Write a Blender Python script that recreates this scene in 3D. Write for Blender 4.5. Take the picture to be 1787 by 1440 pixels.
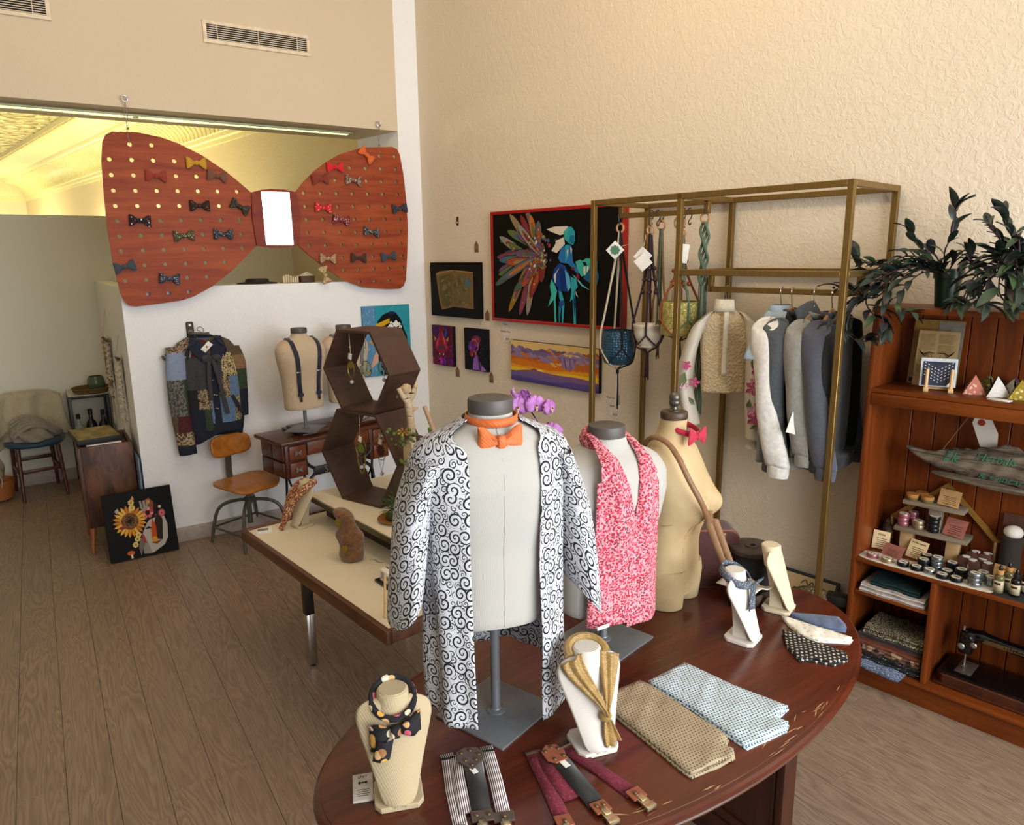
import bpy, bmesh, math, random
from math import sin, cos, pi, radians, tan, atan2, sqrt, hypot
from mathutils import Vector, Matrix, Euler
D = bpy.data
for o in list(D.objects): D.objects.remove(o)
SC = bpy.context.scene
COL = SC.collection
random.seed(7)

# ------------------------------------------------------------------ camera, world, lights, exposure
cam_d = D.cameras.new('camera'); cam = D.objects.new('camera', cam_d); COL.objects.link(cam)
cam_d.sensor_fit = 'HORIZONTAL'; cam_d.sensor_width = 36; cam_d.lens = 1265.0 / 1787 * 36
cam_d.clip_start = .05; cam_d.clip_end = 60
_f = Vector((-.82015802, .53161712, -.21148063)); _r = Vector((.54605692, .83766215, -.01199836)); _u = Vector((-.17077079, .12532101, .97730854))
cam.matrix_world = Matrix(((_r.x, _u.x, -_f.x, 5.0533), (_r.y, _u.y, -_f.y, -2.5008), (_r.z, _u.z, -_f.z, 1.85), (0, 0, 0, 1)))
SC.camera = cam
W = D.worlds.new('world'); SC.world = W; W.use_nodes = True
W.node_tree.nodes['Background'].inputs[0].default_value = (.95, .97, 1, 1)
W.node_tree.nodes['Background'].inputs[1].default_value = .6
vs = SC.view_settings
vs.view_transform = 'Standard'; vs.look = 'None'; vs.gamma = 1; vs.use_curve_mapping = False; vs.exposure = 0.1

def lamp(name, kind, loc, target, power, col, size=(1, 1), spread=180, blend=.5, cone=60):
    d = D.lights.new(name, kind); d.energy = power; d.color = col
    if kind == 'AREA':
        d.shape = 'RECTANGLE'; d.size, d.size_y = size; d.spread = radians(spread)
    elif kind == 'SPOT':
        d.spot_size = radians(cone); d.spot_blend = blend; d.shadow_soft_size = size[0]
    else: d.shadow_soft_size = size[0]
    o = D.objects.new(name, d); COL.objects.link(o); o.location = loc
    o.rotation_euler = (Vector(target) - Vector(loc)).to_track_quat('-Z', 'Y').to_euler()
    return o
DAY = (.93, .965, 1.0); WARM = (1.0, .76, .46); YEL = (1.0, .86, .36)
lamp('storefront_daylight', 'AREA', (7.3, -.75, 1.85), (0, -1.7, 1.0), 255, DAY, (3.7, 2.4))
lamp('track_light_warm', 'AREA', (3.0, -1.3, 3.95), (2.4, 0.3, 3.1), 32, WARM, (1.6, .5))
lamp('track_light_warm', 'AREA', (1.8, -2.6, 3.95), (0.0, -1.8, 3.1), 11, WARM, (1.6, .5))
for _x, _y, _z, _p in ((-4.2, -.95, 2.0, 62), (-6.0, -1.25, 2.0, 56), (-8.0, -1.6, 2.0, 52), (-11.5, -3.0, 1.9, 130), (-5.0, -4.0, 1.9, 75), (-2.6, -2.6, 2.5, 12), (-2.9, -1.0, 1.3, 9)):
    lamp('back_shop_uplight', 'POINT', (_x, _y, _z), (_x, _y, 4), _p, YEL, (.12, .1))

# ------------------------------------------------------------------ node helpers
def lin(h):
    if not isinstance(h, str): return tuple(h)[:3] + (1,)
    h = h.lstrip('#'); v = [int(h[i:i + 2], 16) / 255 for i in (0, 2, 4)]
    return tuple(c / 12.92 if c <= .04045 else ((c + .055) / 1.055) ** 2.4 for c in v) + (1,)

class N:
    def __init__(s, name):
        s.m = D.materials.new(name); s.m.use_nodes = True; s.t = s.m.node_tree
        s.b = s.t.nodes['Principled BSDF']
    def new(s, ty, ins=None, **kw):
        n = s.t.nodes.new(ty)
        for k, v in kw.items(): setattr(n, k, v)
        for k, v in (ins or {}).items(): s.set(n.inputs[k], v)
        return n
    def set(s, sock, v):
        if isinstance(v, bpy.types.NodeSocket): s.t.links.new(v, sock)
        elif isinstance(v, str): sock.default_value = lin(v)
        else:
            try: sock.default_value = v
            except Exception: sock.default_value = tuple(v) + (1,)
    def tc(s, k='Object'): return s.new('ShaderNodeTexCoord').outputs[k]
    def rnd(s): return s.new('ShaderNodeObjectInfo').outputs['Random']
    def map(s, v, sc=(1, 1, 1), rot=(0, 0, 0), loc=(0, 0, 0)):
        return s.new('ShaderNodeMapping', {'Vector': v, 'Scale': sc, 'Rotation': rot, 'Location': loc}).outputs[0]
    def noise(s, v, sc=5, det=3, ro=.55, dist=0, out='Fac'):
        return s.new('ShaderNodeTexNoise', {'Vector': v, 'Scale': sc, 'Detail': det, 'Roughness': ro, 'Distortion': dist}).outputs[out]
    def wave(s, v, sc=5, dist=2, det=2, axis='X', prof='SIN', dsc=1):
        return s.new('ShaderNodeTexWave', {'Vector': v, 'Scale': sc, 'Distortion': dist, 'Detail': det, 'Detail Scale': dsc}, bands_direction=axis, wave_profile=prof).outputs['Fac']
    def vor(s, v, sc=5, feat='F1', out='Distance', rand=1, dim='3D'):
        return s.new('ShaderNodeTexVoronoi', {'Vector': v, 'Scale': sc, 'Randomness': rand}, feature=feat, voronoi_dimensions=dim).outputs[out]
    def math(s, op, a, b=0, c=0, clamp=False):
        n = s.new('ShaderNodeMath', operation=op, use_clamp=clamp); s.set(n.inputs[0], a); s.set(n.inputs[1], b); s.set(n.inputs[2], c); return n.outputs[0]
    def vm(s, op, a, b=(0, 0, 0)):
        n = s.new('ShaderNodeVectorMath', operation=op); s.set(n.inputs[0], a); s.set(n.inputs[1], b)
        return n.outputs['Value'] if op in ('LENGTH', 'DOT_PRODUCT', 'DISTANCE') else n.outputs[0]
    def sep(s, v): return s.new('ShaderNodeSeparateXYZ', {'Vector': v}).outputs
    def ramp(s, f, st, interp='LINEAR'):
        n = s.new('ShaderNodeValToRGB', {'Fac': f}); n.color_ramp.interpolation = interp; e = n.color_ramp.elements
        while len(e) > len(st): e.remove(e[-1])
        while len(e) < len(st): e.new(1)
        for i, (p, c) in enumerate(st): e[i].position = p; e[i].color = lin(c)
        return n.outputs[0]
    def mix(s, f, a, b, bt='MIX'):
        n = s.new('ShaderNodeMix', data_type='RGBA', blend_type=bt); s.set(n.inputs[0], f); s.set(n.inputs[6], a); s.set(n.inputs[7], b); return n.outputs[2]
    def bump(s, h, st=.3, d=.01):
        s.set(s.b.inputs['Normal'], s.new('ShaderNodeBump', {'Height': h, 'Strength': st, 'Distance': d}).outputs[0])
    def out(s, col=None, rough=.6, metal=0, **kw):
        if col is not None: s.set(s.b.inputs['Base Color'], col)
        s.set(s.b.inputs['Roughness'], rough); s.set(s.b.inputs['Metallic'], metal)
        for k, v in kw.items(): s.set(s.b.inputs[k.replace('_', ' ')], v)
        return s.m

def plain(name, col, rough=.6, metal=0, var=.06, sc=40, bump=0, **kw):
    n = N(name); c = lin(col)
    v = n.noise(n.tc(), sc, 3)
    lo = tuple(max(0, x * (1 - var * 2)) for x in c[:3]) + (1,); hi = tuple(min(1, x * (1 + var * 2)) for x in c[:3]) + (1,)
    if bump: n.bump(v, bump, .002)
    return n.out(n.ramp(v, [(.3, lo), (.7, hi)]), rough, metal, **kw)

def wood(name, c1, c2, sc=(3, 40, 40), rough=.45, bump=.08, ring=1.5, randomise=False, dark=None):
    n = N(name); v = n.tc()
    if randomise: v = n.vm('ADD', v, n.vm('SCALE', n.new('ShaderNodeCombineXYZ', {0: n.math('MULTIPLY', n.rnd(), 37.0), 1: n.math('MULTIPLY', n.rnd(), 11.0), 2: 0.0}).outputs[0]))
    v2 = n.map(v, sc)
    a = n.noise(v2, 1, 5, .6, ring); b = n.noise(v2, 4, 4, .7)
    f = n.math('ADD', n.math('MULTIPLY', a, .75), n.math('MULTIPLY', b, .25))
    st = [(.36, c1), (.62, c2)] if not dark else [(.33, dark), (.45, c1), (.62, c2)]
    col = n.ramp(f, st)
    if bump: n.bump(b, bump, .002)
    return n.out(col, rough)

def woven(name, col, col2=None, thread=900, rough=.9, bump=.5):
    n = N(name); x, y, z = n.sep(n.tc())[:3]
    a = n.wave(n.tc(), thread / 6.283 * 1.0, .6, 1, 'Z'); b = n.wave(n.map(n.tc(), (1, 1, .01)), thread / 6.283, .6, 1, 'DIAGONAL')
    f = n.math('MULTIPLY', n.math('ADD', a, b), .5); g = n.noise(n.tc(), 9, 3)
    c = n.mix(g, col, col2 or col); c = n.mix(n.math('MULTIPLY', n.math('SUBTRACT', 1, f), .35), c, '000000', 'MIX')
    n.bump(f, bump, .0008)
    return n.out(c, rough, Sheen_Weight=.1)

def fabric(name, col, rough=.9, wr=.25, sc=14, thread=500, var=.12):
    n = N(name); v = n.tc(); w = n.noise(v, sc, 3, .5, .6); t = n.wave(v, thread / 6.283, 1, 1, 'DIAGONAL')
    c = lin(col); lo = tuple(x * (1 - var) for x in c[:3]) + (1,); hi = tuple(min(1, x * (1 + var)) for x in c[:3]) + (1,)
    n.bump(n.math('ADD', n.math('MULTIPLY', w, 1.0), n.math('MULTIPLY', t, .04)), wr, .02)
    return n.out(n.ramp(n.noise(v, 60, 3), [(.3, lo), (.7, hi)]), rough, Sheen_Weight=.15)

def dots(name, bg, fg, sc=60, size=.28, rand=0, uv=False, rough=.85, extra=None, dim='3D'):
    n = N(name); v = n.tc('UV' if uv else 'Object')
    if dim == '2D' : pass
    d = n.vor(v, sc, rand=rand, dim=dim); m = n.math('LESS_THAN', d, size)
    f = fg
    if isinstance(fg, (list, tuple)) and not isinstance(fg[0], float):
        c = n.vor(v, sc, out='Color', rand=rand, dim=dim); k = len(fg)
        f = n.ramp(n.sep(c)[0], [(i / k, x) for i, x in enumerate(fg)], 'CONSTANT')
    c = n.mix(m, bg, f)
    n.bump(n.noise(v, 14, 2), .15, .02)
    return n.out(c, rough)

def vcol(name, rough=.6, bump=0, sc=200, attr='Col', **kw):
    n = N(name); c = n.new('ShaderNodeVertexColor', layer_name=attr).outputs[0]
    if bump: n.bump(n.noise(n.tc(), sc, 3), bump, .003)
    return n.out(c, rough, **kw)

# ------------------------------------------------------------------ mesh builder
class MB:
    def __init__(s): s.v = []; s.f = []; s.uv = {}; s.col = []; s.cur = None; s.mi = 0; s.fm = []
    def add(s, vs, fs, uvs=None):
        o = len(s.v); s.v += [tuple(p) for p in vs]
        for i, f in enumerate(fs):
            if uvs: s.uv[len(s.f)] = [uvs[j] for j in f]
            s.f.append(tuple(o + j for j in f)); s.col.append(s.cur); s.fm.append(s.mi)
        return s
    def box(s, a, b, M=None):
        x0, y0, z0 = a; x1, y1, z1 = b
        p = [(x0, y0, z0), (x1, y0, z0), (x1, y1, z0), (x0, y1, z0), (x0, y0, z1), (x1, y0, z1), (x1, y1, z1), (x0, y1, z1)]
        if M: p = [M @ Vector(q) for q in p]
        return s.add(p, [(0, 3, 2, 1), (4, 5, 6, 7), (0, 1, 5, 4), (1, 2, 6, 5), (2, 3, 7, 6), (3, 0, 4, 7)])
    def cbox(s, c, d, M=None):
        R = Matrix.Translation(c) @ (M.to_4x4() if M else Matrix())
        return s.box([-k / 2 for k in d], [k / 2 for k in d], R)
    def bevbox(s, a, b, r=.004, M=None, seg=2):
        bm = bmesh.new(); bmesh.ops.create_cube(bm, size=1)
        for v in bm.verts: v.co = Vector([(a[i] + b[i]) / 2 + v.co[i] * (b[i] - a[i]) for i in range(3)])
        bmesh.ops.bevel(bm, geom=bm.edges[:], offset=r, segments=seg, affect='EDGES', profile=.5)
        bm.verts.index_update()
        s.add([(M @ v.co if M else v.co) for v in bm.verts], [[v.index for v in f.verts] for f in bm.faces]); bm.free(); return s
    def prism(s, poly, h0, h1, axis='z', M=None):
        n = len(poly)
        def P(a, b, h): return {'z': (a, b, h), 'y': (a, h, b), 'x': (h, a, b)}[axis]
        p = [P(a, b, h0) for a, b in poly] + [P(a, b, h1) for a, b in poly]
        if M: p = [M @ Vector(q) for q in p]
        return s.add(p, [tuple(range(n))[::-1], tuple(range(n, 2 * n))] + [(i, (i + 1) % n, n + (i + 1) % n, n + i) for i in range(n)])
    def poly(s, pts): return s.add(pts, [tuple(range(len(pts)))])
    def tube(s, path, r, seg=8, closed=False, cap=True):
        path = [Vector(p) for p in path]; n = len(path); rs = r if isinstance(r, (list, tuple)) else [r] * n
        vs = []; prev = None
        for i in range(n):
            a = path[i - 1] if (i or closed) else path[0]; b = path[(i + 1) % n] if (i < n - 1 or closed) else path[-1]
            t = (b - a); t = t.normalized() if t.length > 1e-9 else Vector((0, 0, 1))
            if prev is None: u = t.orthogonal().normalized()
            else:
                u = prev - t * prev.dot(t); u = u.normalized() if u.length > 1e-6 else t.orthogonal().normalized()
            prev = u; w = t.cross(u)
            vs += [path[i] + (u * cos(2 * pi * k / seg) + w * sin(2 * pi * k / seg)) * rs[i] for k in range(seg)]
        fs = []
        for i in range(n if closed else n - 1):
            j = (i + 1) % n
            fs += [(i * seg + k, i * seg + (k + 1) % seg, j * seg + (k + 1) % seg, j * seg + k) for k in range(seg)]
        if cap and not closed: fs += [tuple(range(seg))[::-1], tuple((n - 1) * seg + k for k in range(seg))]
        return s.add(vs, fs)
    def cyl(s, a, b, r, r2=None, seg=16): return s.tube([a, b], [r, r if r2 is None else r2], seg)
    def lathe(s, prof, c=(0, 0, 0), seg=24, M=None, sx=1, sy=1):
        vs = []; n = len(prof)
        for r, z in prof: vs += [Vector((c[0] + r * cos(2 * pi * k / seg) * sx, c[1] + r * sin(2 * pi * k / seg) * sy, c[2] + z)) for k in range(seg)]
        if M: vs = [M @ v for v in vs]
        fs = [(i * seg + k, i * seg + (k + 1) % seg, (i + 1) * seg + (k + 1) % seg, (i + 1) * seg + k) for i in range(n - 1) for k in range(seg)]
        fs += [tuple(range(seg))[::-1], tuple((n - 1) * seg + k for k in range(seg))]
        return s.add(vs, fs)
    def rings(s, R, cap=True, uvw=None):
        m = len(R[0]); n = len(R); vs = [p for r in R for p in r]
        fs = [(i * m + k, i * m + (k + 1) % m, (i + 1) * m + (k + 1) % m, (i + 1) * m + k) for i in range(n - 1) for k in range(m)]
        if cap: fs += [tuple(range(m))[::-1], tuple((n - 1) * m + k for k in range(m))]
        return s.add(vs, fs)
    def grid(s, fn, nu, nv, uv=None, th=0):
        vs = [Vector(fn(i / nu, j / nv)) for j in range(nv + 1) for i in range(nu + 1)]
        q = nu + 1
        fs = [(j * q + i, j * q + i + 1, (j + 1) * q + i + 1, (j + 1) * q + i) for j in range(nv) for i in range(nu)]
        uvs = [(i / nu * (uv[0] if uv else 1), j / nv * (uv[1] if uv else 1)) for j in range(nv + 1) for i in range(nu + 1)]
        return s.add(vs, fs, uvs)
    def ball(s, c, r, seg=12, rings=8, sc=(1, 1, 1)):
        pr = [(max(1e-4, r * sin(pi * i / rings)), -r * cos(pi * i / rings)) for i in range(rings + 1)]
        vs = [Vector((c[0] + a * cos(2 * pi * k / seg) * sc[0], c[1] + a * sin(2 * pi * k / seg) * sc[1], c[2] + z * sc[2])) for a, z in pr for k in range(seg)]
        fs = [(i * seg + k, i * seg + (k + 1) % seg, (i + 1) * seg + (k + 1) % seg, (i + 1) * seg + k) for i in range(rings) for k in range(seg)]
        return s.add(vs, fs)
    def xf(s, M, start=0):
        for i in range(start, len(s.v)): s.v[i] = tuple(M @ Vector(s.v[i]))
        return s
    def mesh(s, name, mats=(), smooth=40, solid=0):
        me = D.meshes.new(name); me.from_pydata(s.v, [], s.f)
        for m in mats: me.materials.append(m)
        if any(s.fm): me.polygons.foreach_set('material_index', s.fm)
        if s.uv:
            ul = me.uv_layers.new(name='UVMap')
            for p in me.polygons:
                if p.index in s.uv:
                    for k, li in enumerate(p.loop_indices): ul.data[li].uv = s.uv[p.index][k]
        if any(c is not None for c in s.col):
            ca = me.color_attributes.new('Col', 'FLOAT_COLOR', 'CORNER')
            for p in me.polygons:
                c = lin(s.col[p.index] or 'ffffff')
                for li in p.loop_indices: ca.data[li].color = c
        me.validate(); me.update()
        if smooth:
            me.polygons.foreach_set('use_smooth', [True] * len(me.polygons))
            try: me.set_sharp_from_angle(angle=radians(smooth))
            except Exception: pass
        return me
    def obj(s, name, mat, parent=None, smooth=40, thick=0, off=0, sub=0, bev=0, label=None):
        mats = mat if isinstance(mat, (list, tuple)) else [mat]
        o = D.objects.new(name, s.mesh(name, mats, smooth)); COL.objects.link(o)
        if parent: o.parent = parent
        if bev: m = o.modifiers.new('bevel', 'BEVEL'); m.width = bev; m.segments = 2; m.limit_method = 'ANGLE'
        if thick: m = o.modifiers.new('solid', 'SOLIDIFY'); m.thickness = thick; m.offset = off
        if sub: m = o.modifiers.new('sub', 'SUBSURF'); m.levels = sub; m.render_levels = sub
        if label: o['label'] = label
        return o

def tag(o, label, cat, group=None):
    o['label'] = label; o['category'] = cat
    if group: o['group'] = group
    return o
def T(name, label, cat, loc=(0, 0, 0), rz=0, group=None, rot=None):
    o = D.objects.new(name, None); COL.objects.link(o); o.location = loc; o.rotation_euler = rot or (0, 0, rz); o.empty_display_size = .05
    return tag(o, label, cat, group)
def put(o, loc, rz=0, rot=None): o.location = loc; o.rotation_euler = rot or (0, 0, rz); return o
def structure(o): o['kind'] = 'structure'; return o
def dup(root, loc, rz=0, label=None, rot=None, scale=None, mats=None):
    r = root.copy(); COL.objects.link(r); r.location = loc; r.rotation_euler = rot or (0, 0, rz)
    if label: r['label'] = label
    if scale: r.scale = scale
    for ch in list(root.children):
        c = ch.copy(); COL.objects.link(c); c.parent = r
        for g in list(ch.children):
            d = g.copy(); COL.objects.link(d); d.parent = c
    return r
def text_mesh(body, size, depth=.0004, align='CENTER', spacing=1, shear=0):
    cu = D.curves.new('text', 'FONT'); cu.body = body; cu.size = size; cu.extrude = depth; cu.align_x = align; cu.align_y = 'CENTER'; cu.space_character = spacing; cu.shear = shear; cu.resolution_u = 2
    o = D.objects.new('text', cu); COL.objects.link(o); bpy.context.view_layer.update()
    me = D.meshes.new_from_object(o.evaluated_get(bpy.context.evaluated_depsgraph_get())); D.objects.remove(o); D.curves.remove(cu); me.name = 'lettering'
    return me
def text(body, size, mat, parent, loc, rot=(pi / 2, 0, 0), name='lettering', **kw):
    me = text_mesh(body, size, **kw); me.materials.append(mat)
    o = D.objects.new(name, me); COL.objects.link(o); o.parent = parent; o.location = loc; o.rotation_euler = rot; return o
def plate(outer, holes, th, bevel=.003):
    from mathutils.geometry import delaunay_2d_cdt
    pts, edges, loops = [], [], []
    for L in [outer] + holes:
        o = len(pts); pts += [Vector(p) for p in L]; edges += [(o + i, o + (i + 1) % len(L)) for i in range(len(L))]; loops.append((o, len(L)))
    vs, es, fs, _, _, _ = delaunay_2d_cdt(pts, edges, [], 1, 1e-6)
    lo = []
    for k, (o, m) in enumerate(loops): lo += [k] * m
    fs = [f for f in fs if not (lo[f[0]] > 0 and lo[f[0]] == lo[f[1]] == lo[f[2]])]
    n = len(vs); V = [(p.x, p.y, th / 2) for p in vs] + [(p.x, p.y, -th / 2) for p in vs]; Fc = []
    for f in fs:
        a = sum((vs[f[i]].x * vs[f[(i + 1) % len(f)]].y - vs[f[(i + 1) % len(f)]].x * vs[f[i]].y) for i in range(len(f))); f = list(f) if a > 0 else list(f)[::-1]
        Fc += [tuple(f), tuple(n + i for i in f[::-1])]
    cnt = {}
    for f in fs:
        for i in range(len(f)): e = tuple(sorted((f[i], f[(i + 1) % len(f)]))); cnt[e] = cnt.get(e, 0) + 1
    for (a, b), c in cnt.items():
        if c == 1: Fc.append((a, b, n + b, n + a))
    bm = bmesh.new(); W_ = [bm.verts.new(p) for p in V]
    for f in Fc: bm.faces.new([W_[i] for i in f])
    bmesh.ops.recalc_face_normals(bm, faces=bm.faces[:]); me = D.meshes.new('plate'); bm.to_mesh(me); bm.free(); return me
def smooth_poly(pts, it=2):
    for _ in range(it):
        q = []
        for i in range(len(pts)):
            a, b = pts[i], pts[(i + 1) % len(pts)]
            q += [(a[0] * .75 + b[0] * .25, a[1] * .75 + b[1] * .25), (a[0] * .25 + b[0] * .75, a[1] * .25 + b[1] * .75)]
        pts = q
    return pts
def lerp(a, b, t): return a + (b - a) * t
def ss(t): t = max(0, min(1, t)); return t * t * (3 - 2 * t)
def table_lerp(tab, x):
    for i in range(len(tab) - 1):
        if x <= tab[i + 1][0]:
            t = (x - tab[i][0]) / (tab[i + 1][0] - tab[i][0]); return [lerp(p, q, t) for p, q in zip(tab[i][1:], tab[i + 1][1:])]
    return list(tab[-1][1:])
def spline(pts, n=8):
    P = [Vector(p) for p in pts]; out = []
    for i in range(len(P) - 1):
        a = P[max(i - 1, 0)]; b = P[i]; c = P[i + 1]; d = P[min(i + 2, len(P) - 1)]
        for k in range(n):
            t = k / n; out.append(.5 * ((2 * b) + (c - a) * t + (2 * a - 5 * b + 4 * c - d) * t * t + (3 * b - a - 3 * c + d) * t ** 3))
    out.append(P[-1]); return out
WA = radians(10.004)           # the picture wall stands 100 degrees to the back wall
WS = Vector((cos(WA), sin(WA), 0)); WN = Vector((sin(WA), -cos(WA), 0))
def PW(s, w, z): return tuple(WS * s + WN * w + Vector((0, 0, z)))
# ------------------------------------------------------------------ shared materials
def plaster(name, c1, c2, st=.35):
    n = N(name); v = n.tc()
    a = n.noise(v, 38, 4, .6, .8); b = n.noise(v, 1.2, 3)
    n.bump(n.ramp(a, [(.42, '000000'), (.58, 'ffffff')]), st, .004)
    return n.out(n.mix(b, c1, c2), .75)
M_wall = plaster('cream_plaster', 'd9cab2', 'e0d3bf'); M_white = plaster('white_plaster', 'e6e6e6', 'ececed', .25); M_shadew = plaster('shade_toned_plaster', 'c9b79c', 'd2c1a8', .15); M_strip = M_white  # third plaster: wall paint darkened, shade of the upper back wall put into colour
M_green = plaster('pale_green_plaster', 'd9d6c4', 'dfdccd', .1); M_ceil = plaster('ceiling_white', 'e6e0d4', 'ece6da', .1)
M_base = plain('baseboard_taupe', 'a89a90', .5)
M_brass = N('brushed_gold'); M_brass = M_brass.out(M_brass.ramp(M_brass.noise(M_brass.map(M_brass.tc(), (40, 40, 2)), 4, 3), [(.3, '7c6234'), (.7, '8d7242')]), .42, .75)
M_teak = wood('orange_teak', '56240b', '763912', (14, 14, 1.2), .38, .05, 1.2); M_teakh = wood('orange_teak_horizontal', '5f2a0c', '804115', (1.2, 14, 14), .38, .05, 1.2)
M_black = plain('black_metal', '15130f', .4); M_steel = plain('steel', 'a8a6a2', .3, .9, .04); M_chrome = plain('chrome', 'd0cfcc', .12, 1, .02)
M_ink = plain('black_ink', '17130f', .8); M_paper = plain('white_paper', 'efece4', .8, var=.02); M_kraft = plain('kraft_paper', 'b98f5e', .85); M_rosecard = plain('dusty_rose_card', '9a5d52', .85); M_creamcard = plain('cream_card', 'e2c99b', .85, var=.03)

for m_ in (M_teak, M_teakh): m_.node_tree.nodes['Principled BSDF'].inputs['Specular IOR Level'].default_value = .25
# ------------------------------------------------------------------ floor of planks
n = N('floor_vinyl'); v = n.tc(); rr = n.rnd()
off = n.new('ShaderNodeCombineXYZ', {0: n.math('MULTIPLY', rr, 31.0), 1: n.math('MULTIPLY', rr, 17.0), 2: 0.0}).outputs[0]
v2 = n.vm('ADD', v, off)
g1 = n.noise(n.map(v2, (1.1, 9, 1)), 1.0, 3, .5, .5)
gr = n.math('FRACT', n.math('MULTIPLY', g1, 18)); gr = n.math('ABSOLUTE', n.math('SUBTRACT', gr, .5))
fine = n.noise(n.map(v2, (5, 130, 1)), 1, 3, .6)
patch = n.noise(n.map(v2, (.9, 3, 1)), 1.0, 2)
f1 = n.math('ADD', n.math('MULTIPLY', gr, .8), n.math('MULTIPLY', fine, .6))
c = n.ramp(f1, [(.2, '6f5b4b'), (.52, '8a7462'), (.85, '9e8873')])
c = n.mix(n.math('MULTIPLY', n.ramp(patch, [(.4, '000000'), (.6, 'ffffff')]), .28), c, '7c6a5a')
c = n.mix(n.math('MULTIPLY', rr, .22), c, '927b66')
n.bump(f1, .12, .002); M_floor = n.out(c, .42)
M_sub = plain('subfloor_dark', '3a2f26', .8)
floor = structure(MB().box((-2.6, -6.2, -.14), (7.6, 1.45, -.006)).obj('floor', M_sub))
PLW, PLL = .152, 1.22
pm = MB().bevbox((0, 0, -.0055), (PLL - .0012, PLW - .0012, 0), .0008, None, 1).mesh('plank', [M_floor], 30)
rows = [(-4.6 + PLW * k) for k in range(36)]
def plank_rows():
    for k, y in enumerate(rows):
        x = -2.1 - random.random() * PLL
        while x < 5.2:
            xm = x + PLL / 2; dx, dy = xm - 5.05, y - (-2.5); fw = dx * -.839 + dy * .544; sd = dx * .546 + dy * .838
            if fw > .3 and abs(sd) < fw * .80 + 1.3 and y < .1 + .18 * xm and not (y > -2.06 and xm < -.6):
                yield x, y
            x += PLL
for x, y in plank_rows():
    o = D.objects.new('plank', pm); COL.objects.link(o); o.parent = floor; o.location = (x, y, 0)
# ------------------------------------------------------------------ walls
H = 4.05
mb = MB(); mb.box((-.5, -6.2, 2.732), (0, -.172, H)); structure(mb.obj('wall_back', M_shadew, smooth=0))
mb = MB(); mb.prism([(0, -.172), (0, .0), (-.55, -.1), (-.5, -.28)], 0, H); structure(mb.obj('wall_pier', M_strip, smooth=0))
mb = MB(); mb.box((-.3, -2.06, 0), (0, -.172, 1.682)); mb.box((-2.1, -2.06, 0), (-.3, -1.94, 1.682)); structure(mb.obj('wall_partition', M_white, smooth=0))
L0, L1 = -14.5, 7.6
mb = MB(); mb.prism([PW(L0, 0, 0)[:2], PW(L1, 0, 0)[:2], PW(L1, -.15, 0)[:2], PW(L0, -.15, 0)[:2]], 0, H); structure(mb.obj('wall_right', M_wall, smooth=0))
mb = MB(); mb.box((-2.22, -6.2, 0), (-2.1, -.36, 2.217)); structure(mb.obj('wall_rear_partition', M_green, smooth=0))
mb = MB(); mb.box((-13.8, -9, 0), (-13.65, -2.2, 3.6)); structure(mb.obj('wall_end', M_green, smooth=0))
mb = MB(); mb.box((-13.8, -6.35, 0), (7.6, -6.2, H)); structure(mb.obj('wall_left', M_wall, smooth=0))
mb = MB(); mb.box((0, -6.2, H), (7.6, 1.5, H + .1)); structure(mb.obj('ceiling', M_ceil, smooth=0))
# storefront behind the camera: sill, posts and header around clear panes of daylight
mb = MB(); mb.box((7.45, -6.2, 0), (7.6, 1.45, .5)); mb.box((7.45, -6.2, 3.1), (7.6, 1.45, H))
for yy in (-6.2, -4.3, -2.4, -.5, 1.25): mb.box((7.45, yy, .5), (7.6, yy + .12, 3.1))
structure(mb.obj('wall_front', M_white, smooth=0))
for nm, a, b in (('baseboard_left', (-2.1, -6.0, 0), (-2.085, -2.06, .1)), ('baseboard_back', (0, -2.06, 0), (.013, -.0, .1))):
    structure(MB().bevbox(a, b, .003).obj(nm, M_base))
structure(MB().prism([PW(.0, 0, 0)[:2], PW(4.9, 0, 0)[:2], PW(4.9, .013, 0)[:2], PW(.0, .013, 0)[:2]], 0, .1).obj('baseboard_right', M_base))
# pressed tin ceiling of the shop behind, with its cornice
n = N('pressed_tin'); v = n.tc(); x, y, z = n.sep(v)[:3]
sq = n.math('MULTIPLY', n.math('SINE', n.math('MULTIPLY', x, 20.9)), n.math('SINE', n.math('MULTIPLY', y, 20.9)))
vv = n.vor(v, 9); n.bump(n.math('ADD', n.math('MULTIPLY', sq, .5), vv), 1.0, .16); M_tin = n.out(n.ramp(vv, [(.15, 'ece4bc'), (.55, 'b5aa76')]), .35, .25)
mb = MB(); mb.box((-13.8, -6.2, 3.5), (-.5, -.0, 3.56)); structure(mb.obj('ceiling_rear', M_tin, smooth=0))
M_corn = plain('cream_cornice', 'e2dab0', .4, bump=.2)
prof = [(0, 3.06), (.03, 3.06), (.035, 3.10), (.06, 3.11), (.065, 3.15)] + [(.075 + .33 * (1 - cos(t * pi / 16)), 3.16 + .24 * sin(t * pi / 16)) for t in range(9)] + [(.43, 3.42), (.45, 3.46), (.9, 3.47), (.91, 3.45), (1.0, 3.45), (1.01, 3.50), (0, 3.52)]
mb = MB()
R = [[Vector(PW(s, w + .002, z)) for w, z in prof] for s in (-13.6, -.55)]
mb.rings(R); cor = structure(mb.obj('trim_1', M_corn, smooth=25))
mb = MB()
for k in range(110):                                # cove ribs
    s = -13.3 + k * .115; pts = [PW(s, .075 + .33 * (1 - cos(t * pi / 12)), 3.155 + .24 * sin(t * pi / 12)) for t in range(7)]
    mb.tube(pts, .018, 5)
o = mb.obj('cove_rib', M_corn, cor); o['kind'] = 'stuff'
mb = MB()
for k in range(200): 
    s = -13.3 + k * .064; mb.cbox(PW(s, .96, 3.44), (.035, .06, .03), Matrix.Rotation(WA, 4, 'Z'))
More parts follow.
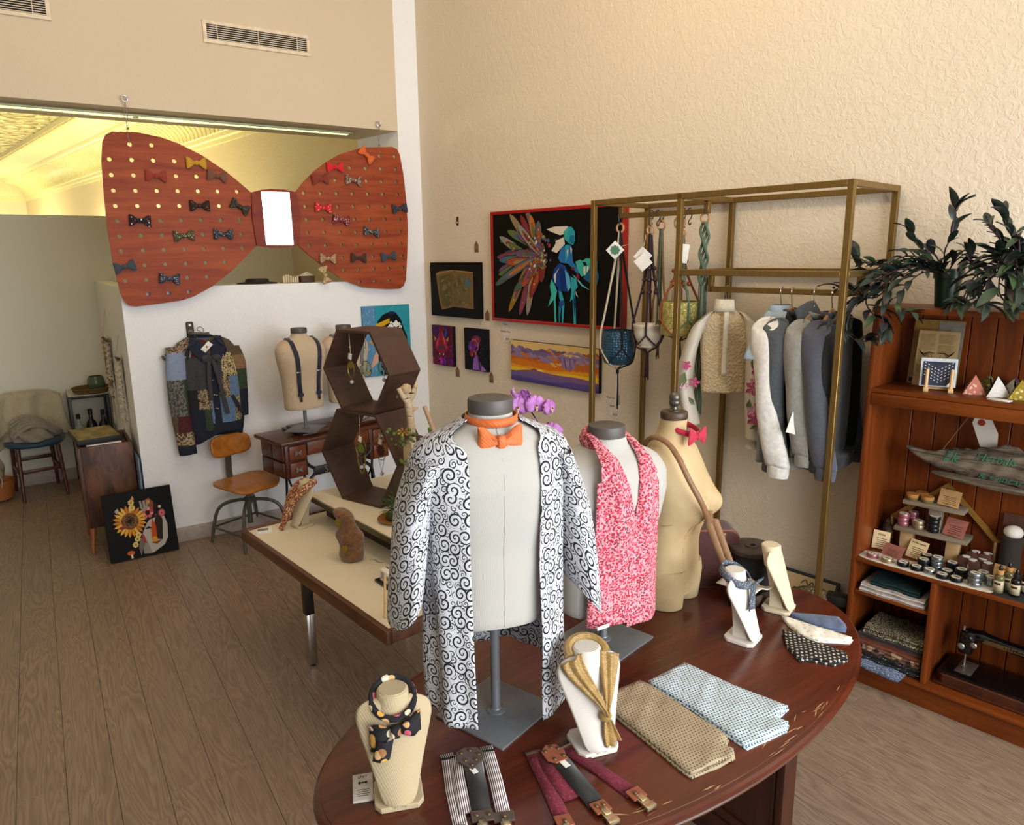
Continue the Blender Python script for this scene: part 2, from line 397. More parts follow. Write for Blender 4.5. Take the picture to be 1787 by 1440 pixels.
o = mb.obj('dentil', M_corn, cor); o['kind'] = 'stuff'
mb = MB(); mb.rings([[Vector((-13.65 + w, yy, z)) for w, z in prof] for yy in (-6.2, -2.3)]); structure(mb.obj('trim_2', M_corn, smooth=25))
# light channel in the head of the opening
n = N('strip_glow'); M_glow = n.out('ffffd0', .4, Emission_Color='f4ffb0', Emission_Strength=1.3)
t = T('strip_light', 'long thin glowing strip light in the head of the wall opening', 'light', (-.25, -.44, 2.732))
mb = MB(); mb.box((-.055, -4.2, -.012), (-.035, 0, 0)); mb.box((.035, -4.2, -.012), (.055, 0, 0)); mb.box((-.055, -.01, -.012), (.055, .008, 0)); mb.obj('channel', plain('channel_metal', 'a9ad86', .4, .3), t, bev=.002)
for k in range(3): MB().bevbox((-.018, -1.395 * (k + 1) + .02, -.014), (.018, -1.395 * k - .015, -.001), .004).obj('tube_lamp', M_glow, t)
# air vents
def vent(y0, y1, z0, z1, label):
    w = y1 - y0; h = z1 - z0
    t = T('air_vent', label, 'vent', (0, (y0 + y1) / 2, z0), pi / 2, 'air vents high on the back wall')
    M_v = plain('vent_cream', 'd9c9ae', .5)
    fr = MB(); e = .022
    fr.box((-w / 2, -.012, 0), (w / 2, 0, e)); fr.box((-w / 2, -.012, h - e), (w / 2, 0, h)); fr.box((-w / 2, -.012, e), (-w / 2 + e, 0, h - e)); fr.box((w / 2 - e, -.012, e), (w / 2, 0, h - e))
    fr.obj('frame', M_v, t, bev=.002)
    MB().box((-w / 2 + e, -.002, e), (w / 2 - e, -.0005, h - e)).obj('backing', plain('vent_dark', '1b120c', .9), t)
    sm = None
    for k in range(7):
        z = e + (h - 2 * e) * (k + .5) / 7
        if not sm: sm = MB().box((-w / 2 + e, -.006, -.0019), (w / 2 - e, -.003, .0019), Matrix.Rotation(.25, 4, 'X')).mesh('slat', [M_v], 0)
        o = D.objects.new('slat', sm); COL.objects.link(o); o.parent = t; o.location = (0, -.002, z)
    for k in (-.8, 0, .8): MB().box((k * (w / 2 - e) - .002, -.009, e), (k * (w / 2 - e) + .002, -.003, h - e)).obj('divider', M_v, t)
vent(-1.44, -.778, 3.148, 3.277, 'cream slatted air vent above the bow tie sign, whole in view')
vent(-2.90, -2.23, 3.150, 3.280, 'cream slatted air vent cut off by the upper left corner of the photo')
# ------------------------------------------------------------------ oval table
M_mah = wood('mahogany_gloss', '3f1a0f', '5b2817', (16, 1.3, 16), .22, .03, .9)
M_mahd = wood('mahogany_dark', '2f130b', '45200f', (8, 8, 1.5), .35, .05)
t = T('oval_table', 'large oval dark mahogany table with a moulded edge carrying the mannequins', 'table', (3.768, -1.31, 0), .034)
def ell(a, b, k): return [(a * cos(2 * pi * i / k), b * sin(2 * pi * i / k)) for i in range(k)]
mb = MB(); K = 96
prof = [(-.030, .704), (-.022, .703), (-.012, .708), (-.008, .716), (-.014, .722), (-.004, .726), (0, .734), (-.002, .742), (-.008, .7465), (-.017, .7475), (-.0175, .7490), (-.024, .7500), (-.4, .75)]
mb.rings([[Vector(((.425 + d) * cos(2 * pi * i / K), (.847 + d) * sin(2 * pi * i / K), z)) for i in range(K)] for d, z in prof]); mb.obj('tabletop', M_mah, t, smooth=30)
for yy in (.46, -.46):
    mb = MB(); mb.bevbox((-.19, yy - .02, .1), (.19, yy + .02, .703), .006); mb.obj('pedestal_panel', M_mahd, t)
    mb = MB(); mb.bevbox((-.225, yy - .035, 0), (.225, yy + .035, .09), .012); mb.bevbox((-.205, yy - .027, .085), (.205, yy + .027, .125), .01); mb.obj('pedestal_foot', M_mahd, t)
    for sx in (-1, 1):
        mb = MB(); mb.bevbox((sx * .19 - .012, yy - .03, .11), (sx * .19 + .012, yy + .03, .703), .005); mb.bevbox((sx * .165 - .006, yy - .025, .11), (sx * .165 + .006, yy + .025, .703), .004); mb.obj('corner_moulding', M_mahd, t)
MB().bevbox((-.02, -.45, .25), (.02, .45, .37), .006).obj('stretcher', M_mahd, t)
M_scr = plain('worn_bare_wood', 'b08a62', .8)
mb = MB(); random.seed(3)
for k in range(26):
    an = -.55 + random.random() * .95; q = 1 - .03 - random.random() * .10
    if k > 16: an, q = .05 + random.random() * .5, 1 - .04 - random.random() * .05
    x, y = .425 * q * cos(an), .847 * q * sin(an); l = .006 + random.random() * .022; a = atan2(.847 * cos(an), -.425 * sin(an)) + random.uniform(-.5, .3); w = .0008 + random.random() * .0014
    M = Matrix.Translation((x, y, .7502)) @ Matrix.Rotation(a, 4, 'Z'); mb.add([M @ Vector(p) for p in ((-l, 0, 0), (-l * .3, -w, 0), (l, 0, 0), (l * .2, w, 0))], [(0, 1, 2, 3)])
o = mb.obj('scratches', M_scr, t, smooth=0); o['kind'] = 'stuff'

# ------------------------------------------------------------------ two tier display desk
M_wal = wood('walnut', '4a2816', '6e4426', (1.4, 16, 16), .38, .05); M_cream = plain('cream_laminate', 'e4d8bf', .45, var=.015, sc=6)
t = T('display_desk', 'low two-tier display desk with cream laminate tops and walnut rim', 'desk', (1.643, -1.824, 0), radians(8.1))
LD, DD = 1.296, .80
MB().box((.02, .02, .572), (LD - .02, DD - .02, .594)).obj('lower_top', M_cream, t)
for a, b in (((0, 0, .55), (LD, .022, .602)), ((0, DD - .022, .55), (LD, DD, .602)), ((0, .022, .55), (.022, DD - .022, .602)), ((LD - .022, .022, .55), (LD, DD - .022, .602))):
    MB().bevbox(a, b, .003).obj('rim', M_wal, t)
M_olive = plain('olive_metal', '5b5638', .35, .6)
MB().bevbox((.055, .318, .706), (LD - .055, .86, .72), .002).obj('upper_top', M_cream, t)
for z0, z1, e in ((.702, .714, 0), (.688, .701, .006)):
    mb = MB(); mb.box((.05 + e, .31 + e, z0), (LD - .05 - e, .318 + e, z1)); mb.box((.05 + e, .31 + e, z0), (.056 + e, .865, z1)); mb.box((LD - .056 - e, .31 + e, z0), (LD - .05 - e, .865, z1)); mb.obj('metal_edge', M_olive, t, bev=.001)
MB().box((.08, .40, .594), (LD - .08, .78, .688)).obj('riser_box', plain('riser_dark', '2a1d14', .6), t)
for x, y in ((.361, .144), (1.22, .37), (.361, .66), (1.0, .66)):
    l = MB().bevbox((x - .02, y - .02, .26), (x + .02, y + .02, .572), .002).obj('leg', plain('black_leg', '1d1712', .35), t)
    MB().bevbox((x - .0195, y - .0195, .012), (x + .0195, y + .0195, .26), .002).obj('chrome_foot', M_chrome, l, label='chrome lower half of a desk leg')
    MB().cyl((x, y, 0), (x, y, .013), .013).obj('glide', M_black, l)

# ------------------------------------------------------------------ hexagon shelves
M_hex = wood('dark_walnut_ply', '35211a', '4c3226', (2, 2, 9), .5, .08)
def hexa(mb0, e, d, z0, cx, th=.012):
    out = []
    R = e; c = (cx, z0 + e * .866)
    for k in range(6):
        a0, a1 = radians(60 * k), radians(60 * k + 60); p = [(c[0] + R * cos(a), c[1] + R * sin(a)) for a in (a0, a1)]; q = [(c[0] + (R - th * 1.155) * cos(a), c[1] + (R - th * 1.155) * sin(a)) for a in (a0, a1)]
        m = MB().prism([p[0], p[1], q[1], q[0]], 0, d, 'y'); out.append(m)
    return out
hx = T('hexagon_shelf', 'tall stack of two dark wooden hexagon display boxes hung with earrings and suncatchers', 'shelf', (1.831, -1.388, .7205), radians(22.4))
for e, z0, cx, nm in ((.2545, 0, .1272, 'lower_box'), (.214, .442, .140, 'upper_box')):
    par = None
    for m in hexa(None, e, .2, z0, cx): m.obj('panel', M_hex, hx, smooth=0, bev=.0008)

# ------------------------------------------------------------------ treadle sewing cabinet
M_trd = wood('treadle_walnut', '3a1c10', '5a2d18', (1.5, 14, 14), .32, .06); M_trl = wood('treadle_drawer', '5a2b14', '7a3d1e', (2, 14, 14), .35, .06); M_iron = plain('cast_iron', '12100f', .45)
t = T('treadle_cabinet', 'antique walnut treadle sewing cabinet with SINGER iron base by the white partition', 'sewing table', (.596, -1.330, 0), radians(101.5))
MB().bevbox((0, 0, .694), (.86, .38, .72), .007).obj('top', M_trd, t)
MB().bevbox((.19, .07, .72), (.80, .36, .736), .005).obj('folding_lid', M_trd, t); MB().bevbox((.215, .05, .7365), (.78, .345, .748), .004).obj('folding_lid', M_trd, t)
for x0 in (.035, .665):
    MB().bevbox((x0, .03, .47), (x0 + .155, .35, .692), .006).obj('drawer_case', M_trd, t)
    for z0 in (.475, .585):
        d = MB().bevbox((x0 + .022, .012, z0 + .004), (x0 + .138, .1, z0 + .1), .008).obj('drawer', M_trl, t)
        mb = MB(); cx, cz = x0 + .079, z0 + .052
        mb.prism([(cx - .026, cz - .02), (cx, cz - .006), (cx + .026, cz - .02), (cx + .02, cz), (cx + .026, cz + .02), (cx, cz + .006), (cx - .026, cz + .02), (cx - .02, cz)], .004, .012, 'y'); mb.tube([(cx, .004, cz + .01), (cx, -.008, cz + .004), (cx, -.008, cz - .004), (cx, .004, cz - .01)], .003, 6); mb.obj('pull', M_steel, d)
MB().bevbox((.193, .03, .60), (.662, .05, .69), .004).obj('apron', M_trl, t)
mb = MB()
for k in (0, 1):
    MB().bevbox((.018 + k * .0, .03 + .15 * k, .48), (.033, .03 + .15 * (k + 1) - .01, .58), .003).obj('side_panel', M_trd, t); MB().bevbox((.018, .03 + .15 * k, .59), (.033, .03 + .15 * (k + 1) - .01, .69), .003).obj('side_panel', M_trd, t)
for sx, nm in ((.17, 1), (.69, -1)):
    mb = MB()
    for y in (.05, .30): mb.tube(spline([(sx, y, .47), (sx, y + .01, .34), (sx, y - .03 if y < .1 else y + .03, .15), (sx, y - .05 if y < .1 else y + .05, 0)]), .009, 6)
    mb.tube(spline([(sx, .05, .42), (sx, .17, .30), (sx, .30, .42)]), .007, 6); mb.tube(spline([(sx, .05, .1), (sx, .17, .26), (sx, .30, .1)]), .007, 6); mb.tube([(sx, .0, .03), (sx, .35, .03)], .008, 6)
    mb.obj('iron_leg', M_iron, t)
mb = MB(); mb.bevbox((.23, .03, .455), (.63, .042, .515), .003)
for s in (0, 1):
    X = lambda a: a if not s else .86 - a
    mb.tube(spline([(X(.17), .036, .64), (X(.185), .036, .55), (X(.235), .036, .505)]), .011, 6); mb.tube(spline([(X(.17), .036, .28), (X(.185), .036, .41), (X(.235), .036, .465)]), .011, 6)
br = mb.obj('iron_brace', M_iron, t)
text('SINGER', .068, M_steel, br, (.43, .029, .483), (pi / 2, 0, 0), depth=.001, spacing=1.15)
mb = MB(); mb.lathe([(.155, -.01), (.165, 0), (.155, .01), (.14, .008), (.14, -.008)], seg=32, M=Matrix.Translation((.60, .10, .30)) @ Matrix.Rotation(pi / 2, 4, 'Y'))
for k in range(5): a = k * 1.2566; mb.tube([(.60, .10, .30), (.60, .10 + .15 * cos(a), .30 + .15 * sin(a))], .006, 5)
mb.obj('flywheel', M_iron, t)
mb = MB(); mb.bevbox((.27, .05, .085), (.59, .30, .10), .004); mb.obj('treadle', M_iron, t)

# ------------------------------------------------------------------ factory stool
M_seat = wood('honey_plywood', '9a5a1f', 'b9772f', (12, 2, 8), .3, .03); M_gm = plain('grey_green_metal', '57564a', .42, .35)
t = T('stool_chair', 'low factory chair with bent honey plywood seat and grey steel legs under the jacket', 'chair', (.225, -1.475, 0), radians(112))
def seatf(u, v):
    x = (u - .5) * 2; y = (v - .5) * 2
    k = max(abs(x), abs(y)) / max(1e-9, (abs(x) ** 3.2 + abs(y) ** 3.2) ** (1 / 3.2))
    X = x * k * .195; Y = y * k * .165
    return (X, Y, .395 + .018 * (x * k) ** 2 - .02 * max(0, -y * k) ** 3 + .012 * max(0, y * k) ** 2 + .006 * cos(x * k * 5) * max(0, -y))
MB().grid(seatf, 24, 24).obj('seat', M_seat, t, thick=.013, smooth=50)
bp = smooth_poly([(-.148, 0), (-.140, .075), (-.10, .14), (.10, .14), (.140, .075), (.148, 0), (.11, -.005), (-.11, -.005)], 2)
def backf(u, v):
    x = (u - .5) * 2; z = (v - .5) * 2; kx = max(abs(x), abs(z)) / max(1e-6, (abs(x) ** 3.5 + abs(z) ** 3.5) ** (1 / 3.5)) if (abs(x) + abs(z)) > 0 else 1
    return (x * kx * .147, .165 + .0 - .03 * (x * kx) ** 2 + .012 * z * kx, .635 + z * kx * .072)
MB().grid(backf, 20, 10).obj('backrest', M_seat, t, thick=.011, smooth=50)
mb = MB(); pth = spline([(0, .05, .375), (0, .15, .38), (0, .185, .42), (0, .182, .54), (0, .178, .66)], 5)
for i in range(len(pth) - 1):
    a, b = pth[i], pth[i + 1]
    mb.add([(sx * .022, p.y + dy, p.z) for p in (a, b) for sx in (-1, 1) for dy in (0, .006)], [(0, 2, 6, 4), (1, 5, 7, 3), (0, 4, 5, 1), (2, 3, 7, 6), (0, 1, 3, 2), (4, 6, 7, 5)])
mb.obj('back_strap', M_gm, t)
mb = MB(); mb.cyl((0, 0, .12), (0, 0, .36), .017); mb.cyl((0, 0, .26), (0, 0, .30), .026); mb.bevbox((-.06, -.05, .355), (.06, .05, .372), .004); mb.obj('column', M_gm, t)
R0 = .255
for k in range(4):
    a = pi / 4 + k * pi / 2; c, s = cos(a), sin(a)
    MB().tube(spline([(c * .02, s * .02, .285), (c * .12, s * .12, .275), (c * .19, s * .19, .235), (c * .225, s * .225, .15), (c * R0, s * R0, .002)], 6), .0115, 8).obj('leg', M_gm, t)
mb = MB()
for k in range(4):
    a, b = pi / 4 + k * pi / 2, pi / 4 + (k + 1) * pi / 2; mb.tube([(.238 * cos(a), .238 * sin(a), .105), (.238 * cos(b), .238 * sin(b), .105)], .0075, 6)
mb.obj('footrest', M_gm, t)

# ------------------------------------------------------------------ gold clothes rack
t = T('clothes_rack', 'tall square-tube gold metal display rack standing against the picture wall', 'rack', PW(0, 0, 0), WA)
def bar(nm, a, b, e=.0125):
    a = Vector((a[0], -a[1], a[2])); b = Vector((b[0], -b[1], b[2])); lo = [min(p, q) - e for p, q in zip(a, b)]; hi = [max(p, q) + e for p, q in zip(a, b)]
    MB().bevbox(lo, hi, .0018, None, 1).obj(nm, M_brass, t)
ZT = 2.1025; FS, BS = (2.08, 2.59, 3.345), (2.08, 2.59, 3.345)
for s in FS: bar('front_post', (s, .47, .0125), (s, .47, ZT))
for s in FS: bar('back_post', (s, .03, .0125), (s, .03, ZT))
for w in (.47, .03): bar('top_rail', (2.105, w, ZT), (3.32, w, ZT))
for s in FS: bar('top_side_rail', (s, .055, ZT), (s, .445, ZT))
for w in (.47, .03): bar('shelf_rail', (2.615, w, 1.765), (3.32, w, 1.765)); bar('base_rail', (2.105, w, .0125), (3.32, w, .0125))
for s in (2.59, 3.345): bar('shelf_side_rail', (s, .055, 1.765), (s, .445, 1.765))
for s in FS: bar('base_side_rail', (s, .055, .0125), (s, .445, .0125))
bar('upper_hanging_rail', (2.105, .25, 2.045), (2.565, .25, 2.045)); bar('hanger_drop', (2.08, .25, 2.045), (2.08, .25, 2.0775)); bar('hanger_drop', (2.59, .25, 2.045), (2.59, .25, 2.0775))
bar('lower_hanging_rail', (2.64, .25, 1.682), (3.295, .25, 1.682)); bar('hanger_drop', (2.6275, .25, 1.682), (2.6275, .25, 1.74)); bar('hanger_drop', (3.32, .25, 1.682), (3.32, .25, 1.74))
bar('cross_rail', (2.6275, .055, 1.765), (2.6275, .445, 1.765))

# ------------------------------------------------------------------ bookcase
t = T('bookcase', 'tall orange teak bookcase with open shelves at the right edge', 'bookcase', PW(3.405, .31, 0), WA)
BW = 1.35
MB().bevbox((0, 0, 0), (.02, .30, 1.612), .003).obj('side_panel', M_teak, t); MB().bevbox((BW - .02, 0, 0), (BW, .30, 1.612), .003).obj('side_panel', M_teak, t)
MB().bevbox((-.004, -.006, 1.612), (BW + .004, .30, 1.634), .003).obj('top_board', M_teakh, t)
MB().bevbox((.02, .0, 1.292), (BW - .02, .29, 1.31), .003).obj('shelf', M_teakh, t); MB().bevbox((.02, -.003, 1.243), (BW - .02, .017, 1.291), .003).obj('shelf_rail', M_teakh, t)
MB().bevbox((.02, .0, .560), (BW - .02, .29, .578), .003).obj('shelf', M_teakh, t)
MB().bevbox((.02, .01, .413), (.313, .29, .428), .003).obj('shelf', M_teakh, t)
MB().bevbox((.313, .0, .115), (.333, .29, .56), .003).obj('divider', M_teak, t)
MB().bevbox((0.0, -.006, .095), (BW, .30, .115), .006).obj('bottom_board', M_teakh, t)
MB().bevbox((0.0, .022, 0), (BW, .04, .095), .003).obj('plinth', M_teakh, t)
k = 0; w = BW / 15
bm_ = MB().bevbox((.0012, .282, .115), (w - .0012, .297, 1.612), .0025, None, 1).mesh('back_board', [M_teak])
for k in range(15): o = D.objects.new('back_board', bm_); COL.objects.link(o); o.parent = t; o.location = (k * w, 0, 0)

# ------------------------------------------------------------------ left corner: cabinet, chair, console
M_rust = wood('rustic_brown', '3a1e10', '6b3f20', (6, 6, 1.6), .5, .06, 2.0, dark='24140d')
t = T('side_cabinet', 'rustic dark brown cabinet on tapered wooden legs at the partition end', 'cabinet', (-.105, -2.40, 0), 0)
MB().bevbox((-.41, 0, .17), (0, .018, .70), .002).obj('door', M_rust, t)
MB().bevbox((-.018, .018, .17), (0, .31, .705), .002).obj('side_panel', M_rust, t); MB().bevbox((-.41, .018, .17), (-.392, .31, .705), .002).obj('side_panel', M_rust, t)
MB().bevbox((-.392, .018, .17), (-.018, .31, .188), .002).obj('bottom_board', M_rust, t); MB().bevbox((-.392, .292, .188), (-.018, .31, .70), .002).obj('back_board', M_rust, t); MB().bevbox((-.392, .018, .66), (-.018, .292, .675), .002).obj('inner_shelf', M_rust, t)
M_legw = wood('amber_leg', '7a4218', '9c5a24', (20, 20, 2), .35, .03)
for x, y in ((-.03, .03), (-.03, .27), (-.38, .03), (-.38, .27)):
    MB().cyl((x, y, .17), (x + (.03 if x > -.1 else -.03), y + (-.02 if y < .1 else .02), 0), .02, .012, 12).obj('leg', M_legw, t)
M_dkw = wood('dark_chair_wood', '3a1a10', '54291a', (16, 16, 2), .38, .04)
t = T('dining_chair', 'dark wooden chair with a round blue seat, draped with beige cloth', 'chair', (-1.80, -2.648, 0), radians(98))
mb = MB(); mb.lathe([(.17, .41), (.195, .415), (.205, .432), (.195, .448), (.15, .456), (.001, .458)], seg=32, sx=1, sy=.95); mb.obj('seat', fabric('blue_vinyl', '123a55', .5, .1), t)
for sx in (-1, 1):
    MB().cyl((sx * .135, -.14, .415), (sx * .15, -.205, 0), .018, .012, 10).obj('leg', M_dkw, t)
    MB().tube([(sx * .15, .205, 0), (sx * .135, .175, .42), (sx * .145, .195, .62), (sx * .15, .21, .78)], [.012, .018, .017, .013], 10).obj('leg', M_dkw, t)
    MB().bevbox((sx * .142 - .009, -.175, .20), (sx * .142 + .009, .18, .228), .004).obj('stretcher', M_dkw, t)
MB().bevbox((-.14, -.165, .215), (.14, -.147, .243), .004).obj('stretcher', M_dkw, t); MB().bevbox((-.14, .172, .245), (.14, .19, .273), .004).obj('stretcher', M_dkw, t)
MB().grid(lambda u, v: ((u - .5) * .34, .205 - .02 * (1 - (2 * u - 1) ** 2) + .01 + v * .02, .66 + v * .13), 12, 4).obj('backrest', M_dkw, t, thick=.014)
t = T('console_table', 'small black metal console table with a glass top and dark bottles underneath', 'table', (-1.69, -2.37, 0), 0)
for x in (-.37, 0):
    for y in (0, .27): MB().bevbox((x - .011, y - .011, 0), (x + .011, y + .011, .775), .002).obj('leg', M_black, t)
for z in (.3, .77):
    mb = MB()
    for y in (0, .27): mb.bevbox((-.358, y - .011, z - .011), (-.012, y + .011, z + .011), .002)
    for x in (-.37, 0): mb.bevbox((x - .011, .012, z - .011), (x + .011, .258, z + .011), .002)
    mb.obj('frame', M_black, t)
n = N('clear_glass'); M_glass = n.out('f0f5f2', .03, Transmission_Weight=1.0, IOR=1.3)
MB().bevbox((-.38, -.01, .7815), (.01, .28, .788), .002).obj('glass_top', plain('marble_top', 'b9b6ac', .2), t, label='pale top of the console')
MB().bevbox((-.36, .0, .311), (-.01, .27, .319), .002).obj('shelf', M_black, t)
# ------------------------------------------------------------------ great bow tie sign
M_bow = wood('red_stained_ply', '7a2c10', '9a471e', (1.6, 16, 16), .5, .04, .8); M_bowk = wood('red_stained_knot', '6a2010', '843519', (1.6, 16, 16), .5, .04, .8)
for m_ in (M_bow, M_bowk): m_.node_tree.nodes['Principled BSDF'].inputs['Specular IOR Level'].default_value = .2
LEFT = [(-2.004,2.583),(-1.868,2.588),(-1.745,2.57),(-1.652,2.541),(-1.526,2.482),(-1.397,2.397),(-1.31,2.325),(-1.247,2.269),(-1.247,2.106),(-1.241,1.933),(-1.315,1.862),(-1.406,1.778),(-1.533,1.683),(-1.655,1.621),(-1.725,1.6),(-1.837,1.587),(-1.989,1.573),(-2.025,1.581),(-2.048,1.608),(-2.064,1.655),(-2.084,1.837),(-2.091,2.037),(-2.086,2.256),(-2.077,2.417),(-2.06,2.524),(-2.041,2.562)]
RIGHT = [(-.958,2.279),(-.898,2.349),(-.814,2.426),(-.73,2.487),(-.632,2.542),(-.477,2.593),(-.245,2.615),(-.209,2.601),(-.188,2.563),(-.165,2.419),(-.151,2.233),(-.149,2.056),(-.164,1.85),(-.182,1.682),(-.202,1.641),(-.234,1.621),(-.341,1.622),(-.518,1.64),(-.659,1.696),(-.778,1.778),(-.894,1.87),(-.964,1.935),(-.939,2.111)]
KNOT = [(-1.247,2.269),(-1.187,2.286),(-1.118,2.295),(-1.031,2.294),(-.958,2.279),(-.939,2.111),(-.964,1.935),(-1.047,1.92),(-1.149,1.92),(-1.241,1.933),(-1.255,2.106)]
BT = [(-1.564,2.431),(-1.798,2.344),(-1.449,2.36),(-1.568,2.177),(-1.327,2.177),(-1.913,2.082),(-1.677,1.995),(-1.443,2.006),(-2.025,1.813),(-1.786,1.736),(-.448,2.544),(-.679,2.452),(-.788,2.368),(-.552,2.372),(-.778,2.184),(-.214,2.193),(-.658,2.106),(-.438,2.027),(-.77,1.846),(-.545,1.847),(-.317,1.855),(-.8,1.735)]
def inside(p, poly, m):
    c = False; md = 9
    for i in range(len(poly)):
        a, b = poly[i - 1], poly[i]
        if (a[1] > p[1]) != (b[1] > p[1]) and p[0] < (b[0] - a[0]) * (p[1] - a[1]) / (b[1] - a[1]) + a[0]: c = not c
        d = (b[0] - a[0], b[1] - a[1]); t_ = max(0, min(1, ((p[0] - a[0]) * d[0] + (p[1] - a[1]) * d[1]) / (d[0] ** 2 + d[1] ** 2))); md = min(md, hypot(p[0] - a[0] - t_ * d[0], p[1] - a[1] - t_ * d[1]))
    return c and md > m
holesL = [(-2.036 + .1168 * i + .0006 * j, 2.515 - .0873 * j + .003 * i) for i in range(8) for j in range(12)]; holesR = [(-.903 + .1138 * i + .003 * (j - 3), 2.536 - .0863 * j + .0022 * i) for i in range(7) for j in range(-1, 11)]
hexh = lambda c: [(c[0] + .0125 * cos(-k * pi / 6), c[1] + .0125 * sin(-k * pi / 6)) for k in range(12)]
sg = T('bow_tie_sign', 'giant red-brown wooden bow tie pegboard hung on wires with a central mirror', 'display board', (.045, 0, 0), pi / 2)
for poly, hs, nm, off in ((LEFT, holesL, 'left_wing', 0), (RIGHT, holesR, 'right_wing', 0)):
    good = [h for h in hs if inside(h, poly, .028) and h[1] < 2.53 + .02 and min(hypot(h[0] - b[0], h[1] - b[1]) for b in BT) > .05]
    me = plate(poly, [hexh(h) for h in good], .018); me.materials.append(M_bow); o = D.objects.new(nm, me); COL.objects.link(o); o.parent = sg; o.rotation_euler = (pi / 2, 0, 0)
me = plate(KNOT, [], .02); me.materials.append(M_bowk); o = D.objects.new('knot', me); COL.objects.link(o); o.parent = sg; o.rotation_euler = (pi / 2, 0, 0); o.location = (0, -.016, 0)
n = N('mirror_glass'); M_mir = n.out('e8ebe6', .02, 1)
MB().prism([(-1.188, 2.274), (-1.007, 2.277), (-1.001, 1.937), (-1.183, 1.938)][::-1], -.032, -.027, 'y').obj('mirror', M_mir, sg, smooth=0)
M_wire = plain('wire', '7d7a72', .35, .8)
for hy, hz, py, pz, lab in ((-1.916, 2.775, -1.921, 2.515, 'screw eye and wire holding the left end of the bow tie sign'), (-.328, 2.762, -.346, 2.54, 'screw eye and wire holding the right end of the bow tie sign')):
    t = T('hanging_wire', lab, 'hook', (0.012, hy, hz), pi / 2, 'screw eyes and wires of the bow tie sign')
    mb = MB(); mb.tube([(.016 * cos(a * pi / 6), -.02, .016 * sin(a * pi / 6)) for a in range(12)], .004, 6, True); mb.cyl((0, .012, .016), (0, -.02, .016), .0045, seg=8); mb.obj('screw_eye', M_steel, t)
    dx, dz = py - hy, pz - hz
    mb = MB(); mb.tube([(.0, -.02, -.016), (dx * .3 + .006, -.03, dz * .35), (dx * .6 - .006, -.036, dz * .65), (dx, -.049, dz + .002)], .0022, 5); mb.tube([(.0, -.021, -.016), (dx * .3 - .012, -.03, dz * .40), (dx * .6 + .004, -.036, dz * .65)], .0018, 5); mb.ball((dx * .6, -.036, dz * .65), .007, 8, 6); mb.obj('wire', M_wire, t)
# small bow ties
def bowtie_mesh(w=.110, h=.068, pleat=.004, th=.009):
    wing = MB()
    R = []
    for i in range(9):
        u = i / 8; x = .008 + u * (w / 2 - .008); hh = lerp(.011, h / 2, ss(u * 1.15)); tt = th * (1 - .55 * u) + .002
        if i == 8: tt = .0012
        R.append([Vector((x + (.004 * cos(k * pi / 6) ** 2 if i > 6 else 0), -.006 + tt * -sin(2 * pi * k / 20) + pleat * sin(3 * cos(2 * pi * k / 20) * 3) * (1 - u) * (1 if k < 10 else 0), hh * cos(2 * pi * k / 20))) for k in range(20)])
    wing.rings(R); left = MB(); left.rings([[Vector((-p.x, p.y, p.z)) for p in r][::-1] for r in R])
    kn = MB(); kn.bevbox((-.011, -.021, -.0135), (.011, .001, .0135), .006, None, 3)
    return wing.mesh('wing', [None], 60), left.mesh('wing', [None], 60), kn.mesh('knot', [None], 60)
BTM = bowtie_mesh()
def bowtie(label, m, loc, rz, roll=0, sc=1, group=None, knot=None, name='bow_tie', rot=None):
    t = T(name, label, 'bow tie', loc, rz, group)
    t.rotation_euler = rot or Euler((0, roll, rz), 'XYZ'); t.scale = (sc, sc, sc)
    for me, nm in zip(BTM, ('wing', 'wing', 'knot')):
        mm = me.copy(); mm.materials.clear(); mm.materials.append((knot or m) if nm == 'knot' else m); o = D.objects.new(nm, mm); COL.objects.link(o); o.parent = t
    return t
def fl(nm, bg, cols, sc=150, size=.33): return dots(nm, bg, cols, sc, size, 1)
F1 = dict(mustard=fabric('mustard_cloth', 'b58a1e'), brick=fabric('brick_cloth', '8a2f20'), brown=fabric('brown_cloth', '6b4430'), red=fabric('scarlet_cloth', 'c8181c'), orange=fabric('orange_cloth', 'cf5f26'), slate=fabric('slate_cloth', '39404a'), choc=fabric('chocolate_cloth', '3f241a'))
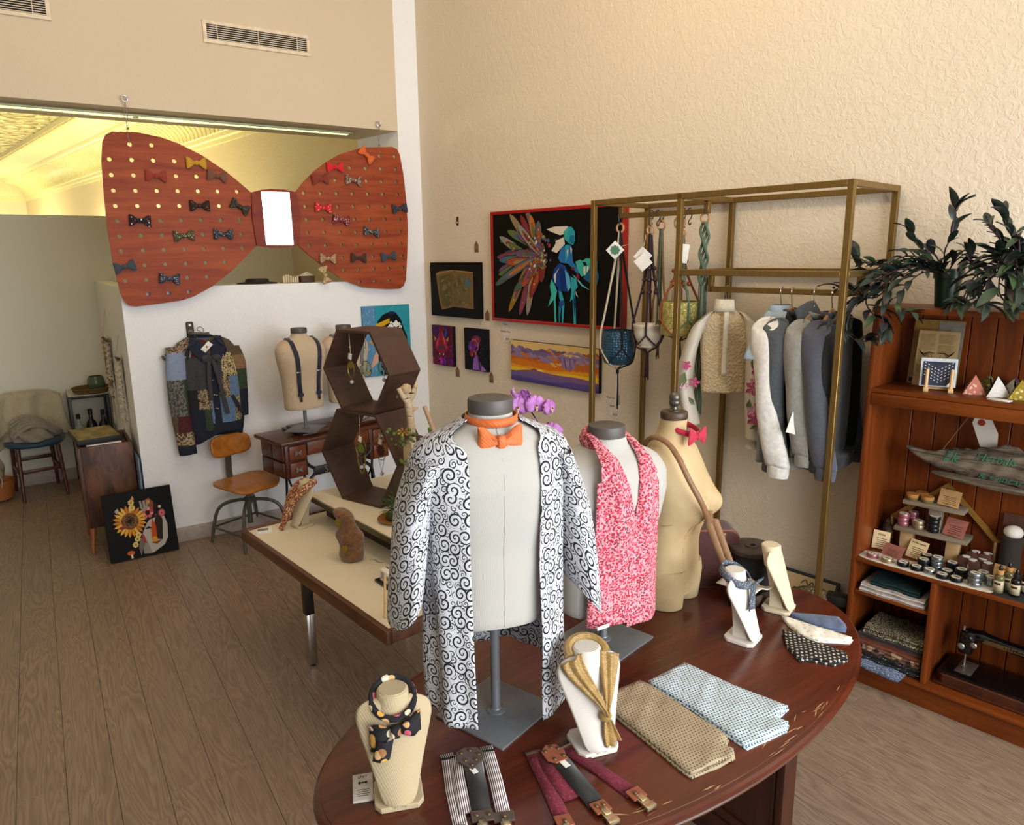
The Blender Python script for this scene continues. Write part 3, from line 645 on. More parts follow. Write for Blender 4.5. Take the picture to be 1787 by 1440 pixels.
bts = [('mustard yellow bow tie on the big sign, upper left wing', F1['mustard']), ('brick red bow tie on the big sign below the top left holes', F1['brick']), ('plain brown bow tie near the upper slope of the left wing', F1['brown']),
 ('black bow tie with red flecks in the middle of the left wing', fl('blackred', '1c1210', ['7a2018', '9a4a20', '3a1a14'], 90)), ('dark bow tie with tan flecks nearest the mirror on the left wing', fl('darktan', '26251f', ['8a7a58', '5a5a40', '30302a'])), ('black bow tie with pink and white blossoms on the left wing', fl('blackpink', '14121a', ['c04a60', 'd8d0c8', '7a2a4a'], 75, .3)),
 ('green and tan flowered bow tie low on the left wing', fl('greentan', '39402c', ['a8905e', '7a3a2a', 'c4b48a', '4d6a3a'], 110, .4)), ('navy bow tie with pale sprigs low on the left wing', fl('navysprig', '1e2636', ['8a8f98', '6b7688', 'b0aca0'])), ('plain charcoal bow tie at the lower left edge of the big sign', F1['slate']), ('navy floral bow tie, lowest on the left wing', fl('navyfloral', '262c3c', ['9aa0b0', '7a6a70', '4a5a80'], 130, .4)),
 ('tilted orange bow tie at the top of the right wing', F1['orange']), ('bright scarlet bow tie at the upper slope of the right wing', F1['red']), ('dull rust bow tie left of the speckled one on the right wing', fabric('rust_cloth', '7d2a1e')), ('brown bow tie with cream speckles on the right wing', fl('brownspeck', '5a3a2e', ['d0b8a0', '9a7a6a', 'e0d0c0'], 170, .4)),
 ('red bow tie with white spots on the right wing', fl('redspot', 'c41a1e', ['f0d8d0', 'e8b0a8'], 90, .25)), ('dark navy bow tie at the far right edge of the big sign', fl('navyedge', '1e2430', ['4a5460', '6a707a'], 150, .3)), ('maroon bow tie with white dots in the middle of the right wing', fl('maroondot', '6e2026', ['efe0dc', 'd8c0bc'], 130, .3)), ('navy leaf-printed bow tie on the lower right wing', fl('navyleaf', '262a36', ['8d929c', 'b8b0a4'], 150, .35)),
 ('tan flowered bow tie at the lower left of the right wing', fl('tanflower', '9a7656', ['c8b490', '5e4030', '6a7a60'], 120, .4)), ('chocolate brown bow tie at the lower right wing', F1['choc']), ('slate grey bow tie at the bottom right of the big sign', F1['slate']), ('small tan bow tie clipped under the edge of the right wing', fl('tanclip', 'b09468', ['d8c8a0', '6a5038'], 140, .4))]
random.seed(11)
for (lab, m), (y, z) in zip(bts, BT):
    r = {10: .75, 4: .5, 8: -.2, 21: 1.3, 3: 0, 20: -.1}.get(BT.index((y, z)), random.uniform(-.12, .16))
    bowtie(lab, m, (.0665, y, z), pi / 2, r, 1.0 if y > -1.2 else 1.0, 'bow ties clipped to the big sign')

# ------------------------------------------------------------------ pictures
M_art = vcol('paint', .55, .15, 90, Specular_IOR_Level=.12)
class Art(MB):
    def __init__(s, w, h, y0): super().__init__(); s.w = w; s.h = h; s.y = y0
    def P(s, u, v): return ((min(.998, max(.002, u)) - .5) * s.w, s.y, min(.998, max(.002, v)) * s.h)
    def p(s, col, pts): s.cur = col; s.y -= .000016; s.add([s.P(*q) for q in pts], [tuple(range(len(pts)))]); return s
    def c(s, col, u, v, ru, rv=None, k=12, rot=0):
        rv = rv or ru * s.w / s.h; return s.p(col, [(u + ru * cos(2 * pi * i / k) * cos(rot) - rv * s.h / s.w * sin(2 * pi * i / k) * sin(rot), v + ru * s.w / s.h * cos(2 * pi * i / k) * sin(rot) + rv * sin(2 * pi * i / k) * cos(rot)) for i in range(k)])
    def s(s, col, pts, wd, taper=True):
        n = len(pts); A = []; B = []
        for i, q in enumerate(pts):
            a = pts[max(0, i - 1)]; b = pts[min(n - 1, i + 1)]; dx, dy = (b[0] - a[0]) * s.w, (b[1] - a[1]) * s.h; l = hypot(dx, dy) or 1
            f = wd * (1 - abs(2 * i / (n - 1) - 1) ** 2 * .85 if taper else 1); A.append((q[0] - dy / l * f / s.w, q[1] + dx / l * f / s.h)); B.append((q[0] + dy / l * f / s.w, q[1] - dx / l * f / s.h))
        return s.p(col, A + B[::-1])
def canvas(name, label, w, h, th, loc, rz, edge, paint, frame=None, fw=.012, cat='painting', rot=None):
    t = T(name, label, cat, loc, rz, None, rot)
    e = plain(name + '_edge', edge, .6, Specular_IOR_Level=.12)
    MB().bevbox((-w / 2 + (fw if frame else 0), -th + .001, (fw if frame else 0)), (w / 2 - (fw if frame else 0), -.001, h - (fw if frame else 0)), .0015).obj('canvas', e, t)
    if frame:
        for a, b in (((-w / 2, 0), (w / 2, fw)), ((-w / 2, h - fw), (w / 2, h)), ((-w / 2, fw), (-w / 2 + fw, h - fw)), ((w / 2 - fw, fw), (w / 2, h - fw))): MB().bevbox((a[0], -th - .004, a[1]), (b[0], 0, b[1]), .0015).obj('frame_side', frame, t)
    A = Art(w, h, -th + .0007); paint(A); A.obj('picture', M_art, t, smooth=0); return t
def px(x, y, X0=44, X1=1400, tl=125, bl=1275, tr=30, br=1372):   # points read off the photo, in picture fractions
    u = (x - X0) / (X1 - X0); top = lerp(tl, tr, u); bot = lerp(bl, br, u); uu = u * 1.0; return (.012 + .976 * (u * (1 + .10 * (1 - u))), .02 + .96 * (bot - y) / (bot - top))
def paint_rider(a):
    a.p('0f0c09', [(.01, .018), (.99, .018), (.99, .982), (.01, .982)])
    random.seed(5); cols = ['7a2f2a', '9c4a2a', '5a6a3a', '3f5f7a', '6a4a6a', '8a8478', '8a6a2a', '4a5a50', 'b06a30', '7a3a4a', '56606a', '8e7a52']
    feathers = [((640, 560), q) for q in [(240, 140), (360, 140), (425, 110), (460, 130), (215, 300), (125, 375), (230, 460), (185, 530), (95, 580), (120, 640), (115, 725), (110, 770), (75, 900), (220, 1195), (280, 980), (340, 1245), (425, 1220), (500, 970), (455, 1060), (580, 880), (550, 200), (620, 720), (300, 560), (330, 330), (200, 660), (150, 820), (380, 900), (330, 220)]]
    for (b, q) in feathers:
        b = (b[0] - 60 + random.uniform(-60, 40), b[1] + random.uniform(-60, 90)); B = px(*b); Q = px(*q); mid = [(lerp(B[0], Q[0], t), lerp(B[1], Q[1], t) + .012 * sin(t * 3 + b[0])) for t in (0, .2, .4, .6, .8, .93, 1)]
        c1 = random.choice(cols); a.s('1a1410', mid, .030); a.s(c1, mid, .026)
        a.s(random.choice(cols), [(lerp(p[0], B[0], .2), lerp(p[1], B[1], .2)) for p in mid[1:]], .013)
        for k in range(9):
            t = random.uniform(.1, .85); p = mid[int(t * 6)]; a.c(random.choice(cols + ['c8b890', 'b04030']), p[0] + random.uniform(-.016, .016), p[1] + random.uniform(-.025, .025), random.uniform(.003, .008), None, 7)
    for k in range(60):
        an = random.uniform(0, 6.28); rr = random.random() ** .6; c = px(560 + 130 * rr * cos(an), 560 + 230 * rr * sin(an)); a.c(random.choice(cols + ['a83a48', 'c9c2b0', '7f9a60']), c[0], c[1], random.uniform(.004, .013), random.uniform(.006, .02), 7, an)
    P = lambda l: [px(*q) for q in l]
    W_, T1, T2, B1, B2 = 'd8cfc0', '2f9fae', '3fb0a8', '1c4a94', '12306c'
    a.p(W_, P([(640, 290), (720, 260), (860, 255), (850, 330), (780, 352), (700, 320)])); a.p(W_, P([(820, 370), (730, 400), (735, 440), (690, 520), (745, 545), (830, 450)])); a.s('2a2a2a', P([(680, 440), (750, 400), (830, 365)]), .004)
    a.p(T1, P([(860, 262), (900, 262), (930, 310), (935, 400), (915, 460), (870, 440), (830, 400), (815, 320)])); a.p('1d6f94', P([(885, 350), (925, 350), (930, 410), (905, 450), (870, 420)])); a.p(T2, P([(835, 290), (870, 275), (850, 360), (830, 400)]))
    for k in range(5): a.s('123c60', P([(840 + 14 * k, 320 - 8 * k), (870 + 8 * k, 350 - 6 * k)]), .0025)
    a.p('2a6fb0', P([(790, 490), (860, 450), (900, 470), (915, 640), (990, 760), (960, 770), (900, 700), (860, 660), (790, 650), (760, 600)])); a.p(T1, P([(835, 460), (870, 455), (860, 600), (835, 650)])); a.p(W_, P([(885, 475), (905, 500), (895, 560)])); a.p(W_, P([(850, 520), (868, 500), (860, 590)]))
    a.p('1a3f8a', P([(770, 655), (830, 680), (870, 760), (900, 860), (870, 970), (800, 960), (770, 1040), (760, 930), (700, 830), (715, 730)])); a.p('12306c', P([(770, 700), (830, 720), (840, 940), (790, 960)])); a.p('58a8cc', P([(830, 720), (880, 800), (895, 920), (865, 965), (850, 900)])); a.p(W_, P([(778, 700), (740, 770), (735, 880), (725, 860), (715, 790)]))
    a.p(T2, P([(690, 830), (730, 900), (750, 960), (735, 1050), (745, 1310), (725, 1318), (715, 1060), (655, 1140), (690, 1000), (675, 910)])); a.p(T1, P([(770, 960), (800, 980), (830, 1090), (815, 1320), (800, 1320), (800, 1120), (775, 1040)])); a.p('2a7f9a', P([(765, 1130), (795, 1120), (780, 1320), (770, 1320)])); a.p(B1, P([(770, 1080), (825, 1060), (830, 1110), (775, 1160)]))
    a.p(T1, P([(890, 800), (950, 830), (965, 920), (930, 960), (945, 1100), (950, 1330), (925, 1330), (915, 1050), (885, 1080), (900, 960)])); a.p(B2, P([(925, 990), (945, 1100), (940, 1300), (920, 1100)])); a.p(W_, P([(935, 940), (970, 1030), (950, 1010)]))
    a.p(T2, P([(940, 640), (985, 615), (1010, 630), (1050, 600), (1095, 605), (1100, 700), (1080, 780), (1000, 800), (960, 720)])); a.p('0f1c2a', P([(1010, 640), (1045, 640), (1060, 690), (1025, 680)])); a.p(W_, P([(1020, 700), (1040, 690), (1045, 790), (1025, 770)])); a.p(W_, P([(1055, 690), (1075, 690), (1070, 780), (1055, 780)]))
    a.p('1d5a80', P([(1090, 700), (1165, 630), (1160, 720), (1180, 800), (1140, 990), (1100, 880), (1020, 820)])); a.s('58b8c8', P([(910, 780), (960, 830), (1010, 900), (1080, 945)]), .006); a.c('7a1c34', *px(965, 805), .012, .03); a.c('7a1c34', *px(915, 715), .012, .012)
RW, RH = 1.125, .714
M_redf = plain('red_frame', 'a3120f', .35)
canvas('rider_painting', 'large red-framed painting of a blue rider on horse with feathers on black', RW, RH, .035, PW(.809 + RW / 2, .002, 1.42), WA, '0f0c09', paint_rider, M_redf, .02)
def paint_sunset(a):
    a.p('d9b878', [(0, 0), (1, 0), (1, 1), (0, 1)])
    def band(col, base, amp, fr, ph, bottom=0, jag=0):
        top = [(i / 40, base + amp * sin(fr * i / 40 + ph) + amp * .5 * sin(fr * 2.3 * i / 40 + ph * 2) + jag * (random.random() - .5)) for i in range(41)]; a.p(col, [(0, bottom)] + [(min(1, x), y) for x, y in top] + [(1, bottom)])
    random.seed(2)
    band('76618c', .80, .05, 6, .5, jag=.09); band('8e7ba0', .72, .04, 9, 1.5, jag=.08); band('b8642e', .62, .05, 7, 2, jag=.05); band('cf7422', .50, .04, 5, .4, jag=.03); band('dd9a2a', .40, .03, 6, 2, jag=.03); band('e6bb34', .33, .02, 8, 1)
    for k in range(40):
        u = random.random(); v = .48 + random.random() * .38; a.s(random.choice(['6a5680', '8a78a0', 'a05a34', 'c86a24', 'd8a860', '9a86a8']), [(u + i * .018, v + .02 * sin(i + u * 20)) for i in range(-3, 4)], .006 + random.random() * .006)
    a.p('76618c', [(.55, .72), (.78, .72), (.72, .50), (.70, .40), (.64, .52), (.6, .6)])
    for k in range(18): u = .58 + random.random() * .16; a.s(random.choice(['6a5680', '8e7ba0', 'a78cae']), [(u, .72), (u + .01, .6), (u + .03, .44)], .006)
    a.c('f2d650', .36, .30, .05, .06); a.c('f6ea8a', .36, .30, .025, .03)
    a.p('8e4a40', [(.12, .22), (.22, .30), (.29, .37), (.36, .28), (.44, .24), (.5, .2), (.3, .15)])
    band('7a5a84', .26, .05, 4.5, -.4); band('6b5a94', .20, .04, 5, .8); band('594a8a', .13, .03, 6, 2.2); band('4b4080', .07, .02, 5, 1)
canvas('sunset_painting', 'long painting of an orange sunset over purple hills, below the rider painting', .772, .27, .03, PW(.984 + .386, .002, 1.029), WA, '17120f', paint_sunset)
def paint_map(a):
    a.p('12100d', [(0, 0), (1, 0), (1, 1), (0, 1)]); a.p('7a5f3a', [(.12, .79), (.20, .84), (.45, .86), (.5, .83), (.88, .83), (.88, .17), (.49, .19), (.23, .12), (.19, .25)])
    a.p('5b5230', [(.19, .74), (.43, .80), (.43, .22), (.25, .18), (.20, .4)]); a.p('6b5a36', [(.45, .80), (.83, .79), (.82, .22), (.47, .22)]); random.seed(8)
    for k in range(46): a.c(random.choice(['56502e', '6f5f38', '4d5232', '75643c', '6a5530', '7a6b44']), random.uniform(.22, .82), random.uniform(.22, .78), random.uniform(.01, .05), random.uniform(.015, .07), 7, random.random() * 3)
    a.p('51666e', [(.72, .55), (.84, .55), (.84, .70), (.72, .70)]); a.s('2e2818', [(.45, .83), (.44, .5), (.45, .2)], .002, False); a.s('a8854e', [(.13, .785), (.45, .855), (.88, .825)], .003, False)
canvas('map_collage', 'black square picture with an open aged brown map collage', .558, .388, .035, PW(.12 + .279, .002, 1.420), WA, '12100d', paint_map)
def paint_dragon(a):
    random.seed(4); a.p('5a1a30', [(0, 0), (1, 0), (1, 1), (0, 1)]); cols = ['7a1f4a', '2a2070', '8a2a20', '5a1f70', '301850', '9a2458', '1f2f80', '7a3018']
    for k in range(120): u, v = random.random(), random.random(); a.s(random.choice(cols), [(min(.99, max(.01, u + .06 * cos(t + k))), min(.99, max(.01, v + .05 * sin(t * 1.3 + k)))) for t in (0, .7, 1.4, 2.1)], .006)
    a.p('24308a', [(.13, .95), (.22, .9), (.33, .66), (.27, .7), (.18, .82)]); a.p('2a58a8', [(.72, .95), (.68, .9), (.58, .66), (.64, .7), (.72, .82)])
    for d in (-1, 1):
        a.p('8a2030', [(.45, .9), (.45 + d * .14, .66), (.45 + d * .3, .58), (.45 + d * .34, .44), (.45 + d * .2, .33), (.45, .3)]); a.p('a88a4a', [(.45 + d * .22, .66), (.45 + d * .38, .74), (.45 + d * .3, .60)])
        for k in range(8): a.s(random.choice(['c02858', 'd84a70', '5a2a90', 'e0703a']), [(.45 + d * (.05 + .02 * k), .86 - .06 * k), (.45 + d * (.12 + .025 * k), .72 - .04 * k), (.45 + d * (.08 + .02 * k), .6 - .03 * k)], .005)
        a.c('30406a', .45 + d * .1, .46, .06); a.p('e8e0d0', [(.45 + d * .13, .30), (.45 + d * .08, .30), (.45 + d * .1, .25)])
    for k in range(14): u = .3 + random.random() * .65; a.s(random.choice(['c01878', '2a2aa0', 'a03ac0', '8a1a6a']), [(u, .02), (u + .05, .1), (u, .18), (u - .06, .14)], .008)
canvas('dragon_painting', 'small canvas of a magenta and blue dragon face, nearest the room corner', .252, .298, .028, PW(.107 + .126, .002, 1.049), WA, '14101a', paint_dragon)
def paint_jelly(a):
    random.seed(6); a.p('15151c', [(0, 0), (1, 0), (1, 1), (0, 1)])
    for k in range(46): a.c('8a949a', random.uniform(.06, .92), random.uniform(.1, .95), .006, None, 6)
    a.c('5a2a90', .36, .58, .2, .13, 14, .6); a.c('6a2050', .52, .72, .22, .12, 14, .3); a.c('8a3a50', .58, .68, .1, .12); a.c('3a2a40', .58, .70, .05, .05)
    for k in range(26): an = random.random() * 6; a.s(random.choice(['c05a90', '9a60c0', 'd08ab0', '7a2a60', 'b06a40']), [(.45 + .18 * cos(an + t), .62 + .14 * sin(an + t) - .04 * t) for t in (0, .4, .8, 1.2)], .0035)
    a.p('7a2a50', [(.25, .5), (.45, .52), (.42, .36), (.33, .31), (.24, .38)]); a.p('6a2a48', [(.46, .5), (.58, .48), (.55, .34), (.46, .32)]); a.c('a0682a', .33, .37, .03, .04); a.c('a0682a', .51, .41, .025, .06)
    a.p('8a5ab0', [(.42, .30), (.58, .38), (.7, .2), (.78, .02), (.36, .02), (.38, .16)]); a.p('3a1a50', [(.58, .38), (.64, .34), (.72, .04), (.66, .02)]); a.p('9a70b8', [(.76, .16), (.96, .03), (.76, .02)])
    for k in range(30): a.c('b0b0c8', random.uniform(.38, .62), random.uniform(.03, .18), .006, None, 5)
canvas('purple_painting', 'small dark canvas with a purple figure among white specks', .249, .30, .028, PW(.489 + .1245, .002, 1.049), WA, '12121a', paint_jelly)
def paint_woman(a):
    random.seed(9); a.p('1f7f93', [(0, 0), (1, 0), (1, 1), (0, 1)]); a.p('2a90a0', [(.27, .0), (1, 0), (1, 1), (.27, 1)]); a.p('5583a8', [(0, 0), (.26, 0), (.26, 1), (0, 1)])
    for k in range(90): u, v = random.random() * .25, random.random() * .97; a.c(random.choice(['6b97b8', '47769c', '7ba2b8', '5a8ab0']), u, v, .012, .016, 6)
    for k in range(50): u, v = .3 + random.random() * .68, random.random() * .97; a.c(random.choice(['2f98a6', '25889a', '3aa0aa']), u, v, .03, .02, 7)
    a.p('0b0a0c', [(.30, .78), (.42, .87), (.58, .915), (.70, .89), (.80, .80), (.86, .66), (.92, .55), (.93, .40), (.86, .25), (.3, .2), (.26, .5), (.32, .68)]); a.c('14204a', .62, .89, .07, .025)
    a.p('c49a1c', [(.26, .74), (.56, .82), (.56, .76), (.40, .70), (.30, .67)]); a.p('8a1420', [(.30, .67), (.42, .72), (.56, .66), (.62, .5), (.66, .42), (.3, .42), (.28, .5)]); a.p('0e1416', [(.33, .62), (.42, .68), (.53, .6), (.56, .42), (.3, .42)])
    a.p('b88a2a', [(.10, .50), (.2, .52), (.28, .58), (.28, .50), (.2, .45)]); a.p('c89a84', [(.2, .3), (.30, .38), (.28, .2), (.12, .12)])
    for k in range(34):
        an = random.random() * 6.28; r = .135 * random.random() ** .5; u, v = .66 + r * cos(an), .655 + r * sin(an) * .95
        for j in range(5): a.c('e8e6e0', u + .02 * cos(j * 1.257), v + .018 * sin(j * 1.257), .013, .012, 6)
canvas('blue_painting', 'turquoise painting of a black-haired head with a white flower ball', .376, .52, .02, (.004, -.338, .982), pi / 2, '2a7f90', paint_woman)
def paint_sun(a):
    random.seed(10); a.p('0b0908', [(0, 0), (1, 0), (1, 1), (0, 1)])
    a.p('a8a39a', [(.50, .06), (.62, .03), (.80, .12), (.86, .22), (.88, .42), (.84, .58), (.70, .60), (.58, .48), (.50, .34), (.48, .2)]); a.p('88837a', [(.48, .04), (.60, .02), (.56, .2), (.50, .3)]); a.p('6a6258', [(.44, .02), (.52, .2), (.47, .3), (.42, .16)])
    a.p('2a1814', [(.58, .52), (.72, .55), (.76, .95 - .2), (.64, .83), (.56, .8)]); a.p('2a1c18', [(.68, .22), (.78, .2), (.82, .5), (.76, .66), (.70, .5)]); a.p('7a4a3a', [(.56, .82), (.66, .86), (.72, .78), (.7, .66), (.58, .7)]); a.p('b04a1e', [(.62, .22), (.70, .25), (.71, .42), (.67, .55), (.63, .4)]); a.c('c8862a', .665, .22, .045, .05)
    for d in range(15): an = random.random() * 6.28; a.c(random.choice(['b04050', 'c85a60', '9a2f3a', 'd88a80']), .615 + .06 * cos(an), .64 + .06 * sin(an), .028, .028, 7)
    a.c('a84a55', .82, .60, .05, .06); a.c('c8767a', .82, .60, .03, .035); a.c('7a2a34', .82, .6, .015, .02)
    for k in range(22): an = 2 * pi * k / 22; a.p(random.choice(['c8862a', 'd8a03a', 'b8702a', 'd9a84a']), [(.35 + .1 * cos(an - .16), .56 + .1 * sin(an - .16)), (.35 + .2 * cos(an - .1), .56 + .2 * sin(an - .1)), (.35 + .245 * cos(an), .56 + .245 * sin(an)), (.35 + .2 * cos(an + .12), .56 + .2 * sin(an + .12)), (.35 + .1 * cos(an + .16), .56 + .1 * sin(an + .16))])
    a.c('6a4526', .35, .56, .125, .125, 20); a.c('3a2a18', .35, .56, .07, .07, 16)
    for k in range(50): an = k * 2.4; r = .118 * sqrt(k / 50); a.c(random.choice(['a8783c', '8a5a2a', '4a3018']), .35 + r * cos(an), .56 + r * sin(an), .008, .008, 5)
    a.c('1a1712', .35, .56, .03, .03)
    for c in ((.42, .28), (.38, .2), (.40, .83), (.44, .34), (.40, .75)):
        for k in range(7): a.c('d8c07a', c[0] + .03 * cos(k * .9), c[1] + .03 * sin(k * .9), .017, .014, 6)
        a.c('b88a2a', c[0], c[1], .013, .013, 7)
    a.c('b85a2a', .30, .09, .055, .035); a.p('d8c8a8', [(.29, .07), (.32, .07), (.325, .01), (.295, .01)]); a.c('d08a2a', .64, .80, .03, .03); a.c('d8c0a0', .80, .70, .022, .022)
    a.s('8f8a80', [(.53, .83), (.54, .72), (.58, .68)], .006, False); a.s('8f8a80', [(.58, .83), (.58, .70)], .006, False); a.s('8f8a80', [(.63, .82), (.61, .72), (.57, .68)], .006, False); a.p('b09a84', [(.15, .74), (.2, .78), (.22, .72), (.18, .70)]); a.p('c88a50', [(.40, .88), (.43, .93), (.45, .88), (.43, .84)]); a.c('8a3038', .23, .48, .04, .025)
    a.s('2a2020', [(.62, .185), (.69, .165), (.76, .20)], .008); a.s('a03a40', [(.64, .178), (.69, .16), (.74, .185)], .005); a.s('1a1414', [(.55, .40), (.60, .42), (.64, .40)], .008); a.s('1a1414', [(.76, .40), (.80, .39)], .006); a.p('9a3a3a', [(.48, .36), (.52, .32), (.55, .2), (.50, .2)])
cv = canvas('sunflower_canvas', 'black square canvas with a sunflower collage leaning on the floor by the wall', .395, .425, .03, (.125, -2.115, .003), pi / 2, '0b0908', paint_sun, rot=(-radians(11.5), 0, pi / 2 + .03))
# wall tags, cards, plug
M_tag = plain('tag_brown', '7d5c42', .8); M_hole = plain('tag_hole', '2a1d14', .8)
for s, z, lab in ((.616, 1.912, 'small brown house-shaped tag above the map picture'), (.717, 1.444, 'small brown house-shaped tag at the lower right of the map picture'), (.369, 1.011, 'small brown house-shaped tag under the dragon canvas'), (.748, 1.011, 'small brown house-shaped tag under the purple figure canvas')):
    t = T('price_tag', lab, 'tag', PW(s, .001, z), WA, 'brown tags beside the pictures'); MB().prism([(-.021, -.036), (.021, -.036), (.021, .012), (0, .042), (-.021, .012)], -.003, 0, 'y').obj('card', M_tag, t, smooth=0, bev=.0006)
    MB().cyl((0, -.0035, .02), (0, -.003, .02), .0035, seg=8).obj('eyelet', M_hole, t)
    for k in range(3): MB().box((-.012, -.0034, -.018 - .006 * k), (.012 - .004 * k, -.003, -.0165 - .006 * k)).obj('print_line', M_hole, t)
t = T('wall_plate', 'tiny steel picture hook plate alone on the wall left of the rider painting', 'hook', PW(.417, .001, 2.093), WA); MB().bevbox((-.011, -.004, -.03), (.011, 0, .03), .002).obj('plate', plain('hook_plate', '4a3a2c', .4, .5), t); MB().ball((0, -.005, -.01), .006, 8, 6).obj('screw', M_steel, t)
M_hand = plain('red_ink', '5a1f20', .8)
for s, z, lab, lines in ((.902, 1.341, 'white price card under the left end of the rider painting', ('Solace', 'Warrior Time', '$600')), (1.843, .957, 'white price card under the right end of the sunset painting', ('Roza Romero', 'Skyfire', '$150'))):
    t = T('price_card', lab, 'card', PW(s, .001, z), WA); MB().box((-.045, -.0015, -.07), (.045, 0, .07)).obj('card', plain('card_pink', 'd9cdc2', .8), t)
    for k, tx in enumerate(lines): text(tx, .017, M_hand, t, (.0 if k < 2 else .018, -.0019, .055 - .05 * k), shear=.25)
# ------------------------------------------------------------------ mannequins
M_lin = woven('grey_linen', 'c8c4bb', 'bfbcb6', 1500, .95, .4); M_linb = woven('beige_linen', 'd8c2a6', 'd0b99c', 1500, .95, .4); M_cap = plain('cap_grey', '4e4a46', .5, var=.02); M_std = plain('stand_grey', '77797c', .33, .35, .03)
TR = [(.135, .128, .088, 0), (.139, .133, .092, 0), (.22, .134, .090, 0), (.32, .140, .092, 0), (.40, .155, .100, -.004), (.47, .170, .104, -.006), (.52, .173, .098, -.004), (.555, .155, .085, 0), (.575, .128, .072, .004), (.588, .092, .060, .006), (.597, .064, .054, .006), (.607, .0515, .0505, .004), (.625, .048, .048, .002)]
def torso_mesh():
    mb = MB(); R = []
    for i in range(45):
        z = lerp(.135, .625, i / 44); hw, hd, cy = table_lerp(TR, z)
        R.append([Vector((hw * (abs(cos(a)) ** .82) * (1 if cos(a) > 0 else -1), cy + hd * (abs(sin(a)) ** .9) * (1 if sin(a) > 0 else -1), z)) for a in [2 * pi * k / 40 for k in range(40)]])
    mb.rings(R); return mb.mesh('torso', [], 60)
TM = torso_mesh(); TMA = TM.copy(); TMA.materials.append(M_lin); TMB = TM.copy(); TMB.materials.append(M_linb)
def mannequin(label, loc, rz, pole=0.0, me=TMA, sc=1.0, base_rz=0, group=None, seam=False):
    t = T('mannequin', label, 'mannequin', loc, rz, group)
    o = D.objects.new('torso', me); COL.objects.link(o); o.parent = t; o.location = (0, 0, pole); o.scale = (sc, sc, 1)
    MB().lathe([(.045, .622 + pole), (.0505, .624 + pole), (.0515, .630 + pole), (.0515, .650 + pole), (.050, .655 + pole), (.046, .6565 + pole), (.001, .657 + pole)], seg=32).obj('neck_cap', M_cap, t)
    MB().cyl((0, 0, .006), (0, 0, .14 + pole), .0115, seg=16).obj('pole', M_std, t)
    mb = MB(); mb.bevbox((-.105, -.105, 0), (.105, .105, .006), .001, Matrix.Rotation(base_rz, 4, 'Z')); mb.lathe([(.024, .006), (.024, .009), (.014, .012), (.013, .016)], seg=20); mb.obj('base_plate', M_std, t)
    if seam: MB().tube([(0, table_lerp(TR, z)[2] - table_lerp(TR, z)[1] * 1.002, z + pole) for z in [.14 + .46 * i / 14 for i in range(15)]], .0007, 4).obj('seam', plain('seam_line', 'a9a59c', .9), t)
    return t
m1p = (3.690, -1.675, .7502); m1 = mannequin('grey linen mannequin torso wearing the swirl-patterned robe', m1p, radians(74), .135, TMA, 1.0, radians(19 - 74), None, True)
m2 = mannequin('grey linen mannequin torso wearing the pink flowered scarf', (3.575, -1.235, .7502), radians(89), -.01, TMA, 1.1, radians(14 - 89), None, True)
t1 = mannequin('beige linen mannequin torso with navy suspenders on the treadle cabinet', (.405, -1.11, .7485), radians(101), .01, TMB, .97, radians(40))
t2 = mannequin('beige linen mannequin torso half hidden behind the hexagon boxes', (.30, -.775, .7485), radians(97), .002, TMB, .97, radians(35))
# swirl robe
n = N('swirl_print'); uv = n.tc('UV'); nz = n.noise(uv, 9, 2, out='Color'); uvd = n.vm('ADD', uv, n.vm('SCALE', n.vm('SUBTRACT', nz, (.5, .5, .5)), None) if False else (0, 0, 0))
def swirl(n, uv, sc, loc, turns, w):
    v = n.map(uv, (sc, sc, 0), loc=loc)
    vo = n.new('ShaderNodeTexVoronoi', {'Vector': v, 'Scale': 1.0, 'Randomness': .62}, feature='F1', voronoi_dimensions='2D')
    d = n.vm('SUBTRACT', v, vo.outputs['Position']); x, y, z = n.sep(d)[:3]
    r = vo.outputs['Distance']; th = n.math('DIVIDE', n.math('ARCTAN2', y, x), 2 * pi); flip = n.math('SUBTRACT', n.math('MULTIPLY', n.math('GREATER_THAN', n.sep(vo.outputs['Color'])[0], .5), 2), 1)
    ph = n.math('FRACT', n.math('ADD', n.math('MULTIPLY', th, flip), n.math('ADD', n.math('MULTIPLY', r, turns), n.sep(vo.outputs['Color'])[1])))
    ln = n.math('LESS_THAN', n.math('ABSOLUTE', n.math('SUBTRACT', ph, .5)), n.math('MULTIPLY', w, n.math('ADD', .55, n.math('MULTIPLY', r, 1.1)))); ins = n.math('LESS_THAN', r, .50)
    return n.math('MULTIPLY', ln, ins), r, vo
l1, r1, _ = swirl(n, uv, 28.0, (.2, .3, 0), 3.3, .215); l2, r2, _ = swirl(n, uv, 50.0, (3.4, 7.1, 0), 3.0, .22)
m = n.math('MAXIMUM', l1, n.math('MULTIPLY', l2, n.math('GREATER_THAN', r1, .50)))
n.bump(n.noise(n.tc(), 22, 3), .25, .012); M_swirl = n.out(n.mix(m, 'cfd0d6', '14131c'), .85)
RB = [(.04, .166, .150), (.2, .166, .140), (.3, .166, .128), (.42, .166, .118), (.535, .173, .120), (.60, .187, .121), (.655, .192, .116), (.69, .174, .103), (.71, .147, .090), (.724, .112, .078), (.734, .084, .071), (.745, .066, .066), (.76, .062, .062)]
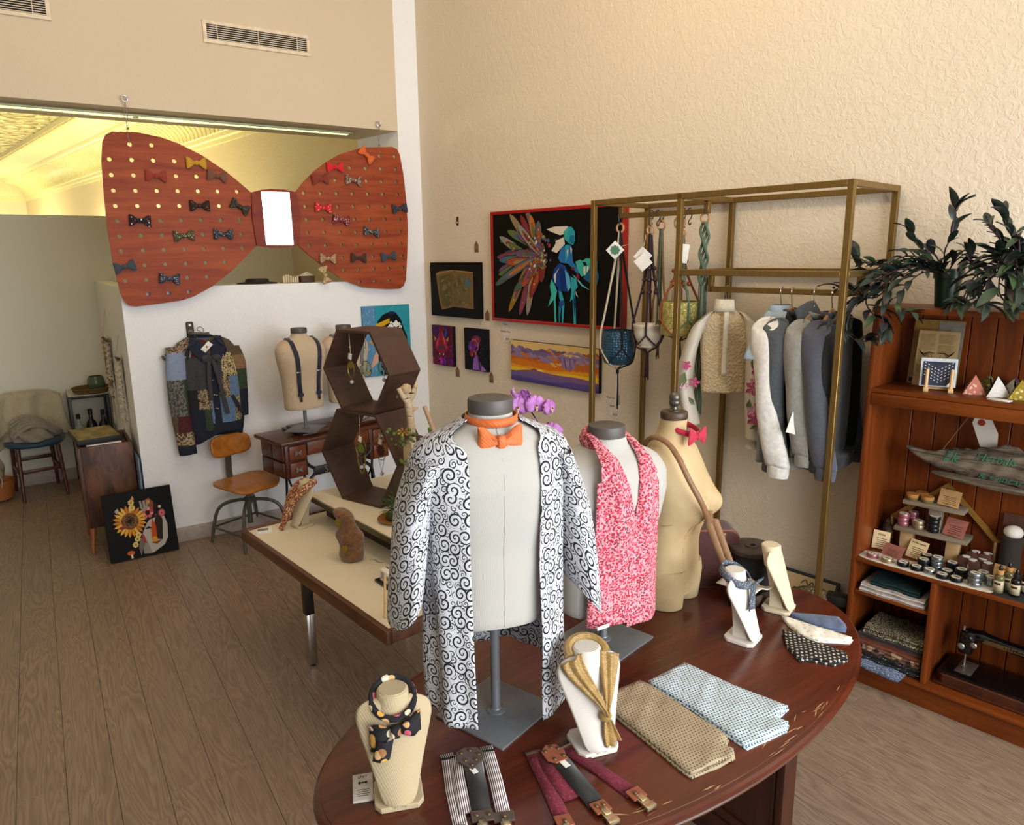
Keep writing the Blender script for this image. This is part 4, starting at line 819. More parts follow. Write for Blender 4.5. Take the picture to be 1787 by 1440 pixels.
def robef(u, v):
    # u runs from the left lapel round the back to the right lapel, v from hem to neck
    zt = .748; front = abs(2 * u - 1) ** 3
    zb = lerp(.115, .052 if u < .5 else .040, ss(abs(2 * u - 1) * 1.4 - .25)); z = lerp(zb, zt, v)
    hw, hd = table_lerp(RB, max(.06, z)); a0 = math.asin(max(-1, min(1, -.078 / hw))); a1 = math.asin(max(-1, min(1, .083 / hw)))
    if z > .69: q = ss((z - .69) / .055); a0 = lerp(a0, -1.15, q); a1 = lerp(a1, 1.0, q)
    t = lerp(a0, a1 - 2 * pi, u); dn = 1 - ss((z - .2) / .5); f = 1 + (.035 * sin(t * 7 + 1) + .03 * sin(t * 12 + 3 * z)) * dn + .012 * sin(t * 5 + z * 20) * ss((.7 - z) * 8)
    return (hw * f * sin(t), -hd * f * cos(t) + .004, z)
rb = T('robe', 'open white robe with black swirl print hung on the tallest mannequin', 'robe', m1p, radians(74))
MB().grid(robef, 150, 70, uv=(.95, .70)).obj('robe_body', M_swirl, rb, thick=.0018, smooth=70)
def sleeve(path, prof, nm):
    P = spline(path, 10); R = []; nn = len(P)
    mb = MB()
    def fn(u, v):
        i = min(nn - 1, int(v * (nn - 1))); p = P[i]; rx, ry = table_lerp(prof, v); a = u * 2 * pi; f = 1 + .07 * sin(3 * a + 6 * v) * v
        sl = .055 * v * cos(a) if path[0][0] < 0 else -.055 * v * cos(a)
        return (p.x + rx * f * cos(a), p.y + ry * f * sin(a), p.z + sl * .9)
    return mb.grid(fn, 40, nn - 1, uv=(.38, .40)).obj(nm, M_swirl, rb, thick=.0018, smooth=70)
sleeve([(-.150, .0, .668), (-.184, -.002, .56), (-.199, -.006, .45), (-.210, -.01, .335)], [(0, .030, .090), (.3, .042, .082), (1, .040, .098)], 'sleeve')
sleeve([(.150, .0, .668), (.186, -.002, .55), (.201, -.006, .44), (.214, -.01, .300)], [(0, .030, .090), (.3, .042, .082), (1, .042, .098)], 'sleeve')
M_org = fabric('orange_silk', 'cc6426', .6, .4); tt = bowtie('orange bow tie with a slim neckband on the mannequin in the swirl robe', M_org, (0, 0, 0), radians(74), 0, 1)
tt.location = Vector(m1p) + Matrix.Rotation(radians(74), 4, 'Z') @ Vector((.002, -.066, .706)); tt.scale = (.86, 1.0, 1.05)
def band(mat, parent, hw, hd, z0, z1, tilt=0, cy=0, name='neckband'):
    mb = MB(); R = []
    for k, (e, z) in enumerate(((0, z0), (.003, (z0 + z1) / 2), (0, z1))): R.append([Vector(((hw + e) * cos(2 * pi * i / 32), cy + (hd + e) * sin(2 * pi * i / 32), z + tilt * sin(2 * pi * i / 32))) for i in range(32)])
    return mb.rings(R, cap=False).obj(name, mat, parent, thick=.002)
b = band(M_org, tt, .0575, .0555, .029, .049, .003, .066); b.scale = (1 / .86, 1, 1 / 1.05)
# pink scarf
n = N('pink_floral'); v = n.tc(); d = n.vor(v, 175, rand=1); c = n.vor(v, 175, out='Color'); cc = n.ramp(n.sep(c)[0], [(0, 'b02a40'), (.25, 'c84860'), (.5, 'a82236'), (.7, '5a4a58'), (.78, 'cf6e80'), (.9, '8a2438')], 'CONSTANT'); n.bump(n.noise(v, 18, 3), .3, .012)
M_pink = n.out(n.mix(n.math('LESS_THAN', d, .56), 'd79aa2', cc), .85)
sc = T('scarf', 'long pink flowered scarf around the shorter linen mannequin', 'scarf', (3.575, -1.235, .7502), radians(89))
def strand(rows, ph):
    def fn(u, v):
        x0, x1, y, z = table_lerp(rows, v); bulge = .012 * sin(pi * u) + .004 * sin(u * 9 + ph + v * 4)
        return (lerp(x0, x1, u), y - bulge + (.03 * ((x0 + x1) / 2 + (u - .5) * (x1 - x0)) ** 2 / .02 if v < .8 else 0), z + .0)
    return fn
MB().grid(strand([(0, -.128, .012, -.105, .112), (.3, -.126, .004, -.108, .27), (.55, -.126, -.002, -.134, .40), (.75, -.122, -.028, -.136, .51), (.88, -.104, -.046, -.108, .575), (.95, -.075, -.05, -.035, .612), (1, -.064, -.05, .01, .628)], 0), 22, 60).obj('scarf_end', M_pink, sc, thick=.003, smooth=80)
MB().grid(strand([(0, -.015, .118, -.112, .098), (.3, -.012, .105, -.116, .26), (.55, -.002, .092, -.126, .40), (.75, .02, .090, -.122, .50), (.88, .042, .080, -.085, .565), (.95, .05, .07, -.035, .602), (1, .05, .062, .01, .622)], 2), 22, 60).obj('scarf_end', M_pink, sc, thick=.003, smooth=80)
mb = MB()
for r0, zz, rr in ((.060, .598, .012), (.055, .612, .011)):
    mb.tube([(r0 * cos(a), .006 + r0 * sin(a), zz + .012 * sin(a)) for a in [-.5 + (pi + 1.0) * i / 20 for i in range(21)]], rr, 8)
mb.obj('neck_fold', M_pink, sc, smooth=80)
MB().bevbox((-.122, -.124, .122), (-.082, -.1215, .132), .0005).obj('label', M_paper, sc, label='small white label on the scarf hem')
# suspenders on the wall mannequins
M_navy = fabric('navy_webbing', '1b1d33', .7, .1); M_blk = fabric('black_webbing', '131312', .7, .1); M_gry = fabric('grey_webbing', '6a6a66', .7, .1); M_blup = plain('blue_clip', '1c3f8a', .3)
def strap(pts, w, mat, parent, nm='strap', thk=.0025, nrm=None):
    P = [Vector(p) for p in pts]; mb = MB(); vs = []
    for i, p in enumerate(P):
        t_ = (P[min(i + 1, len(P) - 1)] - P[max(i - 1, 0)]).normalized(); nn = Vector(nrm[min(i, len(nrm) - 1)]) if nrm else Vector((p.x, p.y, 0)).normalized(); s_ = t_.cross(nn).normalized()
        vs += [p - s_ * w / 2, p + s_ * w / 2]
    mb.add(vs, [(2 * i, 2 * i + 1, 2 * i + 3, 2 * i + 2) for i in range(len(P) - 1)], [(k % 2 * w, k // 2 * .02) for k in range(len(vs))]); return mb.obj(nm, mat, parent, thick=thk, smooth=60)
def onfront(x, z, off=.0065):
    hw, hd, cy = table_lerp(TR, z); hw *= .97; s = min(.999, abs(x) / hw); return (x, cy - hd * (1 - s ** (2 / .82)) ** .45 - off, z + .01)
def suspender(label, loc, rz, mat, clipm, which=(-1, 1)):
    t = T('suspenders', label, 'suspenders', loc, rz, 'suspenders on the wall mannequins')
    for s in which:
        xs = [(-.064, .24), (-.068, .32), (-.072, .40), (-.078, .47), (-.084, .515), (-.088, .545), (-.088, .565), (-.087, .578)]
        pts = [onfront(s * abs(x), z) for x, z in xs] + [(s * .085, .004, .607), (s * .072, .062, .575), (s * .03, .095, .45)]
        nr = [(p[0] * 1.5, -1, .25 + .3 * (i - 4) if i > 3 else 0) for i, p in enumerate(pts[:8])] + [(0, 0, 1), (0, 1, .6), (0, 1, 0)]
        strap(pts, .027, mat, t, 'strap', .0025, nr)
        p = Vector(onfront(s * .064, .235, .006)); cl = MB(); cl.prism([(p.x - .018, p.z - .005), (p.x - .02, p.z + .012), (p.x, p.z + .018), (p.x + .02, p.z + .012), (p.x + .018, p.z - .005), (p.x, p.z - .012)], p.y - .004, p.y, 'y'); cl.obj('leather_tab', clipm, t)
        MB().bevbox((p.x - .008, p.y - .006, p.z - .042), (p.x + .008, p.y, p.z - .010), .002).obj('clip', M_black, t)
        q = Vector(onfront(s * .071, .385, .007)); MB().bevbox((q.x - .017, q.y - .003, q.z - .004), (q.x + .017, q.y, q.z + .004), .001).obj('slider', M_steel, t)
suspender('navy suspenders with dark clips on the torso with a fully visible neck cap', (.405, -1.11, .7485), radians(101), M_navy, plain('dark_clip', '1f2a3f', .35)); suspender('grey suspenders with bright blue tabs behind the hexagon boxes', (.30, -.775, .7405), radians(97), M_gry, M_blup)

# ------------------------------------------------------------------ antique dress form
n = N('aged_muslin'); v = n.tc(); a_ = n.noise(v, 5, 4); b_ = n.noise(v, 60, 3)
n.bump(b_, .15, .002); M_mus = n.out(n.ramp(a_, [(.3, 'a88c62'), (.55, 'bfa67c'), (.8, 'ccb792')]), .7)
M_knob = plain('pewter', '5f5b54', .35, .7)
n = N('dark_cap_wood'); M_capw = wood('cap_wood', '3a2a1e', '54402e', (20, 20, 20), .5)
df = T('dress_form', 'antique tan muslin dress form with a turned metal neck knob', 'dress form', (3.485, -.885, .7502), radians(108))
DT = [(.045, .114, .080, -.002), (.085, .118, .085, -.002), (.14, .116, .082, -.004), (.20, .110, .081, -.003), (.235, .107, .082, -.006), (.28, .108, .084, -.014), (.325, .114, .096, -.024), (.36, .117, .098, -.028), (.41, .120, .088, -.020), (.46, .124, .074, -.006), (.50, .118, .062, .004), (.525, .096, .054, .008), (.54, .066, .048, .010), (.553, .047, .045, .008), (.575, .041, .042, .004), (.602, .0395, .0405, .0)]
mb = MB(); R = []
for i in range(50):
    z = lerp(.045, .602, i / 49); hw, hd, cy = table_lerp(DT, z); ring = []
    for k in range(48):
        a = 2 * pi * k / 48; x = hw * (abs(cos(a)) ** .9) * (1 if cos(a) > 0 else -1); y = cy + hd * sin(a)
        if y < cy:
            for sx in (-1, 1): y -= .036 * math.exp(-((x - sx * .056) ** 2 / .0012 + (z - .335) ** 2 / .0028))
            y += .012 * math.exp(-(x ** 2 / .0006 + (z - .335) ** 2 / .004))
        ring.append(Vector((x, y, z)))
    R.append(ring)
mb.rings(R, cap=True); mb.obj('body', M_mus, df, smooth=80)
for sx in (-1, 1):
    mb = MB(); mb.rings([[Vector((sx * cx + hw * cos(2 * pi * k / 28), cy + hd * sin(2 * pi * k / 28), z)) for k in range(28)] for z, cx, hw, hd, cy in ((0, .056, .050, .068, -.004), (.003, .056, .054, .072, -.004), (.05, .058, .057, .078, -.003), (.10, .059, .059, .083, -.002), (.13, .058, .056, .08, -.002))]); mb.obj('thigh', M_mus, df, smooth=70)
MB().lathe([(.040, .600), (.0425, .603), (.0425, .619), (.040, .623), (.001, .624)], seg=28).obj('neck_cap', M_capw, df)
MB().lathe([(.017, .622), (.017, .626), (.010, .630), (.0085, .638), (.014, .642), (.018, .648), (.0185, .654), (.016, .658), (.0165, .660), (.0185, .664), (.017, .674), (.010, .682), (.001, .684)], seg=20).obj('knob', M_knob, df)
M_seam = plain('thread_brown', '8a6a40', .9)
mb = MB()
for sx in (-1, 1):
    pts = []
    for i in range(16):
        z = .10 + .40 * i / 15; hw, hd, cy = table_lerp(DT, z); x = sx * lerp(.05, .06, sin(i / 15 * pi)); y = cy - hd * sqrt(max(0, 1 - (x / hw) ** 2)) - .036 * math.exp(-((x - sx * .056) ** 2 / .0012 + (z - .335) ** 2 / .0028)) - .001; pts.append((x, y, z))
    mb.tube(pts, .0006, 4)
pts = []
for i in range(25):
    a = -pi * .98 + pi * .96 * i / 24; z = .293; hw, hd, cy = table_lerp(DT, z); x = hw * cos(a); y = cy + hd * sin(a) - .001
    for sx in (-1, 1): y -= .036 * math.exp(-((x - sx * .056) ** 2 / .0012 + (z - .335) ** 2 / .0028))
    pts.append((x, y, z - .008 * cos(4 * a)))
mb.tube(pts, .0008, 4); mb.obj('seam', M_seam, df)
M_crim = fabric('crimson_cloth', 'b01436', .7, .3)
rt = bowtie('crimson bow tie with a long neckband on the tan dress form', M_crim, (0, 0, 0), radians(100), .1, .8); rt.location = Vector((3.50, -.880, .7502)) + Matrix.Rotation(radians(108), 4, 'Z') @ Vector((.012, -.054, .552))
band(M_crim, rt, .066, .066, .012, .034, .018, .066)
# leather bag hung from the dress form's shoulder
M_tan = fabric('tan_leather', '7f5a36', .5, .15, 20)
bg = T('leather_bag', 'long narrow folded brown leather bag slung over the tan dress form', 'bag', (0, 0, 0))
sp = spline([(3.425, -.960, 1.225), (3.458, -.975, 1.280), (3.500, -.978, 1.306), (3.555, -.978, 1.298), (3.596, -.975, 1.262), (3.630, -.962, 1.200), (3.656, -.940, 1.140), (3.658, -.915, 1.095), (3.652, -.897, 1.062)], 5)
strap(sp, .017, M_tan, bg, 'shoulder_strap', .003, [(.75, -.45, .55 if 4 < i < 18 else .1) for i in range(len(sp))])
strap(spline([(3.655, -.897, 1.10), (3.648, -.882, 1.05)], 4), .016, M_tan, bg, 'shoulder_strap', .003, [(.8, -.5, 0)] * 5)
def tubep(a, b, c, d_, w0, w1):
    mb = MB(); A = [Vector(q) for q in (a, b)]; side = Vector((.55, .83, 0)); fwd = Vector((.83, -.55, 0)); R = []
    for i in range(12):
        v = i / 11; p = A[0].lerp(A[1], v); w = lerp(w0, w1, v); R.append([p + side * w * cos(2 * pi * k / 16) + fwd * .45 * w * sin(2 * pi * k / 16) for k in range(16)])
    return mb.rings(R)
tubep((3.642, -.888, 1.062), (3.682, -.832, .888), 0, 0, .0135, .010).obj('bag_body', M_tan, bg); tubep((3.652, -.872, 1.068), (3.695, -.815, .886), 0, 0, .0125, .0105).obj('bag_fold', M_tan, bg)

# ------------------------------------------------------------------ necklace stands
M_burl = woven('cream_burlap', 'cdbb99', 'c2ae87', 1100, .9, .6); M_velv = plain('white_linen', 'd0cac0', .8, var=.02, sc=300, bump=.2); M_velc = plain('cream_linen', 'cfc0a2', .8, var=.03, sc=300, bump=.2)
NT = [(0, .030, .020, .206), (.05, .052, .019, .205), (.10, .066, .017, .199), (.16, .0735, .013, .188), (.24, .0745, .008, .172), (.36, .067, -.001, .146), (.5, .057, -.011, .115), (.66, .0465, -.023, .080), (.8, .0385, -.033, .050), (.9, .0325, -.040, .029), (.96, .025, -.0435, .018), (1, .010, -.0455, .0125)]
def neck_form(label, loc, rz, mat, sc=1.0, kind='full'):
    t = T('necklace_stand', label, 'display stand', loc, rz); t.scale = (sc,) * 3
    MB().prism([(-.038, -.052), (.038, -.052), (.05, -.036), (.05, .03), (.036, .045), (-.036, .045), (-.05, .03), (-.05, -.036)], 0, .012).obj('base', mat, t, bev=.002)
    def fn(u, v):
        w, y, z = table_lerp(NT, v); x = (2 * u - 1); k = abs(x) ** 2
        return (w * x, y + .016 * k * (w / .074) - .004 * (1 - k) * ss(v * 4), z - .003 * k)
    MB().grid(fn, 24, 36).obj('bust_board', mat, t, thick=.008, off=-1, smooth=70)
    mb = MB(); mb.rings([[Vector((hw * cos(2 * pi * k / 28), cy + hd * sin(2 * pi * k / 28), z)) for k in range(28)] for z, hw, hd, cy in ((.160, .046, .024, .026), (.19, .040, .030, .028), (.202, .0335, .031, .031), (.2225, .0325, .032, .034), (.224, .031, .0305, .0342))]); mb.obj('neck', mat, t, smooth=50)
    MB().rings([[Vector((hw * cos(2 * pi * k / 28), .0343 + hd * sin(2 * pi * k / 28), z)) for k in range(28)] for z, hw, hd in ((.2241, .0295, .029), (.226, .0285, .028))]).obj('neck_top', mat, t)
    MB().prism([(.028, .19), (.022, .165), (.006, .115), (-.010, .06), (-.024, .012), (.022, .012), (.022, .05), (.028, .10), (.042, .16)], -.022, .022, 'x').obj('support', mat, t)
    return t
def W(loc, rz, p, s=1): return tuple(Vector(loc) + Matrix.Rotation(rz, 4, 'Z') @ (Vector(p) * s))
ZT_ = .7502
nA = ((3.812, -1.992, ZT_), radians(70)); neck_form('woven cream necklace stand with a black flowered neck scarf', nA[0], nA[1], M_burl, 1.0)
nB = ((3.911, -1.552, ZT_), radians(76)); neck_form('white necklace stand wearing a knotted gold scarf', nB[0], nB[1], M_velv, 1.0)
nC = ((3.795, -.895, ZT_), radians(108)); neck_form('white necklace stand with a small grey patterned neck tie', nC[0], nC[1], M_velv, .92)
nD = ((3.735, -.655, ZT_), radians(112)); neck_form('bare cream necklace stand beside the black spool', nD[0], nD[1], M_velc, .92)
nE = ((1.735, -1.555, .5942), radians(14)); neck_form('cream necklace stand with a gold speckled scarf on the display desk', nE[0], nE[1], M_velc, .96)
# their scarves
M_bf = dots('black_blossom', '131218', ['d0a878', 'c85a70', 'e0d4b8', '9a6a40', 'd0a050', '131218'], 50, .44, 1)
sA = T('neck_scarf', 'black neck scarf with blossoms tied in a big bow on the woven stand', 'scarf', nA[0], nA[1])
MB().tube([(.044 * cos(a), .028 + .042 * sin(a), .207 + .022 * sin(a)) for a in [2 * pi * i / 28 for i in range(28)]], .0068, 8, True).obj('neck_loop', M_bf, sA)
for s in (-1, 1):
    R = []
    for i in range(10):
        u = i / 9; x = s * (.006 + .046 * u); hh = lerp(.010, .026 if s > 0 else .031, ss(u * 1.2)); cz = .164 + (-.018 * u if s < 0 else .010 * u); R.append([Vector((x, -.018 - .016 * sin(pi * min(1, u * .9)) * (1 if sin(a) < 0 else .2) + .010 * u - .004 * cos(3 * a) * u, cz + hh * cos(a))) for a in [2 * pi * k / 18 for k in range(18)]])
    m = MB(); m.rings(R if s > 0 else [r[::-1] for r in R]); m.obj('bow_loop', M_bf, sA, smooth=70)
MB().bevbox((-.010, -.036, .152), (.010, -.014, .176), .006, None, 3).obj('knot', M_bf, sA)
m = MB(); m.grid(lambda u, v: (-.022 + .034 * (u - .5) - .010 * v, -.026 - .010 * sin(3 * u) - .008 * v, .150 - .038 * v), 6, 8); m.obj('scarf_tail', M_bf, sA, thick=.002)
M_gold = fabric('gold_satin', '9c7c44', .42, .5, 30)
sB = T('neck_scarf', 'gold scarf knotted in front on the white stand nearest the robe', 'scarf', nB[0], nB[1])
for s in (-1, 1):
    def fn(u, v, s=s):
        w = lerp(.056, .012, ss(v)); x = lerp(s * .046, .012, ss(v * .95)); y = lerp(.028, -.034, ss(v * 1.05)); z = lerp(.214, .098, v)
        return (x + (u - .5) * w * .9, y - .012 - .010 * sin(pi * u) - .004 * sin(u * 14) * (1 - v * .5), z + (u - .5) * s * -.02 * (1 - v))
    MB().grid(fn, 22, 24).obj('scarf_side', M_gold, sB, thick=.003, smooth=80)
MB().tube([(.045 * cos(a), .030 + .042 * sin(a), .212 + .016 * sin(a)) for a in [i * pi / 16 - .15 for i in range(18)]], .011, 8).obj('neck_fold', M_gold, sB)
MB().ball((.013, -.042, .092), .0145, 14, 10, (1, .8, .95)).obj('knot', M_gold, sB)
m = MB(); m.grid(lambda u, v: (.014 + .004 * v + (u - .5) * lerp(.014, .026, sin(pi * v * .8)), -.045 - .012 * v - .003 * sin(9 * u), .082 - .058 * v), 8, 10); m.grid(lambda u, v: (.022 + .016 * v + (u - .5) * lerp(.012, .018, v), -.042 - .012 * v - .003 * sin(9 * u), .080 - .048 * v), 8, 10); m.obj('scarf_tail', M_gold, sB, thick=.002)
M_gp = dots('grey_woven_print', '4a525e', ['a8aeb6', '8e96a0'], 190, .3, .3)
sC = T('neck_tie', 'grey patterned neckband with a short tie on the white stand by the wall', 'tie', nC[0], nC[1]); 
m = MB(); m.rings([[Vector(((.043 + e) * cos(a), .028 + (.041 + e) * sin(a), z + .020 * sin(a))) for a in [2 * pi * i / 28 for i in range(28)]] for z, e in ((.182, .005), (.193, .002), (.203, -.002))], cap=False); m.obj('neckband', M_gp, sC, thick=.003)
for s in (-1, 1):
    m = MB(); m.grid(lambda u, v: (.014 + s * (.004 + .026 * v) + (u - .5) * lerp(.014, .034, v), -.020 - .010 * v + .004 * sin(6 * u), .164 + (.014 * v if s > 0 else -.058 * v)), 8, 8); m.obj('tie_end', M_gp, sC, thick=.003)
MB().bevbox((.006, -.028, .154), (.022, -.012, .172), .005, None, 3).obj('knot', M_gp, sC)
M_gs = dots('gold_speckle', '8a4a3a', ['d8b880', 'c8a060', '6a3a3a', 'e0c8a0', 'b0704a'], 150, .5, 1)
sE = T('neck_scarf', 'gold and rust speckled scarf on the cream stand of the display desk', 'scarf', nE[0], nE[1])
R = [Vector(p) for p in spline([(.035, .055, .215), (.048, .02, .205), (.040, -.02, .182), (.020, -.045, .150), (.0, -.066, .10), (-.012, -.085, .05), (-.02, -.105, .006)], 6)]
m = MB(); m.tube(R, [.017] * 8 + [.020] * (len(R) - 14) + [.013] * 6, 10); m.obj('scarf_end', M_gs, sE, smooth=80)
R = [Vector(p) for p in spline([(-.03, .06, .21), (-.046, .02, .198), (-.044, -.025, .160), (-.034, -.056, .11), (-.026, -.082, .055)], 6)]
m = MB(); m.tube(R, [.014] * (len(R) - 4) + [.012, .010, .008, .006], 10); m.obj('scarf_end', M_gs, sE, smooth=80)

# ------------------------------------------------------------------ goods lying on the oval table
def cloth(name, label, cat, pts, mat, z=.7504, th=.007, layers=1, group=None, rz=0, wav=.0025, shift=(.006, -.004)):
    cx = sum(p[0] for p in pts) / len(pts); cy = sum(p[1] for p in pts) / len(pts); t = T(name, label, cat, (cx, cy, z), rz, group); c, s = cos(-rz), sin(-rz); k = th / layers
    L = [((x - cx) * c - (y - cy) * s, (x - cx) * s + (y - cy) * c) for x, y in pts]
    for j in range(layers):
        q = [(x + shift[0] * (layers - 1 - j), y + shift[1] * (layers - 1 - j)) for x, y in L]
        bm = bmesh.new(); f = bm.faces.new([bm.verts.new((x, y, 0)) for x, y in q]); bmesh.ops.triangulate(bm, faces=[f])
        for _ in range(3): bmesh.ops.subdivide_edges(bm, edges=[e for e in bm.edges if e.calc_length() > .02], cuts=1, use_grid_fill=True)
        for v in bm.verts:
            w = wav * (sin(v.co.x * 55 + j) * sin(v.co.y * 47 + 2 * j) + .6 * sin(v.co.x * 120 + v.co.y * 80)); v.co.z = k * (j + 1) - .0004 + max(-k * .3, w) if not v.is_boundary else k * (j + .75)
        bmesh.ops.recalc_face_normals(bm, faces=bm.faces[:])
        if sum(f.normal.z for f in bm.faces) < 0: bmesh.ops.reverse_faces(bm, faces=bm.faces[:])
        me = D.meshes.new('layer'); bm.to_mesh(me); bm.free(); me.materials.append(mat); me.polygons.foreach_set('use_smooth', [True] * len(me.polygons))
        o = D.objects.new('fold' if layers > 1 else 'cloth_square', me); COL.objects.link(o); o.parent = t; md = o.modifiers.new('solid', 'SOLIDIFY'); md.thickness = k * .8; md.offset = -1
    return t
def checkdots(nm, bg, fg, sc, size, rot):
    n = N(nm); v = n.map(n.tc(), (sc, sc, 0), (0, 0, rot)); x, y, z = n.sep(v)[:3]
    fx = n.math('SUBTRACT', n.math('FRACT', x), .5); fy = n.math('SUBTRACT', n.math('FRACT', n.math('ADD', y, n.math('MULTIPLY', n.math('FLOOR', x), .5))), .5)
    d = n.math('SQRT', n.math('ADD', n.math('MULTIPLY', fx, fx), n.math('MULTIPLY', fy, fy))); n.bump(n.noise(n.tc(), 30, 3), .3, .008)
    return n.out(n.mix(n.math('LESS_THAN', d, size), bg, fg), .8)
M_bld = checkdots('blue_dot_silk', 'c9d6da', '3f6a80', 118, .30, .1); M_bed = checkdots('beige_dot_silk', 'a39478', '4a3a2a', 120, .22, .05)
cloth('folded_scarf', 'pale blue dotted scarf lying folded on the oval table', 'scarf', [(3.813, -1.284), (3.804, -1.138), (3.836, -1.132), (3.949, -1.114), (4.044, -1.085), (4.084, -1.073), (4.096, -1.133), (4.124, -1.126), (4.135, -1.149), (4.125, -1.277), (4.086, -1.278), (3.962, -1.272)], M_bld, th=.010, layers=2)
cloth('folded_scarf', 'beige dotted scarf lying folded beside the pale blue one', 'scarf', [(3.799, -1.444), (3.801, -1.300), (3.834, -1.293), (3.917, -1.291), (4.083, -1.288), (4.094, -1.317), (4.118, -1.312), (4.134, -1.328), (4.12, -1.45), (4.1, -1.453), (3.942, -1.447), (3.86, -1.445)], M_bed, th=.013, layers=2)
M_den = fabric('denim_blue', '4a5a78', .85, .3); M_whf = dots('white_floral', 'e0dccf', ['b8c4cc', 'd0b0a0', 'b0b89a'], 60, .28, 1); M_bkd = checkdots('black_ring_print', '121110', 'b8b0a0', 75, .26, .4)
cloth('pocket_square', 'denim blue pocket square fanned at the far end of the table', 'pocket square', [(3.775, -.665), (3.83, -.607), (3.885, -.560), (3.925, -.585), (3.942, -.615), (3.901, -.652), (3.849, -.668)], M_den, th=.007, layers=2, group='pocket squares at the table end')
cloth('pocket_square', 'white flowered pocket square between the denim and black ones', 'pocket square', [(3.781, -.698), (3.796, -.689), (3.856, -.675), (3.914, -.656), (3.98, -.640), (3.987, -.665), (3.925, -.740), (3.883, -.746), (3.826, -.724)], M_whf, th=.008, layers=2, group='pocket squares at the table end')
cloth('pocket_square', 'black pocket square with small white rings', 'pocket square', [(3.841, -.774), (3.863, -.757), (3.923, -.757), (4.02, -.734), (4.035, -.751), (4.031, -.806), (3.974, -.846), (3.967, -.867), (3.903, -.836)], M_bkd, th=.012, layers=2, group='pocket squares at the table end', wav=.004)
t = T('product_card', 'small grey card with a printed bow tie lying by the woven stand', 'card', (3.759, -2.049, .7504), radians(69.5)); MB().bevbox((-.021, -.040, 0), (.021, .040, .006), .0006).obj('card_stack', plain('card_grey', 'b9b3ab', .5), t)
mb = MB(); mb.cyl((0, .012, .006), (0, .012, .0064), .0028, seg=8)
for s in (-1, 1): mb.prism([(s * .001, .012), (s * .008, .017), (s * .010, .012), (s * .008, .007)][::s], .006, .0064)
mb.obj('printed_bow', M_ink, t); text('LNT', .011, M_ink, t, (0, .030, .0062), (0, 0, 0), depth=.0002)
for k in range(4): MB().box((-.013 + .002 * (k % 2), -.010 - .006 * k, .006), (.013 - .002 * (k % 2), -.0085 - .006 * k, .0062)).obj('print_line', M_ink, t)
# suspenders lying folded
n = N('stripe_ticking'); u_, v_, w_ = n.sep(n.tc('UV'))[:3]; M_tick = n.out(n.mix(n.math('GREATER_THAN', n.math('FRACT', n.math('MULTIPLY', u_, 230)), .5), 'e0dcd8', '4a2a3a'), .8)
n = N('maroon_wool'); n.bump(n.noise(n.tc(), 250, 3), .5, .002); M_mar = n.out(n.ramp(n.noise(n.tc(), 160, 3), [(.3, '4d1522'), (.6, '701f30'), (.75, '8a4452')]), .95)
M_lea1 = fabric('dark_leather', '4a3830', .5, .1); M_lea2 = fabric('orange_leather', '8a4420', .45, .1); M_brs = plain('aged_brass', '6f5f45', .35, .8); M_nick = plain('nickel', 'b9a88a', .25, .9)
def flat(pts, w, mat, par, nm, z, thk=.003): return strap([(x, y, zz) for x, y, zz in pts], w, mat, par, nm, thk, [(0, 0, 1)] * len(pts))
def pad(pts, mat, par, nm, z, h=.004): return MB().prism(pts, z, z + h).obj(nm, mat, par, bev=.001)
def rivets(pts, z, par, mat=M_brs, r=.0048):
    for x, y in pts: MB().ball((x, y, z), r, 12, 6, (1, 1, .45)).obj('rivet', mat, par)
def clipm(c, d, par, z=.7540):
    d = Vector((d[0], d[1], 0)).normalized(); M = Matrix.Translation((c[0], c[1], z)) @ Matrix.Rotation(atan2(d.y, d.x), 4, 'Z')
    mb = MB(); mb.bevbox((-.004, -.011, 0), (.032, .011, .007), .002, M); mb.bevbox((.022, -.013, -.002), (.034, .013, .009), .002, M); mb.bevbox((-.008, -.008, .004), (.012, .008, .010), .002, M); mb.obj('clip', M_nick, par)
Z0 = .7525
s1 = T('folded_suspenders', 'purple and white striped suspenders with dark leather, folded on the table', 'suspenders', (0, 0, 0), 0, None)
flat([(3.763, -1.852, Z0), (3.78, -1.857, Z0), (3.87, -1.895, Z0), (3.975, -1.932, Z0)], .028, M_tick, s1, 'strap', 0); flat([(3.782, -1.838, Z0 + .003), (3.85, -1.868, Z0 + .003), (3.945, -1.905, Z0 + .003)], .024, M_tick, s1, 'strap', 0)
flat([(3.790, -1.765, Z0), (3.81, -1.772, Z0), (3.90, -1.806, Z0), (3.995, -1.846, Z0)], .030, M_tick, s1, 'strap', 0); flat([(3.80, -1.790, Z0 + .002), (3.95, -1.862, Z0 + .002)], .014, M_tick, s1, 'strap', 0)
flat([(3.83, -1.822, Z0 + .005), (3.90, -1.850, Z0 + .006), (3.962, -1.878, Z0 + .005)], .040, M_blk, s1, 'elastic_strap', 0)
pad([(3.781, -1.837), (3.777, -1.814), (3.790, -1.790), (3.812, -1.786), (3.836, -1.798), (3.850, -1.834), (3.811, -1.847)][::-1], M_lea1, s1, 'leather_yoke', Z0 + .006); rivets([(3.790, -1.829), (3.793, -1.808), (3.814, -1.798), (3.816, -1.833), (3.826, -1.812), (3.836, -1.828)], Z0 + .011, s1)
MB().box((3.843, -1.838, Z0 + .008), (3.862, -1.826, Z0 + .009)).obj('label', M_paper, s1)
